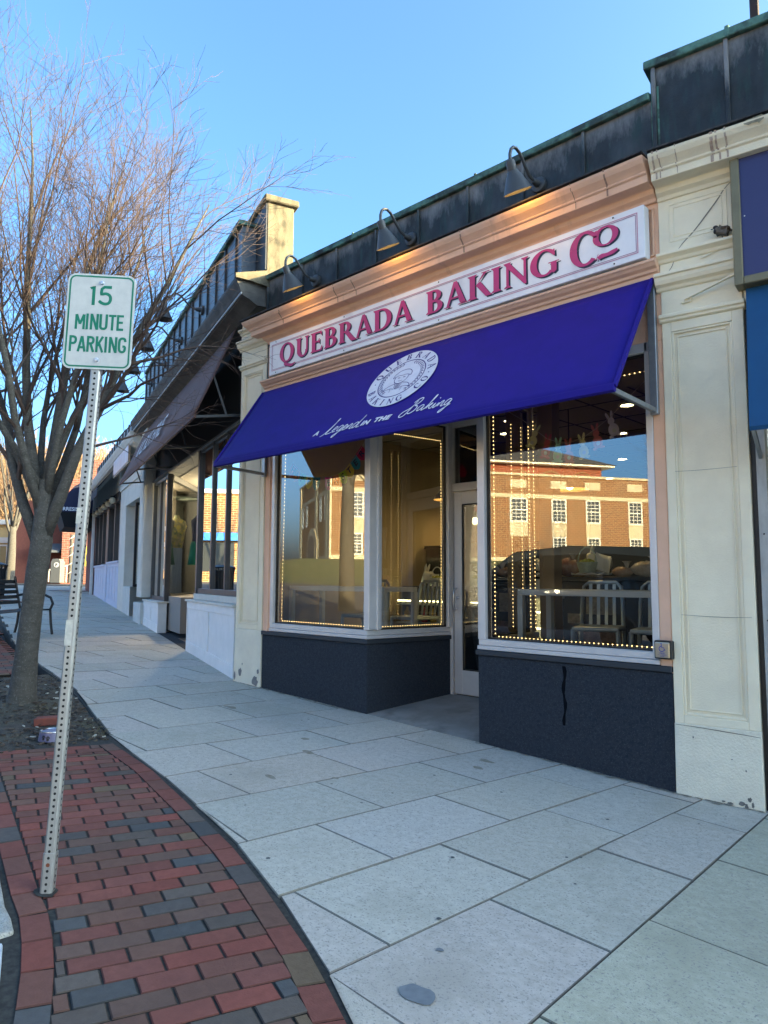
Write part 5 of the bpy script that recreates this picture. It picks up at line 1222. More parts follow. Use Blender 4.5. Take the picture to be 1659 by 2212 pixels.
def hw_glyph(ch):   # narrow highway capitals, cap height 1, as strokes (x, y) with width .17
    A = {'1': (.42, [[(.0, .82), (.17, .94), (.17, 0)]]), '5': (.72, [[(.62, .915), (.15, .915), (.11, .53), (.2, .57), (.38, .6), (.56, .5), (.6, .3), (.52, .12), (.34, .07), (.16, .12), (.02, .22)]]),
         'M': (.78, [[(.085, 0), (.085, .93)], [(.10, .93), (.36, .32)], [(.62, .93), (.36, .32)], [(.635, .93), (.635, 0)]]), 'I': (.30, [[(.085, 0), (.085, 1)]]),
         'N': (.66, [[(.085, 0), (.085, 1)], [(.11, .95), (.49, .05)], [(.515, 1), (.515, 0)]]), 'U': (.66, [[(.085, 1), (.085, .3), (.1, .15), (.2, .08), (.3, .075), (.4, .08), (.5, .15), (.515, .3), (.515, 1)]]),
         'T': (.58, [[(.0, .925), (.54, .925)], [(.27, .86), (.27, 0)]]), 'E': (.55, [[(.085, 0), (.085, 1)], [(.15, .925), (.5, .925)], [(.15, .515), (.45, .515)], [(.15, .075), (.5, .075)]]),
         'P': (.60, [[(.085, 0), (.085, 1)], [(.15, .925), (.32, .925), (.44, .86), (.475, .73), (.44, .58), (.32, .51), (.15, .51)]]),
         'A': (.66, [[(.06, 0), (.29, .97)], [(.54, 0), (.31, .97)], [(.14, .27), (.46, .27)]]),
         'R': (.64, [[(.085, 0), (.085, 1)], [(.15, .925), (.32, .925), (.44, .86), (.475, .73), (.44, .6), (.32, .53), (.15, .53)], [(.28, .5), (.50, 0)]]),
         'K': (.64, [[(.085, 0), (.085, 1)], [(.12, .40), (.49, 1)], [(.24, .56), (.51, 0)]]),
         'G': (.66, [[(.52, .72), (.49, .87), (.4, .92), (.29, .93), (.18, .9), (.095, .78), (.085, .5), (.095, .22), (.18, .1), (.29, .07), (.4, .08), (.5, .16), (.515, .43), (.33, .43)]])}
    return A[ch]
def hw_text(mb, s, h, yb_, width, sw=.16):
    adv = [hw_glyph(c_)[0] for c_ in s]; k = width/(sum(adv)-.06)/h; x = -width/2; n_ = 0
    for ch in s:
        a_, st_ = hw_glyph(ch)
        for stk in st_: ribbon(mb, [(x+p*h*k, yb_+q_*h) for p, q_ in stk], sw*h*(k*.5+.5) if len(stk) < 4 else sw*h*.95, 0, .00012*(n_ % 9), 0 if len(stk) < 4 else 1); n_ += 1
        x += a_*h*k
m = MB(); hw_text(m, "15", .098, .077, .098, .15); hw_text(m, "MINUTE", .076, -.041, .215, .155); hw_text(m, "PARKING", .076, -.148, .253, .155); obj("lettering", on_sign(ccw(m), .0032), green, plate)
for y_ in (.185, -.185):
    m = MB(); m.lathe([(.0125, 0), (.0125, .0015), (.0095, .0016), (.0095, .0055), (.007, .0085), (0, .0095)], 14, (0, y_, .0026)); obj("bolt", on_sign(m, 0), mat("zinc_bolt", (.55, .56, .58), rough=.35, metal=.8), plate, smooth=True)

# ================================================================== dog bowl and loose brick in the tree pit
DBp = Vector((-3.62, -2.66)); DZ = gz(*DBp)-.012
DB = thing("dog_bowl", "steel dog bowl with purple side and black paw prints on the soil", "dog bowl", (DBp.x, DBp.y, DZ))
m = MB(); m.lathe([(.098, 0), (.102, .004), (.092, .066), (.0915, .069)], 40); obj("body", m, mat("purple_enamel", (.13, .12, .20), (.12, .11, .185), scale=8, rough=.4), DB, smooth=True)
m = MB(); m.lathe([(.0915, .067), (.0945, .07), (.094, .074), (.088, .075), (.08, .066), (.07, .03), (.05, .014), (0, .012)], 40); obj("rim", m, mat("bowl_steel", (.6, .6, .58), rough=.22, metal=.95), DB, smooth=True)
m = MB()
for ang, zc in ((-62, .033), (-42, .028)):
    for (du, dv, r_) in ((0, -.006, .0105), (-.012, .006, .0048), (-.0045, .0125, .0052), (.0045, .0125, .0052), (.012, .006, .0048)):
        pts = []
        for k in range(10):
            u = du+r_*math.cos(k*.6283)*1.0; v = dv+r_*math.sin(k*.6283)*1.15; z = zc+v; rad_ = .102-.010*z/.066+.0008; th_ = R(ang)+u/.1
            pts.append((rad_*math.cos(th_), rad_*math.sin(th_), z))
        m.poly(pts)
obj("paw_print", m, gasket, DB)
m = MB(); m.box(-.1, .1, -.05, .05, 0, .062)
LBk = obj("loose_brick", m, mat("red_brick", (.22, .06, .04), (.15, .05, .038), scale=20, rough=.95, bump=.5, bscale=150), None, bevel=.005); LBk.location = (-4.12, -2.50, gz(-4.12, -2.5)-.01); LBk.rotation_euler = (R(2), R(-3), R(52))
tag(LBk, "single red brick lying on the soil behind the dog bowl", "brick")
# ================================================================== inside the bakery
def downlight(x, y, label, watts=.55):
    t = thing("downlight", label, "ceiling light", (x, y, 3.298), 0, "round downlights in the bakery ceiling")
    m = MB(); m.lathe([(.085, 0), (.085, -.012), (.07, -.014), (.066, 0)], 18); obj("ring", m, mat("white_ring", (.6, .58, .54), rough=.5), t, smooth=True)
    m = MB(); m.lathe([(.064, -.006), (0, -.008)], 18); obj("lens", m, lamp_mat("downlight_lens", (1., .80, .52), 5.), t)
    l = bpy.data.lights.new("downlight", 'SPOT'); l.energy = watts; l.color = (1., .72, .42); l.spot_size = R(130); l.spot_blend = .8; l.shadow_soft_size = .06
    o = bpy.data.objects.new("downlight", l); COL.objects.link(o); o.parent = t; o.location = (0, 0, -.03)
for x, y, lab in ((-2.35, 2.43, "small round downlight glowing in the bakery ceiling, right of the lit window edge"), (-2.0, 3.53, "round downlight in the bakery ceiling above the right end of the rabbit garland"), (-2.88, 5.38, "round downlight in the bakery ceiling behind the reflected sky"),
                  (-4.0, 7.2, "round downlight deepest in the bakery, just above the reflected roof line"), (-4.35, 3.85, "round downlight seen through the glass above the bakery door"), (-1.3, 2.2, "round downlight seen beside the awning arm, upper of two"), (-1.05, 2.9, "round downlight seen beside the awning arm, lower of two")): downlight(x, y, lab)
def pendant(x, y, z, label):
    t = thing("pendant_lamp", label, "pendant lamp", (x, y, z), 0, "wicker pendant lamps in the bakery")
    m = MB(); m.tube([(0, 0, .25), (0, 0, 3.3-z)], .006, 6); obj("cord", m, gasket, t)
    m = MB(); m.lathe([(.03, .26), (.055, .24), (.075, .15), (.20, .02), (.205, .0), (.2, .0), (.07, .13), (.03, .2)], 26); obj("shade", m, mat("wicker", (.42, .27, .11), (.20, .12, .045), scale=60, rough=.8), t, smooth=True)
    m = MB(); m.ball((0, 0, .05), .042, 12, (1, 1, 1.2)); obj("bulb", m, lamp_mat("pendant_bulb", (1., .70, .34), 8.), t, smooth='all')
    l = bpy.data.lights.new("pendant_light", 'POINT'); l.energy = .9; l.color = (1., .66, .32); l.shadow_soft_size = .05; o = bpy.data.objects.new("pendant_light", l); COL.objects.link(o); o.parent = t; o.location = (0, 0, -.03)
pendant(-1.875, 2.0, 2.42, "wicker pendant lamp with a glowing bulb in the right window, over the reflected brick wall")
pendant(-4.05, 3.2, 2.3, "wicker pendant lamp glimpsed through the glass left of the door")
pendant(-3.45, 1.9, 2.42, "wicker pendant lamp behind the left window, over the white table")

# LED strips round the windows: a cord and one copy of the bulb per light
bulb_mb = MB(); bulb_mb.ball((0, 0, 0), .0047, 6)
bulb_me = None
def strip(label, a, b, n):
    global bulb_me
    a, b = Vector(a), Vector(b)
    t = thing("string_lights", label, "string lights", tuple(a), 0, "strings of warm lights round the bakery windows")
    m = MB(); m.bar((0, 0, 0), b-a, .006); obj("cord", m, mat("clear_cord", (.25, .2, .14), rough=.4), t)
    for i in range(n):
        if bulb_me is None:
            o = obj("light_bulb", bulb_mb, lamp_mat("led", (1., .64, .3), 1.1), t, smooth='all'); bulb_me = o.data
        else: o = bpy.data.objects.new("light_bulb", bulb_me); COL.objects.link(o); o.parent = t
        o.location = (b-a)*((i+.5)/n)+Vector((0, -.006, 0))
strip("warm string lights climbing the left edge of the left window", (-4.415, .11, .985), (-4.39, .11, 2.95), 48)
strip("warm string lights along the sill of the left window", (-4.40, .10, .985), (-3.03, .10, .985), 34)
strip("warm string lights along the sill of the angled glass beside the door", (-2.95, .17, .985), (-2.815, .97, .985), 26)
strip("warm string lights along the top of the angled glass beside the door", (-2.95, .17, 2.93), (-2.815, .97, 2.93), 28)
strip("warm string lights climbing the angled glass close to the door frame", (-2.83, .985, .99), (-2.83, .985, 2.92), 58)
strip("warm string lights climbing the left edge of the right window", (-1.525, .11, .985), (-1.525, .11, 3.0), 58)
strip("warm string lights along the sill of the right window", (-1.5, .10, .98), (-.16, .10, .98), 36)
strip("warm string lights along the top of the right window beside the awning arm", (-1.5, .12, 2.98), (-.16, .12, 2.98), 34)
strip("twin warm string lights inside the right window, left column", (-1.745, 1.0, .99), (-1.745, 1.0, 2.95), 54)
strip("twin warm string lights inside the right window, right column", (-1.66, .95, .99), (-1.66, .95, 2.98), 54)  # added lights in place of the left column's mirror image
m = MB(); m.box(-1.72, -1.56, 1.12, 1.26, .26, 3.2); PST = obj("inner_post", m, mat("tan_post", (.34, .25, .14), rough=.8), BK)

# high white tables behind the glass
white_t = mat("white_table", (.62, .63, .62), rough=.4)
def table(label, x0, x1, y0, y1):
    t = thing("high_table", label, "table", ((x0+x1)/2, (y0+y1)/2, .26), 0, "high white tables in the bakery windows"); w, d = (x1-x0)/2, (y1-y0)/2
    m = MB(); m.box(-w, w, -d, d, 1.06, 1.11); obj("tabletop", m, white_t, t, bevel=.004)
    for sx in (-1, 1):
        for sy in (-1, 1): m = MB(); m.box(sx*w-sx*.05, sx*w, sy*d-sy*.05, sy*d, 0, 1.058); obj("leg", m, white_t, t)
table("high white table behind the left bakery window", -4.58, -3.05, .34, .85)
table("high white table behind the right bakery window", -1.46, -.05, .34, .85)
alum = mat("brushed_aluminium", (.42, .46, .47), (.36, .4, .41), scale=20, stretch=(1, 1, .2), rough=.4, metal=.5)
def stool(label, x, y, rz):
    t = thing("bar_chair", label, "chair", (x, y, .26), rz, "aluminium slat back bar chairs")
    m = MB(); m.box(-.2, .2, -.2, .2, .745, .785); obj("seat", m, alum, t, bevel=.015, seg=2)
    for sx in (-1, 1):
        m = MB(); m.tube([(sx*.19, -.18, .76), (sx*.205, -.2, 0)], .02, 8); obj("leg", m, alum, t, smooth=True)
        m = MB(); m.tube([(sx*.19, .18, .76), (sx*.205, .23, 0)], .02, 8); obj("leg", m, alum, t, smooth=True)
    m = MB(); m.tube([(-.185, .19, .76), (-.18, .22, 1.0), (-.165, .245, 1.13), (-.12, .255, 1.17), (.12, .255, 1.17), (.165, .245, 1.13), (.18, .22, 1.0), (.185, .19, .76)], .018, 8); bf = obj("back_frame", m, alum, t, smooth=True)
    for k in range(4): m = MB(); xk = -.105+k*.07; m.bar((xk, .2, .78), (xk, .25, 1.165), .028, .008, up=(0, 1, 0)); obj("slat", m, alum, bf)
    m = MB()
    for a, b in (((-.2, -.19, .25), (.2, -.19, .25)), ((-.2, .21, .3), (.2, .21, .3)), ((-.2, -.19, .3), (-.2, .21, .3)), ((.2, -.19, .3), (.2, .21, .3))): m.bar(a, b, .018)
    obj("stretcher", m, alum, t)
stool("aluminium bar chair with slatted back at the left window table, left one", -4.05, 1.05, R(4)); stool("aluminium bar chair with slatted back seen through the angled glass", -3.35, 1.15, R(-6))
stool("aluminium bar chair in the right window nearer the door", -1.08, 1.05, R(18)); stool("aluminium bar chair in the right window nearer the cream pilaster", -.55, 1.08, R(14))

# counters and display
blackc = mat("black_counter", (.012, .014, .018), rough=.5); steelw = mat("pale_steel", (.45, .5, .54), rough=.3, metal=.4)
t = thing("counter", "black service counter across the right half of the bakery", "counter", (-1.45, 1.75, .26))
m = MB(); m.box(-.55, 1.35, 0, .5, 0, 1.18); obj("base", m, blackc, t, bevel=.01)
m = MB(); m.box(-.58, 1.38, -.03, .52, 1.182, 1.225); obj("counter_top", m, mat("dark_top", (.03, .032, .036), rough=.3), t, bevel=.005)
for i, (x_, z_, w, h, c_) in enumerate(((-.25, .8, .16, .1, (.45, .43, .38)), (.05, .62, .42, .26, (.28, .19, .16)), (.02, .95, .28, .2, (.38, .32, .2)), (.95, .7, .26, .1, (.5, .52, .55)), (-.4, .45, .1, .06, (.4, .4, .38)))):
    m = MB(); m.box(x_-w/2, x_+w/2, -.012, -.001, z_-h/2, z_+h/2); obj("notice", m, mat("notice_%d" % i, c_, tuple(v*.55 for v in c_), scale=25, rough=.8), t)
t = thing("display_case", "dark display case with lit shelves of bottles and pastries behind the left window", "display case", (-3.9, 2.3, .26))
m = MB(); m.box(-.7, .9, 0, .6, 0, 1.1); obj("case", m, blackc, t)
m = MB(); m.box(-.7, .9, .5, .62, 1.1, 1.62); m.box(-.72, .92, .48, .64, 1.62, 1.66); obj("back", m, blackc, t)
for z_ in (.62, .86): m = MB(); m.box(-.6, .8, -.22, -.0005, z_, z_+.02); obj("shelf", m, steelw, t)
for i in range(9):
    m = MB(); x_ = -.5+i*.15; m.lathe([(.04, 0), (.04, .12), (.015, .16), (.015, .19), (0, .19)], 10, (x_, -.12, .6825-.041)); obj("bottle", m, mat("drink_%d" % (i % 3), ((.55, .35, .03), (.5, .5, .5), (.45, .05, .07))[i % 3], rough=.2), t, smooth=True)
m = MB(); m.box(-.6, .8, -.2, -.18, .905, .92); obj("light_tube", m, lamp_mat("shelf_tube", (1., .78, .4), 2.5), t)
t = thing("lit_shelves", "set of steel shelves with bright light tubes low in the right window", "shelves", (-2.2, 1.75, .26))
m = MB()
for x_ in (-.4, .32): m.box(x_, x_+.04, 0, .04, 0, 1.0)
m.box(-.4, .36, .3, .33, 0, 1.2); m.box(-.42, .38, -.03, .3, 1.0, 1.05); obj("frame", m, white_t, t)
for z_ in (.5, .67, .84): m = MB(); m.box(-.36, .32, .0, .02, z_, z_+.012); obj("light_tube", m, lamp_mat("shelf_tube", (1., .78, .4), 2.5), t)
# goods standing on the counters
china = mat("white_china", (.66, .68, .66), rough=.35); mint = mat("mint_basket", (.45, .56, .50), (.36, .46, .41), scale=40, rough=.7); plastic = mat("clear_bag", (.40, .33, .26), (.52, .48, .44), scale=9, rough=.25)
def basket(label, x, y, z, k=1., mt=None):
    t = thing("easter_basket", label, "basket", (x, y, z), 0, "small baskets with handles in the bakery")
    m = MB(); m.lathe([(.075*k, 0), (.1*k, .1*k), (.105*k, .105*k), (.09*k, .1*k), (.07*k, .02*k), (0, .02*k)], 18); obj("bowl", m, mt or mint, t)
    m = MB(); m.tube([(.098*k*math.cos(a), 0, .1*k+.15*k*math.sin(a)) for a in [math.pi*i/12 for i in range(13)]], .007*k, 6); obj("handle", m, mt or mint, t, smooth=True)
    m = MB(); rr = random.Random(int(x*100))
    for i in range(14): a = rr.uniform(0, 6.3); q = rr.uniform(0, .06)*k; m.ball((q*math.cos(a), q*math.sin(a), .1*k+rr.uniform(0, .02)), .022*k, 6)
    obj("filling", m, mat("basket_grass", (.25, .38, .05), (.5, .42, .06), scale=30, rough=.8), t)
def rabbit(label, x, y, z, rz=0., k=1.):
    t = thing("china_rabbit", label, "rabbit figurine", (x, y, z), rz)
    skin("body", [(0, 0, .09*k), (-.06*k, 0, .12*k), (-.1*k, 0, .17*k), (-.14*k, 0, .17*k), (.07*k, 0, .08*k), (.1*k, 0, .05*k)], [(0, 1), (1, 2), (2, 3), (0, 4), (4, 5)], [.085*k, .065*k, .05*k, .03*k, .075*k, .04*k], china, t)
    for dy in (-.02, .02): m = MB(); m.tube([(-.09*k, dy*k, .2*k), (-.07*k, dy*1.4*k, .26*k), (-.05*k, dy*1.6*k, .31*k)], [.014*k, .02*k, .006*k], 8); obj("ear", m, china, t, smooth=True)
def tray(label, x, y, z, w):
    t = thing("cake_tray", label, "tray", (x, y, z)); n = 40
    m = MB(); m.poly([(w*math.cos(2*math.pi*i/n)*(1+.05*math.cos(10*2*math.pi*i/n)), w*.6*math.sin(2*math.pi*i/n), .035+.008*math.cos(10*2*math.pi*i/n)) for i in range(n)]); fo = obj("plate", m, china, t); s_ = fo.modifiers.new("s", 'SOLIDIFY'); s_.thickness = .012
    m = MB(); m.lathe([(.08, 0), (.03, .02), (.05, .03)], 14); obj("foot", m, china, t)
tray("scalloped white tray under the small white rabbit", -2.25, 1.95, 1.486, .19); rabbit("white china rabbit standing nearest the lit window edge on its tray", -2.23, 1.95, 1.525, R(20), .8)
tray("scalloped white tray under the mint basket", -1.62, 1.95, 1.486, .22); rabbit("large white china rabbit behind the mint basket", -1.56, 2.05, 1.525, R(30), 1.05); basket("mint green basket with a tall handle on the scalloped tray in the right window", -1.62, 1.87, 1.525, 1.05)
def bag(label, x, y, z, sx, sz, mt):
    t = thing("bread_bag", label, "bread bag", (x, y, z), 0, "bagged loaves along the counter"); m = MB(); rr = random.Random(int(x*77)); m.ball((0, 0, sz), sz, 14, (sx/sz, .8, 1.)); m.v = [(a*(1+rr.uniform(-.06, .06)), b, c*(1+rr.uniform(-.08, .08))) for a, b, c in m.v]; obj("loaf", m, mt, t, smooth='all')
    m = MB(); m.lathe([(.012, 0), (.03, .05), (.05, .07)], 10, (sx*.4, 0, sz*1.75)); obj("twist", m, mat("clear_twist", (.5, .48, .45), rough=.2), t)
loaf = mat("bagged_loaf", (.32, .17, .08), (.45, .36, .3), scale=8, rough=.25)
bag("dark bagged loaf behind the rabbit tray", -1.93, 2.05, 1.486, .13, .1, mat("dark_loaf", (.16, .06, .04), (.3, .22, .2), scale=9, rough=.25)); bag("pale bagged loaf in the middle of the counter", -1.05, 2.0, 1.486, .17, .075, plastic); bag("tall golden bagged loaf beside the wire rack", -.72, 2.05, 1.486, .16, .1, loaf); bag("flat bagged loaf next to the mint basket", -1.3, 2.0, 1.486, .12, .05, loaf)
t = thing("wire_rack", "black wire rack holding white paper bags and pink leaflets at the right window", "wire rack", (-.42, 1.45, 1.30), R(-10))
m = MB()
for i in range(6): m.bar((-.2+i*.08, -.1, 0), (-.2+i*.08, -.16, .85), .006)
for j in range(7): m.bar((-.2, -.1-.01*j, j*.14), (.2, -.1-.01*j, j*.14), .006)
obj("wire", m, gasket, t)
m = MB()
for i in range(5): m.hexa([(-.17+i*.03, -.08+i*.012, .42), (.16+i*.01, -.08+i*.012, .42), (.16+i*.01, -.072+i*.012, .42), (-.17+i*.03, -.072+i*.012, .42)], [(-.22+i*.05, -.09+i*.012, .85-i*.01), (.16+i*.015, -.09+i*.012, .88-i*.01), (.16+i*.015, -.082+i*.012, .88-i*.01), (-.22+i*.05, -.082+i*.012, .85-i*.01)])
obj("paper_bag", m, mat("white_paper", (.62, .62, .64), (.5, .5, .53), scale=7, rough=.8), t)
m = MB(); m.box(-.2, .2, -.09, -.02, .02, .2); obj("leaflets", m, mat("magenta_leaflet", (.42, .05, .2), rough=.6), t)
m = MB(); m.box(-.14, .06, -.095, -.02, .21, .3); obj("leaflets", m, mat("white_paper", (.6, .6, .6)), t)
basket("white basket with lime filling on the left counter, nearer the corner post", -3.18, 2.05, 1.37, .95, china); basket("white basket with lime filling in the middle of the left counter", -3.82, 2.1, 1.37, .95, china)
rabbit("white china rabbit beside the basket on the left counter", -4.0, 2.18, 1.37, R(-10), .9); rabbit("white china rabbit seen through the angled glass", -3.32, 2.2, 1.37, R(10), .9)
t = thing("potted_plant", "leafy dark green plant on the tall black stand behind the angled glass", "plant", (-3.55, 2.85, 1.93))
m = MB(); m.lathe([(.06, 0), (.08, .13), (.085, .14), (.07, .13), (0, .12)], 16); obj("pot", m, mat("tan_pot", (.4, .28, .18), rough=.7), t)
m = MB(); rr = random.Random(5)
for i in range(46):
    a, e, l_ = rr.uniform(0, 6.3), rr.uniform(.2, 1.4), rr.uniform(.1, .2); b0 = Vector((0, 0, .13+rr.uniform(0, .35))); d = Vector((math.cos(a)*math.cos(e), math.sin(a)*math.cos(e), math.sin(e))); s_ = d.cross(Vector((0, 0, 1))).normalized()*.03
    m.add([b0, b0+d*l_*.5+s_, b0+d*l_, b0+d*l_*.5-s_], [(0, 1, 2, 3)])
obj("leaves", m, mat("dark_leaf", (.02, .05, .02), (.03, .07, .025), scale=20, rough=.4), t)
m = MB(); m.tube([(0, 0, .1), (0, 0, .55)], .012, 6); obj("stem", m, mat("stem", (.1, .08, .04)), t)
t = thing("back_shelf", "tall black shelf unit against the rear wall of the bakery", "shelf", (-3.3, 2.95, .26)); m = MB(); m.box(-.9, .5, -.3, .3, 0, 1.67); obj("unit", m, blackc, t)
m = MB(); m.ball((-.5, -.31, 1.4), .025, 8); m2 = MB(); m2.ball((.1, -.31, 1.2), .025, 8); obj("knob", m, steelw, t); obj("knob", m2, steelw, t)

# garlands hung inside the glass
def cord(t, pts): m = MB(); m.tube(pts, .0025, 5); obj("cord", m, mat("white_twine", (.55, .52, .46), rough=.9), t)
HG = thing("easter_garland", "coloured paper garland spelling HAPPY EASTER across the left window", "garland", (0, 0, 0))
LT = [("H", -4.43, 2.70, (.5, .05, .08)), ("A", -4.36, 2.64, (.55, .2, .03)), ("P", -4.269, 2.585, (.12, .4, .1)), ("P", -4.147, 2.545, (.55, .5, .06)), ("Y", -4.022, 2.52, (.03, .22, .34)), ("E", -3.814, 2.50, (.40, .015, .13)), ("A", -3.702, 2.508, (.62, .2, .02)), ("S", -3.582, 2.545, (.36, .52, .03)), ("T", -3.486, 2.60, (.6, .42, .02)), ("E", -3.391, 2.672, (.02, .22, .32)), ("R", -3.303, 2.76, (.5, .015, .03))]
cord(HG, [(-4.44, .25, 2.80)]+[(x, .25, z+.06) for _, x, z, _ in LT]+[(-3.20, .25, 2.93)])
for i, (ch_, x, z, c_) in enumerate(LT):
    nx = LT[min(i+1, 10)]; pv = LT[max(i-1, 0)]; ang = math.atan2(nx[2]-pv[2], nx[1]-pv[1])
    m = MB(); pts = [(-.062, .06), (.062, .06), (.064, .0), (.053, -.05), (.022, -.083), (0, -.088), (-.022, -.083), (-.053, -.05), (-.064, .0)]; m.prism(pts, 0, .002, 'z')
    fm = frame((x, .252, z), (math.cos(ang), 0, math.sin(ang)), (-math.sin(ang), 0, math.cos(ang))); m.xf(fm)
    mt = mat("card_%d" % i, tuple(min(.8, v*1.5) for v in c_), rough=.7); b_ = mt.node_tree.nodes["Principled BSDF"]; b_.inputs["Transmission Weight"].default_value = 0
    card = obj("card", m, mt, HG)
    q = text_geo(ch_, size=.1, off=.003); q.xf(fm @ Matrix.Translation((0, -.035, .003))); obj("letter", q, mat("letter_ink", (.03, .03, .03)), card)
BG = thing("rabbit_garland", "garland of seven pastel paper rabbits on white cord in the right window", "garland", (0, 0, 0))
RB_ = [(-1.213, 2.66, (.60, .56, .30), -22), (-1.095, 2.56, (.46, .10, .09), -12), (-.990, 2.515, (.33, .56, .40), -4), (-.893, 2.495, (.52, .16, .14), 2), (-.765, 2.52, (.40, .58, .62), 8), (-.645, 2.58, (.50, .15, .14), 10), (-.515, 2.66, (.50, .46, .60), 16)]
cord(BG, [(-1.5, .25, 2.93), (-1.32, .25, 2.81)]+[(x, .25, z+.062) for x, z, _, _ in RB_]+[(-.44, .25, 2.79), (-.15, .25, 3.02)])
for x, z, c_, an in RB_:
    a = R(an); fm = frame((x, .252, z), (math.cos(a), 0, math.sin(a)), (-math.sin(a), 0, math.cos(a)))
    def el(cx_, cy_, rx, ry, rot=0., n=16): return [(cx_+rx*math.cos(t_)*math.cos(rot)-ry*math.sin(t_)*math.sin(rot), cy_+rx*math.cos(t_)*math.sin(rot)+ry*math.sin(t_)*math.cos(rot)) for t_ in [2*math.pi*k/n for k in range(n)]]
    m = MB()
    for i, e in enumerate((el(0, -.05, .043, .052), el(0, .022, .028, .028), el(-.018, .07, .011, .034, .25), el(.018, .07, .011, .034, -.25), el(-.03, -.098, .02, .012), el(.03, -.098, .02, .012))): m.prism(e, i*.0004, .002+i*.0004, 'z')
    m.xf(fm); c = obj("paper_rabbit", m, mat("rabbit_%d" % int(c_[0]*100+c_[1]*1000), tuple(min(.85, v*1.45) for v in c_), rough=.7), BG)
    m = MB(); m.prism(el(.004, -.06, .016, .016), .0045, .006, 'z'); m.xf(fm); obj("tail", m, china, c)
PB_ = thing("pennant_banner", "banner of swallow tailed paper pennants hanging deep inside behind the angled glass", "banner", (0, 0, 0))
pp = [(-3.72, 2.55, "H", (.12, .22, .2)), (-3.55, 2.42, "O", (.4, .28, .06)), (-3.38, 2.36, "P", (.35, .03, .05)), (-3.2, 2.05, "S", (.06, .03, .08)), (-3.03, 2.02, "P", (.07, .03, .09))]
cord(PB_, [(x, 2.3, z+.1) for x, z, _, _ in pp])
for x, z, ch_, c_ in pp:
    m = MB(); m.prism([(x-.07, z+.1), (x+.07, z+.1), (x+.07, z-.1), (x, z-.05), (x-.07, z-.1)], 2.3, 2.304, 'y'); pn = obj("pennant", m, mat("pennant_%s" % ch_, c_, rough=.8), PB_)
    q = text_geo(ch_, size=.12, off=.002); q.xf(frame((x, 2.298, z-.02), (1, 0, 0), (0, 0, 1))); obj("letter", q, mat("white_paper", (.6, .6, .6)), pn)
# ================================================================== across the street (seen in the shop windows)
TH_O = Vector((-29.17, -42.34, 0)); TD = Vector((.508, -.857, 0)).normalized(); TA = math.atan2(TD.y, TD.x)
TH = thing("town_hall", "red brick hall with white sash windows and a hipped roof across the street", "building", tuple(TH_O), TA)   # local x along the front, +y towards the street corner
def brickmat(name, c1, c2, mortar, sc):
    m = bpy.data.materials.new(name); m.use_nodes = True; t = m.node_tree; n = t.nodes; b = n["Principled BSDF"]; b.inputs["Roughness"].default_value = .9
    tc = n.new("ShaderNodeTexCoord"); sp = n.new("ShaderNodeSeparateXYZ"); cb = n.new("ShaderNodeCombineXYZ"); ad = n.new("ShaderNodeMath"); ad.operation = 'ADD'
    lk(t, tc.outputs["Object"], sp.inputs[0]); lk(t, sp.outputs[0], ad.inputs[0]); lk(t, sp.outputs[1], ad.inputs[1]); lk(t, ad.outputs[0], cb.inputs[0]); lk(t, sp.outputs[2], cb.inputs[1])
    bt = n.new("ShaderNodeTexBrick"); bt.inputs["Color1"].default_value = (*c1, 1); bt.inputs["Color2"].default_value = (*c2, 1); bt.inputs["Mortar"].default_value = (*mortar, 1)
    bt.inputs["Scale"].default_value = sc; bt.inputs["Mortar Size"].default_value = .018; bt.inputs["Brick Width"].default_value = .42; bt.inputs["Row Height"].default_value = .15; bt.inputs["Bias"].default_value = -.1
    lk(t, cb.outputs[0], bt.inputs["Vector"]); lk(t, bt.outputs[0], b.inputs["Base Color"]); MATS[name] = m; return m
thb = brickmat("hall_brick", (.22, .085, .03), (.13, .05, .02), (.34, .25, .14), 1.0); thr = brickmat("hall_brick_red", (.26, .055, .025), (.19, .042, .02), (.24, .13, .08), 1.0)
limes = mat("limestone", (.55, .47, .31), (.47, .40, .27), scale=1.5, rough=.9); slate_r = mat("slate_roof", (.07, .065, .06), (.05, .048, .045), scale=3, rough=.8); wwhite = mat("white_sash", (.68, .65, .56), rough=.6); darkg = mat("hall_glass", (.03, .035, .04), rough=.08)
m = MB(); m.box(-14.85, 24, -15, 0, .5, 9.62); obj("wall", m, thb, TH)
m = MB(); m.box(-14.95, 24.1, -15.1, .12, 9.625, 9.80); m.box(-14.9, 24, -15.05, .1, 7.86, 8.16); m.box(-14.9, 24, -15.05, .08, 2.85, 3.2); obj("stone_band", m, limes, TH)
m = MB(); m.box(-11, 11.2, -14, -6, 9.7, 11.55); obj("upper_wall", m, thr, TH)
m = MB()
for i in range(7): a = arc(-9.4+i*3.1, 9.95, 1.2, 1.2, 0, 180, 14); b = arc(-9.4+i*3.1, 9.95, 1.05, 1.05, 0, 180, 14); [m.hexa([(a[k][0], -5.94, a[k][1]), (a[k+1][0], -5.94, a[k+1][1]), (a[k+1][0], -6, a[k+1][1]), (a[k][0], -6, a[k][1])], [(b[k][0], -5.94, b[k][1]), (b[k+1][0], -5.94, b[k+1][1]), (b[k+1][0], -6, b[k+1][1]), (b[k][0], -6, b[k][1])]) for k in range(14)]
obj("arch_moulding", m, thb, TH)
m = MB(); m.box(-12, 12.1, -15, -5.2, 11.56, 11.72); obj("eaves", m, wwhite, TH)
m = MB(); m.add([(-12.1, -5.1, 11.73), (12.2, -5.1, 11.73), (12.2, -15.1, 11.73), (-12.1, -15.1, 11.73), (-6, -10, 14.1), (6, -10, 14.1)], [(0, 1, 5, 4), (1, 2, 5), (2, 3, 4, 5), (3, 0, 4), (3, 2, 1, 0)]); obj("roof", m, slate_r, TH)
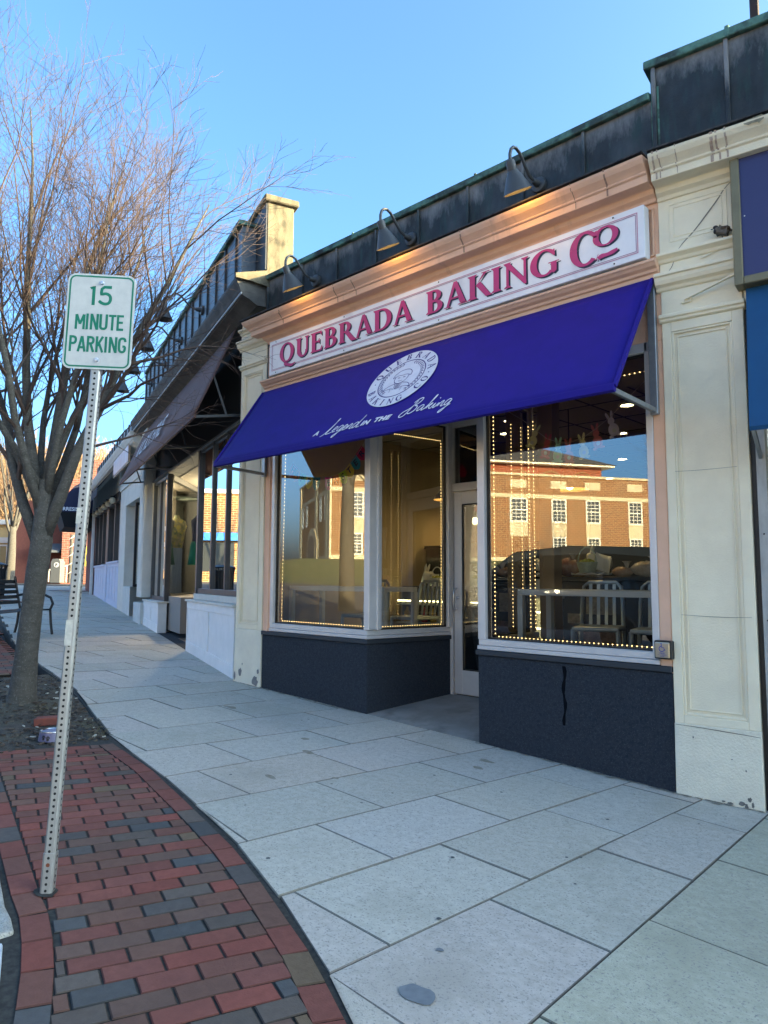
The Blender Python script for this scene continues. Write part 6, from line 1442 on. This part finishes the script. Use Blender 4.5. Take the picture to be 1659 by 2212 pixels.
def sash(x0, x1, z0, z1, y=0., side=False, nx=3, nz=6):
    w = MB(); fr = .12
    def B_(a, b, c, d, y0, y1):
        if side: w.box(-14.85-y1, -14.85-y0, -b, -a, c, d)
        else: w.box(a, b, y0, y1, c, d)
    for a, b, c, d in ((x0, x0+fr, z0, z1), (x1-fr, x1, z0, z1), (x0+fr, x1-fr, z1-fr, z1), (x0+fr, x1-fr, z0, z0+fr), (x0+fr, x1-fr, (z0+z1)/2-.05, (z0+z1)/2+.05)): B_(a, b, c, d, .0, .06)
    for i in range(1, nx): xx = x0+fr+(x1-x0-2*fr)*i/nx; B_(xx-.022, xx+.022, z0+fr, z1-fr, .012, .045)
    for i in range(1, nz): zz = z0+fr+(z1-z0-2*fr)*i/nz; B_(x0+fr, x1-fr, zz-.022, zz+.022, .014, .043)
    o = obj("window", w, wwhite, TH); w = MB(); B_(x0+fr, x1-fr, z0+fr, z1-fr, .003, .008); obj("pane", w, darkg, o)
for i, xc in enumerate((-13.1, -9.8, -6.5, -3.2, 0, 3.5, 6.55, 10.45, 13.8, 17.1)):
    h = .66 if i != 4 else .76; sash(xc-h, xc+h, 5.95, 7.86)
    m = MB(); m.box(xc-h-.02, xc+h+.02, .0, .09, 5.83, 5.95); m.box(xc-.7, xc+.7, .0, .05, 8.66, 9.28); m.box(xc-h, xc+h, .0, .04, 4.85, 5.82); obj("stone_panel", m, limes, TH)
    if i != 4: sash(xc-.6, xc+.6, 3.2, 4.84)
for xc in (2.2, 4.3, 11.0, 13.2): sash(xc-.4, xc+.4, 5.9, 7.8, side=True, nx=2)
m = MB(); m.box(-15.05, -14.8, -9.8, -4.9, 1, 4.6)
pts = arc(-7.35, 4.0, 2.35, 1.6, 0, 180, 18); m.prism([(a, b) for a, b in pts], -15.05, -14.8, 'x'); obj("portal", m, limes, TH)
m = MB(); m.prism([(-9, 1)]+[(a, b) for a, b in reversed(arc(-7.35, 3.8, 1.6, 1.2, 0, 180, 16))]+[(-5.75, 1)], -15.1, -15.06, 'x'); obj("door", m, mat("dark_door", (.05, .04, .03), rough=.5), TH)
m = MB()
for v in (.3, 1.4, 6.0, 14.0): m.box(-15.0, -14.85, -v-.35, -v+.35, 1, 9.6)
obj("side_pilaster", m, limes, TH)
# lawn bank in front of the hall
lawn = mat("lawn", (.06, .085, .025), (.10, .10, .04), scale=1.2, rough=1, bump=.5, bscale=40)
m = MB(); P = lambda u, v, z: tuple(TH_O+TD*u+Vector((-TD.y, TD.x, 0))*v+Vector((0, 0, z)))
m.add([P(-17, .2, 2.9), P(26, .2, 2.9), P(26, 9, 1.6), P(-17, 9, 1.55), P(-17, 14, 1.1), P(26, 14, .9), P(-19, -16, 2.9), P(-22, 6, 1.2)], [(0, 3, 2, 1), (3, 4, 5, 2), (0, 6, 7, 3), (3, 7, 4)]); struct("lawn", m, lawn)
# parked van
VN = thing("parked_van", "dark blue van parked at the kerb opposite the shop window", "van", (-5.0, -7.2, gz(-5.0, -7.2)-.165), R(180), None)
vp = mat("van_paint", (.022, .03, .042), (.026, .035, .048), scale=2, rough=.25, coat=.6); vg = mat("van_glass", (.012, .014, .016), rough=.04)
prf = [(-2.4, .35), (2.3, .35), (2.45, .55), (2.45, .78), (2.3, .95), (1.55, 1.08), (.75, 1.62), (.55, 1.74), (-.6, 1.83), (-2.1, 1.76), (-2.35, 1.55), (-2.48, .9), (-2.48, .5)]
m = MB(); n_ = len(prf)
for y_, k in ((-.93, 0.), (-.96, 0), (.96, 0), (.93, 0)): m.v += [(x, y_*(1-.12*max(0, z-1.0)), z) for x, z in prf]
for r_ in range(3): m.f += [(r_*n_+i, r_*n_+(i+1) % n_, (r_+1)*n_+(i+1) % n_, (r_+1)*n_+i) for i in range(n_)]
m.f += [tuple(range(n_-1, -1, -1)), tuple(range(3*n_, 4*n_))]; obj("body", m, vp, VN, bevel=.03, seg=2)
def side_poly(name, pts, mt, o_=.004):
    for sg in (-1, 1):
        m = MB(); q = [(x, sg*(.957*(1-.12*max(0, z-1.0))+o_), z) for x, z in pts]; m.poly(q if sg < 0 else list(reversed(q))); obj(name, m, mt, VN)
side_poly("side_window", [(1.18, 1.10), (.72, 1.52), (.05, 1.66), (.05, 1.06)], vg); side_poly("side_window", [(-.08, 1.06), (-.08, 1.66), (-1.1, 1.68), (-1.1, 1.06)], vg); side_poly("side_window", [(-1.24, 1.06), (-1.24, 1.68), (-2.1, 1.60), (-2.28, 1.1)], vg)
side_poly("door_seam", [(.02, .45), (.02, 1.7), (-.04, 1.7), (-.04, .45)], mat("seam_black", (.004, .004, .005), rough=.6), .0045)
for sx in (-1.5, 1.55):
    for sg in (-1, 1):
        t_ = MB(); t_.lathe([(.2, -.1), (.32, -.1), (.345, -.06), (.345, .06), (.32, .1), (.2, .1)], 26, (sx, sg*.86, .34), (0, 1, 0)); wh = obj("wheel", t_, mat("tyre", (.015, .015, .016), rough=.9), VN, smooth=True)
        t_ = MB(); t_.lathe([(.0, .085), (.06, .09), (.2, .07), (.205, -.07), (.06, -.09), (0, -.085)], 20, (sx, sg*.86, .34), (0, 1, 0)); obj("rim", t_, steel, wh, smooth=True)
m = MB(); m.prism([(1.52, .96), (1.55, 1.08), (.77, 1.615), (.72, 1.60)], -.75, .75, 'y'); m.v = [(x+.02, y, z+.015) for x, y, z in m.v]; obj("windscreen", m, vg, VN)
for sg in (-1, 1): m = MB(); m.ball((1.0, sg*1.05, 1.12), .12, 10, (.7, 1., .75)); m.bar((1.0, sg*.95, 1.05), (1.0, sg*1.02, 1.08), .05); obj("mirror", m, vp, VN, smooth=True)
m = MB(); m.box(2.30, 2.47, -.85, -.55, .72, .86); m2 = MB(); m2.box(2.30, 2.47, .55, .85, .72, .86); obj("headlight", m, white_alu, VN, bevel=.02); obj("headlight", m2, white_alu, VN, bevel=.02)
# commercial block further left across the street, with a blue fascia
OB = thing("brick_block", "low brick block with a blue fascia across the street", "building", (-44, -3, 1.4), R(-90))
m = MB(); m.box(-9, 7, -8, 0, -.5, 5.6); obj("wall", m, thb, OB)
m = MB(); m.box(-9, 7, .01, .5, 2.5, 3.0); obj("fascia", m, mat("bright_blue", (.02, .16, .5)), OB)
m = MB()
for i in range(5): m.box(-8.4+i*3.1, -6+i*3.1, .01, .04, .5, 2.4)
obj("shop_window", m, darkg, OB)
m = MB(); m.box(-9.1, 7.1, -8.1, .2, 5.6, 5.85); obj("coping", m, wwhite, OB)
# ================================================================== bare trees
bark = mat("tree_bark", (.055, .05, .042), (.085, .078, .066), scale=9, stretch=(1, 1, 2.6), rough=.95, bump=.9, bscale=45, c3=(.125, .12, .105), scale3=14, lo3=.6, hi3=.72, stretch3=(1, 1, 2.), speck=(.12, .115, .10), sscale=70)
twigm = mat("twig_bark", (.04, .026, .021), (.075, .046, .034), scale=2.5, rough=.8)
def grow(rng, trunk_mb, crown_mb, p, d, length, r, level, maxl, up=.05, spread=1., r_min=.0016, count=[0]):
    """one limb as a bent tapering tube, then its side shoots"""
    nseg = 8 if level < 2 else (6 if level < 3 else 4); pts = [Vector(p)]; rs = [r]; dd = Vector(d).normalized()
    wob = (.05, .07, .10, .15, .16)[min(level, 4)]
    r1 = max(r*(.10 if level < maxl else .25), r_min*.55)
    for i in range(nseg):
        dd = (dd+Vector((rng.gauss(0, wob), rng.gauss(0, wob), rng.gauss(0, wob)+up))).normalized(); pts.append(pts[-1]+dd*length/nseg); rs.append(r+(r1-r)*(i+1)/nseg)
    mb = trunk_mb if level <= 1 else crown_mb
    mb.tube(pts, rs, 9 if level == 0 else (7 if level == 1 else (5 if level == 2 else 3)), cap=level < 2)
    if level >= maxl: return pts
    n = (0, 15, 9, 5, 0)[level] if maxl == 4 else (0, 8, 7, 0)[level]
    n = n if level else 0
    for k in range(n):
        f = .18+.8*(k+rng.random())/n; i = min(int(f*nseg), nseg-1); q = pts[i].lerp(pts[i+1], f*nseg-i); ax = (pts[i+1]-pts[i]).normalized()
        side_ = ax.orthogonal().normalized(); side_ = Matrix.Rotation(rng.uniform(0, 6.283), 3, ax) @ side_
        ang = R(rng.uniform(20, 46))*spread; nd = (ax*math.cos(ang)+side_*math.sin(ang)).normalized()
        l2 = length*rng.uniform(.38, .62)*(1.15-.5*f); r2 = max(rs[i]*rng.uniform(.32, .5), r_min)
        grow(rng, trunk_mb, crown_mb, q, nd, l2, r2, level+1, maxl, up, spread, r_min)
    return pts
def street_tree(label, base, limbs, trunk_pts, trunk_r, seed, maxl=4, group=None, extra=()):
    rng = random.Random(seed); t = thing("bare_tree", label, "tree", tuple(base), 0, group); tm, cm = MB(), MB(); tm.tube(trunk_pts, trunk_r, 16, cap=False)
    for (p, d, l_, r_) in limbs:
        P_ = grow(rng, tm, cm, p, d, l_, r_, 1, maxl)
        for (k_, i_, d2, l2, r2) in extra:
            if k_ == d: grow(rng, tm, cm, P_[i_], d2, l2, r2, 2, maxl, up=.0)
    obj("trunk", tm, bark, t, smooth='all'); obj("crown", cm, twigm, t)
    return t
TB = Vector((-5.02, -2.40, .30))
tp_ = [(0, 0, -.1), (.0, 0, .0), (.02, .0, .10), (.055, .005, .45), (.10, .015, .85), (.17, .02, 1.2), (.22, .03, 1.5), (.235, .03, 1.75), (.24, .03, 2.05)]
tr_ = [.19, .145, .118, .098, .092, .095, .092, .078, .058]
# main limbs: base point, direction, length, radius (relative to the foot of the tree)
RL = (.36, .20, 1.0)
LM = [((.20, .02, 1.42), (-.34, -.26, 1.0), 3.6, .056), ((.225, .03, 1.62), (-.15, -.14, 1.0), 4.1, .056), ((.24, .03, 1.95), (.06, .02, 1.0), 3.3, .056), ((.225, .04, 1.48), RL, 3.5, .062),
      ((.24, .04, 1.8), (-.02, .30, 1.0), 3.3, .042), ((.23, .02, 1.7), (.02, -.42, 1.0), 3.6, .042), ((.24, .04, 1.85), (.30, -.02, 1.0), 2.9, .042), ((.22, .02, 1.75), (-.62, -.1, .9), 3.2, .040), ((.22, .03, 1.9), (-.42, .14, 1.), 3.3, .036), ((.235, .02, 1.95), (-.28, -.5, 1.), 3.2, .036), ((.24, .04, 2.0), (.20, .20, 1.0), 2.7, .036)]
EX = [(RL, 3, (.85, .62, .22), 1.25, .02), (RL, 3, (.75, .25, .5), 1.35, .022), (RL, 2, (.7, .75, .25), 1.2, .016), (RL, 4, (.9, .4, .5), 1.1, .018), (RL, 4, (.3, .8, .5), 1.2, .018)]
street_tree("bare street tree with many upright limbs in the soil bed beside the parking sign", TB, LM, tp_, tr_, 12, extra=EX)
def simple_tree(label, base, h, seed, group, k=1., maxl=3, tr=1.):
    rng = random.Random(seed); tp2 = [(0, 0, -.2), (.02*k, 0, .0), (.03*k, .02, h*.18), (.05*k, .0, h*.33)]; LMs = []
    for i in range(7): a = 2*math.pi*i/7+rng.uniform(-.3, .3); e = rng.uniform(.25, .65); LMs.append(((.05*k, 0, h*rng.uniform(.26, .33)), (math.cos(a)*e, math.sin(a)*e, 1), h*rng.uniform(.5, .7), .055*h/6))
    return street_tree(label, base, LMs, tp2, [.032*h*tr, .028*h*tr, .024*h*tr, .02*h*tr], seed, maxl, group)
simple_tree("bare tree by the road, its dark trunk reflected in the left window", (-12.7, -8.7, .5), 11.5, 4, None, 1., 3, .72)
simple_tree("bare tree standing before the right end of the hall", (-13.6, -35.5, 1.2), 10, 9, None)
# ================================================================== up the street: bench, litter bin, far houses and wooded hill
blackm = mat("black_metal", (.012, .012, .013), rough=.45)
BN = thing("bench", "black metal park bench with curved arms beside the tree at the left edge", "bench", (-10.2, -.8, gz(-10.2, -.8)), R(134))
for i in range(6): m = MB(); m.box(-.85, .85, -.23+i*.085, -.17+i*.085, .42, .435); obj("slat", m, blackm, BN, bevel=.004)
for i in range(5): m = MB(); m.box(-.85, .85, .29+i*.02, .305+i*.02, .52+i*.085, .58+i*.085); obj("back_slat", m, blackm, BN, bevel=.004)
for x_ in (-.85, .85):
    m = MB(); m.tube([(x_, -.25, .42), (x_, -.27, .2), (x_, -.3, 0)], .022, 8); obj("leg", m, blackm, BN, smooth=True)
    m = MB(); m.tube([(x_, .28, .42), (x_, .3, .2), (x_, .34, 0)], .022, 8); obj("leg", m, blackm, BN, smooth=True)
    m = MB(); m.tube([(x_, .30, .66), (x_, .1, .70), (x_, -.1, .69), (x_, -.25, .62), (x_, -.29, .52), (x_, -.25, .42)], .022, 8); obj("arm", m, blackm, BN, smooth=True)
    m = MB(); m.bar((x_, -.25, .42), (x_, .3, .42), .03); m.tube([(x_, .26, .42), (x_, .30, .6), (x_, .38, .98)], .02, 8); obj("side_frame", m, blackm, BN)
LB_ = thing("litter_bin", "black slatted litter bin on the pavement at the left edge", "bin", (-18.85, 1.62, gz(-18.85, 1.62)+.02))
for i in range(18): a = 2*math.pi*i/18; m = MB(); m.tube([(.3*math.cos(a), .3*math.sin(a), .08), (.32*math.cos(a), .32*math.sin(a), .8), (.36*math.cos(a), .36*math.sin(a), .95)], .022, 5); obj("slat", m, blackm, LB_)
m = MB(); m.lathe([(.28, .04), (.28, .85), (.25, .85), (.25, .1), (0, .1)], 20); obj("liner", m, blackm, LB_)
m = MB(); m.lathe([(.36, .93), (.37, .96), (.2, 1.02), (.2, 1.0), (.34, .94)], 20); obj("rim", m, blackm, LB_)
F_ = Vector((-.695, .719, 0)); R_ = Vector((.719, .695, 0)); C0 = Vector((2.02, -4.91, 0))
def FP(lat, dep, z=0.): return C0+F_*dep+R_*lat+Vector((0, 0, z))
def house(name, label, lat, dep, w, d, z0, z1, rz, mt, roof=None, rz1=None, group=None):
    p = FP(lat, dep); t = thing(name, label, "house", (p.x, p.y, z0), rz, group); h = z1-z0
    m = MB(); m.box(-w/2, w/2, -d, 0, -1.5, h); obj("wall", m, mt, t)
    if roof:
        m = MB(); e = .3; rh = rz1-z1
        m.add([(-w/2-e, .3, h-.05), (w/2+e, .3, h-.05), (0, .3, h+rh), (-w/2-e, -d-.3, h-.05), (w/2+e, -d-.3, h-.05), (0, -d-.3, h+rh)], [(0, 3, 5, 2), (1, 2, 5, 4), (0, 1, 4, 3)]); obj("roof", m, roof, t)
        m = MB(); m.prism([(-w/2, h-.05), (w/2, h-.05), (0, h+rh-.2)], -.05, .02, 'y'); obj("gable", m, mt, t)
    return t
def openings(t, name, lst, frame_m, pane_m, y=.0):
    for x0, x1, z0, z1 in lst:
        m = MB(); f = .1
        for a in ((x0, x0+f, z0, z1), (x1-f, x1, z0, z1), (x0+f, x1-f, z1-f, z1), (x0+f, x1-f, z0, z0+f), ((x0+x1)/2-.03, (x0+x1)/2+.03, z0+f, z1-f)): m.box(a[0], a[1], y+.001, y+.06, a[2], a[3])
        o = obj(name, m, frame_m, t); m = MB(); m.box(x0+f, x1-f, y+.002, y+.01, z0+f, z1-f); obj("pane", m, pane_m, o)
yel = mat("yellow_clapboard", (.60, .47, .22), (.55, .42, .2), scale=2, stretch=(.2, .2, 9), rough=.8); wht = mat("white_clapboard", (.66, .64, .58), (.58, .57, .53), scale=2, stretch=(.2, .2, 9), rough=.8); gry = mat("grey_clapboard", (.26, .30, .36), (.22, .26, .32), scale=2, stretch=(.2, .2, 9), rough=.8)
far_br = brickmat("far_brick_wall", (.28, .085, .055), (.21, .07, .05), (.3, .2, .15), 1.2); shingle = mat("grey_shingle", (.13, .12, .115), (.09, .085, .08), scale=4, rough=.9)
FR = math.atan2(-.25, -.97)          # fronts turned to face down the street towards the low sun
YH = house("yellow_store", "low yellow sunlit store with a white trimmed front at the far left", -23.2, 45, 7.5, 8, 1.5, 4.9, R(-118), yel)
m = MB(); m.box(-3.9, 3.9, .0, .3, 3.25, 3.55); m.box(-3.9, 3.9, .0, .12, 2.1, 2.45); obj("cornice", m, wht, YH)
openings(YH, "window", [(-3.4+i*1.25, -2.4+i*1.25, .5, 2.0) for i in range(6)], wht, mat("amber_glass", (.2, .15, .07), rough=.15))
q = text_geo("STATION", size=.42); q.xf(frame((0, .02, 2.6), (-1, 0, 0), (0, 0, 1)))
GH = house("grey_house", "grey clapboard house with white trim beside the yellow store", -19.55, 43, 2.2, 7, 1.5, 4.2, R(-118), gry, shingle, 5.3)
openings(GH, "window", [(-.8, -.1, .5, 2.2), (.2, .9, .5, 2.2)], wht, darkg)
m = MB()
for x_ in (-1.06, 1.0): m.box(x_, x_+.14, .0, .08, -.3, 2.65)
obj("corner_board", m, wht, GH)
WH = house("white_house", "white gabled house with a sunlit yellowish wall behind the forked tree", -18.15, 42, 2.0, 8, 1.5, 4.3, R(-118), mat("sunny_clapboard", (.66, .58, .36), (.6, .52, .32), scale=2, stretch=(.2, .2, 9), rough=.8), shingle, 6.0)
m = MB(); m.bar((-1.3, .34, 2.72), (0, .34, 4.5), .16, .08, up=(0, 1, 0)); m.bar((1.3, .34, 2.72), (0, .34, 4.5), .16, .08, up=(0, 1, 0)); m.box(-1.2, 1.2, .05, .5, 1.9, 2.0); obj("trim", m, wht, WH)
openings(WH, "window", [(-.75, -.15, .3, 1.8), (.25, .85, .3, 1.8)], wht, darkg)
BR = house("brick_building", "red brick building with grey canopy and yellow poster at the pavement end", -16.2, 40, 3.4, 10, 1.45, 7.0, R(-128), far_br)
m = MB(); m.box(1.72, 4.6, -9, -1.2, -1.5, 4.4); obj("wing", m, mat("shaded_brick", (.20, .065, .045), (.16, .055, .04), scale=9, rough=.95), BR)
m = MB(); m.prism([(-1.2, 1.95), (-.1, 1.5), (-.1, 1.4), (-1.2, 1.4)], 1.85, 3.4, 'x'); obj("canopy", m, mat("grey_canvas", (.10, .11, .12), rough=.9), BR)
m = MB(); m.box(-.35, .55, .005, .04, .65, 1.75); obj("poster", m, mat("yellow_poster", (.50, .36, .04), (.42, .31, .08), scale=4, rough=.7), BR)
q = text_geo("LG", size=.5, off=.01); q.xf(frame((.1, .045, .95), (-1, 0, 0), (0, 0, 1))); obj("poster_print", q, mat("poster_print", (.06, .07, .12), rough=.7), BR)
m = MB(); m.box(-.4, .6, -1.8, -.6, 5.5, 6.7); obj("chimney", m, far_br, BR)
# small street furniture on the corner
def at(lat, dep): p = FP(lat, dep); return (p.x, p.y, gz(p.x, p.y)-.02)
p = at(-16.35, 36); t = thing("parking_kiosk", "grey parking ticket kiosk with a round P badge in front of the brick building", "ticket machine", p, R(-135))
m = MB(); m.prism([(-.25, 0), (.25, 0), (.25, 1.05), (.17, 1.2), (-.17, 1.2), (-.25, 1.05)], -.25, .25, 'y'); obj("body", m, mat("kiosk_grey", (.10, .105, .105), rough=.6), t, bevel=.02)
m = MB(); m.lathe([(.13, 0), (.13, .01), (0, .012)], 18, (-.04, .25, .9), (0, 1, 0)); bd = obj("badge", m, mat("badge_white", (.5, .5, .5), rough=.6), t)
q = text_geo("P", size=.2, off=.008); q.xf(frame((-.04, .264, .83), (-1, 0, 0), (0, 0, 1))); obj("letter", q, mat("letter_ink", (.03, .03, .03)), bd)
p = at(-16.62, 36.2); t = thing("yellow_bollard", "short yellow bollard beside the parking kiosk", "bollard", p); m = MB(); m.lathe([(.12, 0), (.12, .85), (.09, .93), (0, .95)], 14); obj("post", m, mat("yellow_paint", (.55, .48, .04), rough=.6), t, smooth=True); m = MB(); m.lathe([(.121, .3), (.121, .45)], 14, closed=True); obj("band", m, blackm, t)
p = at(-16.2, 34); t = thing("lamp_post", "slim black post beside the tree trunk at the far kerb", "post", at(-15.9, 33.5)); m = MB(); m.lathe([(.12, 0), (.12, .2), (.06, .3), (.05, 1.5), (.07, 1.55), (0, 1.6)], 12); obj("post", m, blackm, t, smooth=True); m = MB(); m.lathe([(.14, 0), (.16, .02), (.16, .06), (.12, .1)], 12); obj("base", m, blackm, t)
t = thing("wrapped_trunk", "slender dark trunk wrapped in a spiral of white lights before the brick building", "tree", at(-16.25, 37.2)); m = MB(); m.tube([(0, 0, 0), (.03, 0, 1.2), (0, .02, 2.5)], [.11, .09, .08], 8); obj("trunk", m, bark, t, smooth=True)
m = MB(); m.tube([(.12*math.cos(k*.7), .12*math.sin(k*.7), .1+k*.05) for k in range(48)], .014, 4); obj("light_spiral", m, mat("white_wire", (.7, .7, .66), rough=.5), t)
t = thing("railing", "white handrail at the steps of the white house", "railing", at(-17.4, 38), R(-130)); m = MB()
for i in range(7): m.bar((-.9+i*.3, 0, 0), (-.9+i*.3, 0, .9-.08*i), .04)
obj("baluster", m, wht, t); m = MB(); m.bar((-.95, 0, .95), (.95, 0, .45), .06); obj("rail", m, wht, t)
simple_tree("bare street tree glowing yellow in the sun before the yellow store", at(-19.0, 36.5), 8.5, 21, None, 1.1)
m = MB(); m.add([FP(-30, 33, 1.66), FP(-13, 30, 1.64), FP(-13, 36, 1.68), FP(-30, 39, 1.7)], [(0, 1, 2, 3)]); 
# wooded hill
hl = MB(); N1, N2 = 40, 10
for i in range(N1+1):
    for j in range(N2+1):
        lat = -150+210*i/N1; dep = 62+130*j/N2; k = j/N2
        hgt = 1.6+k**.8*(15*math.exp(-((lat+62)/48)**2)+3.+1.5*math.sin(lat*.13)); p = FP(lat, dep, hgt if j else .5); hl.v.append(tuple(p))
for i in range(N1):
    for j in range(N2): a = i*(N2+1)+j; hl.f.append((a, a+N2+1, a+N2+2, a+1))
struct("hill", hl, mat("leaf_litter", (.17, .11, .06), (.11, .075, .045), scale=.25, rough=1), smooth='all')
wd = MB(); rr = random.Random(77)
for i in range(430):
    dep = rr.uniform(60, 150); lat = rr.uniform(-.66, -.36)*dep; k = max(0, (dep-62)/130)
    z = 1.4+k**.8*(15*math.exp(-((lat+62)/48)**2)+3); b = FP(lat, dep, z); h = rr.uniform(7, 12)
    wd.tube([b, b+Vector((rr.gauss(0, .2), rr.gauss(0, .2), h*.5)), b+Vector((rr.gauss(0, .5), rr.gauss(0, .5), h))], [.2, .14, .03], 4, cap=False)
    for q_ in range(26):
        f = rr.uniform(.25, .95); s_ = b+Vector((0, 0, h*f)); a = rr.uniform(0, 6.3); l_ = h*rr.uniform(.15, .38)*(1.2-f*.6); e = Vector((math.cos(a)*.55, math.sin(a)*.55, .9))*l_
        wd.tube([s_, s_+e*.5+Vector((rr.gauss(0, .15), rr.gauss(0, .15), 0)), s_+e], [.05, .035, .012], 3, cap=False)
        for w_ in range(2):
            f2 = rr.uniform(.3, .9); a2 = rr.uniform(0, 6.3); wd.tube([s_+e*f2, s_+e*f2+Vector((math.cos(a2)*.4, math.sin(a2)*.4, .8))*l_*.4], [.025, .01], 3, cap=False)
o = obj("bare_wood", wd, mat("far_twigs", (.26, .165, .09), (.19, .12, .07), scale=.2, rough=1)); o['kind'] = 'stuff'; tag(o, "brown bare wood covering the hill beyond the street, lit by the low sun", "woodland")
# unseen pale buildings added across the street to bounce sunlight onto the shaded shopfronts
for i, (x, y, w, h, c_) in enumerate(((4, -27, 12, 8, (.74, .66, .54)), (17, -25, 12, 7, (.72, .62, .48)), (30, -22, 12, 8, (.55, .5, .44)))):
    t = thing("pale_building", ["cream rendered building across the street, opposite the bakery", "buff rendered building across the street, next to the cream one", "stone coloured building across the street, farthest right"][i], "building", (x, y, -.4), R(10+6*i))
    m = MB(); m.box(-w/2, w/2, -9, 0, -1, h); obj("wall", m, mat("render_%d" % i, c_, tuple(v*.9 for v in c_), scale=1, rough=.9), t)
    m = MB(); m.box(-w/2-.2, w/2+.2, -9.2, .2, h+.003, h+.3); obj("roof", m, shingle, t)
    openings(t, "window", [(-w/2+1+k*2.7, -w/2+2.3+k*2.7, z_, z_+1.7) for k in range(4) for z_ in (1, 4.4)], wht, darkg)
# ================================================================== repeated fittings become parts of their own
def split_loose(o):
    me = o.data; n = len(me.vertices); par = list(range(n))
    def find(a):
        while par[a] != a: par[a] = par[par[a]]; a = par[a]
        return a
    for e in me.edges:
        a, b = find(e.vertices[0]), find(e.vertices[1])
        if a != b: par[a] = b
    gr = {}
    for p in me.polygons: gr.setdefault(find(p.vertices[0]), []).append(p)
    if len(gr) < 2: return
    base = o.name.split('.')[0]; mods = [(m.width, m.segments) for m in o.modifiers if m.type == 'BEVEL']
    for ps in gr.values():
        mb = MB(); idx = {}
        for p in ps:
            f = []
            for v in p.vertices:
                if v not in idx: idx[v] = len(mb.v); mb.v.append(tuple(me.vertices[v].co))
                f.append(idx[v])
            mb.f.append(tuple(f))
        q = obj(base, mb, me.materials[0], o.parent, bevel=mods[0][0] if mods else 0)
        q.matrix_local = o.matrix_local
    bpy.data.objects.remove(o)
for o in list(bpy.data.objects):
    if o.parent and o.type == 'MESH' and o.name.split('.')[0] in ('standing_seam', 'screw', 'side_pilaster', 'corner_board', 'shop_window', 'baluster', 'headlight', 'wing', 'stone_panel', 'frame_arm', 'drip_stain'): split_loose(o)
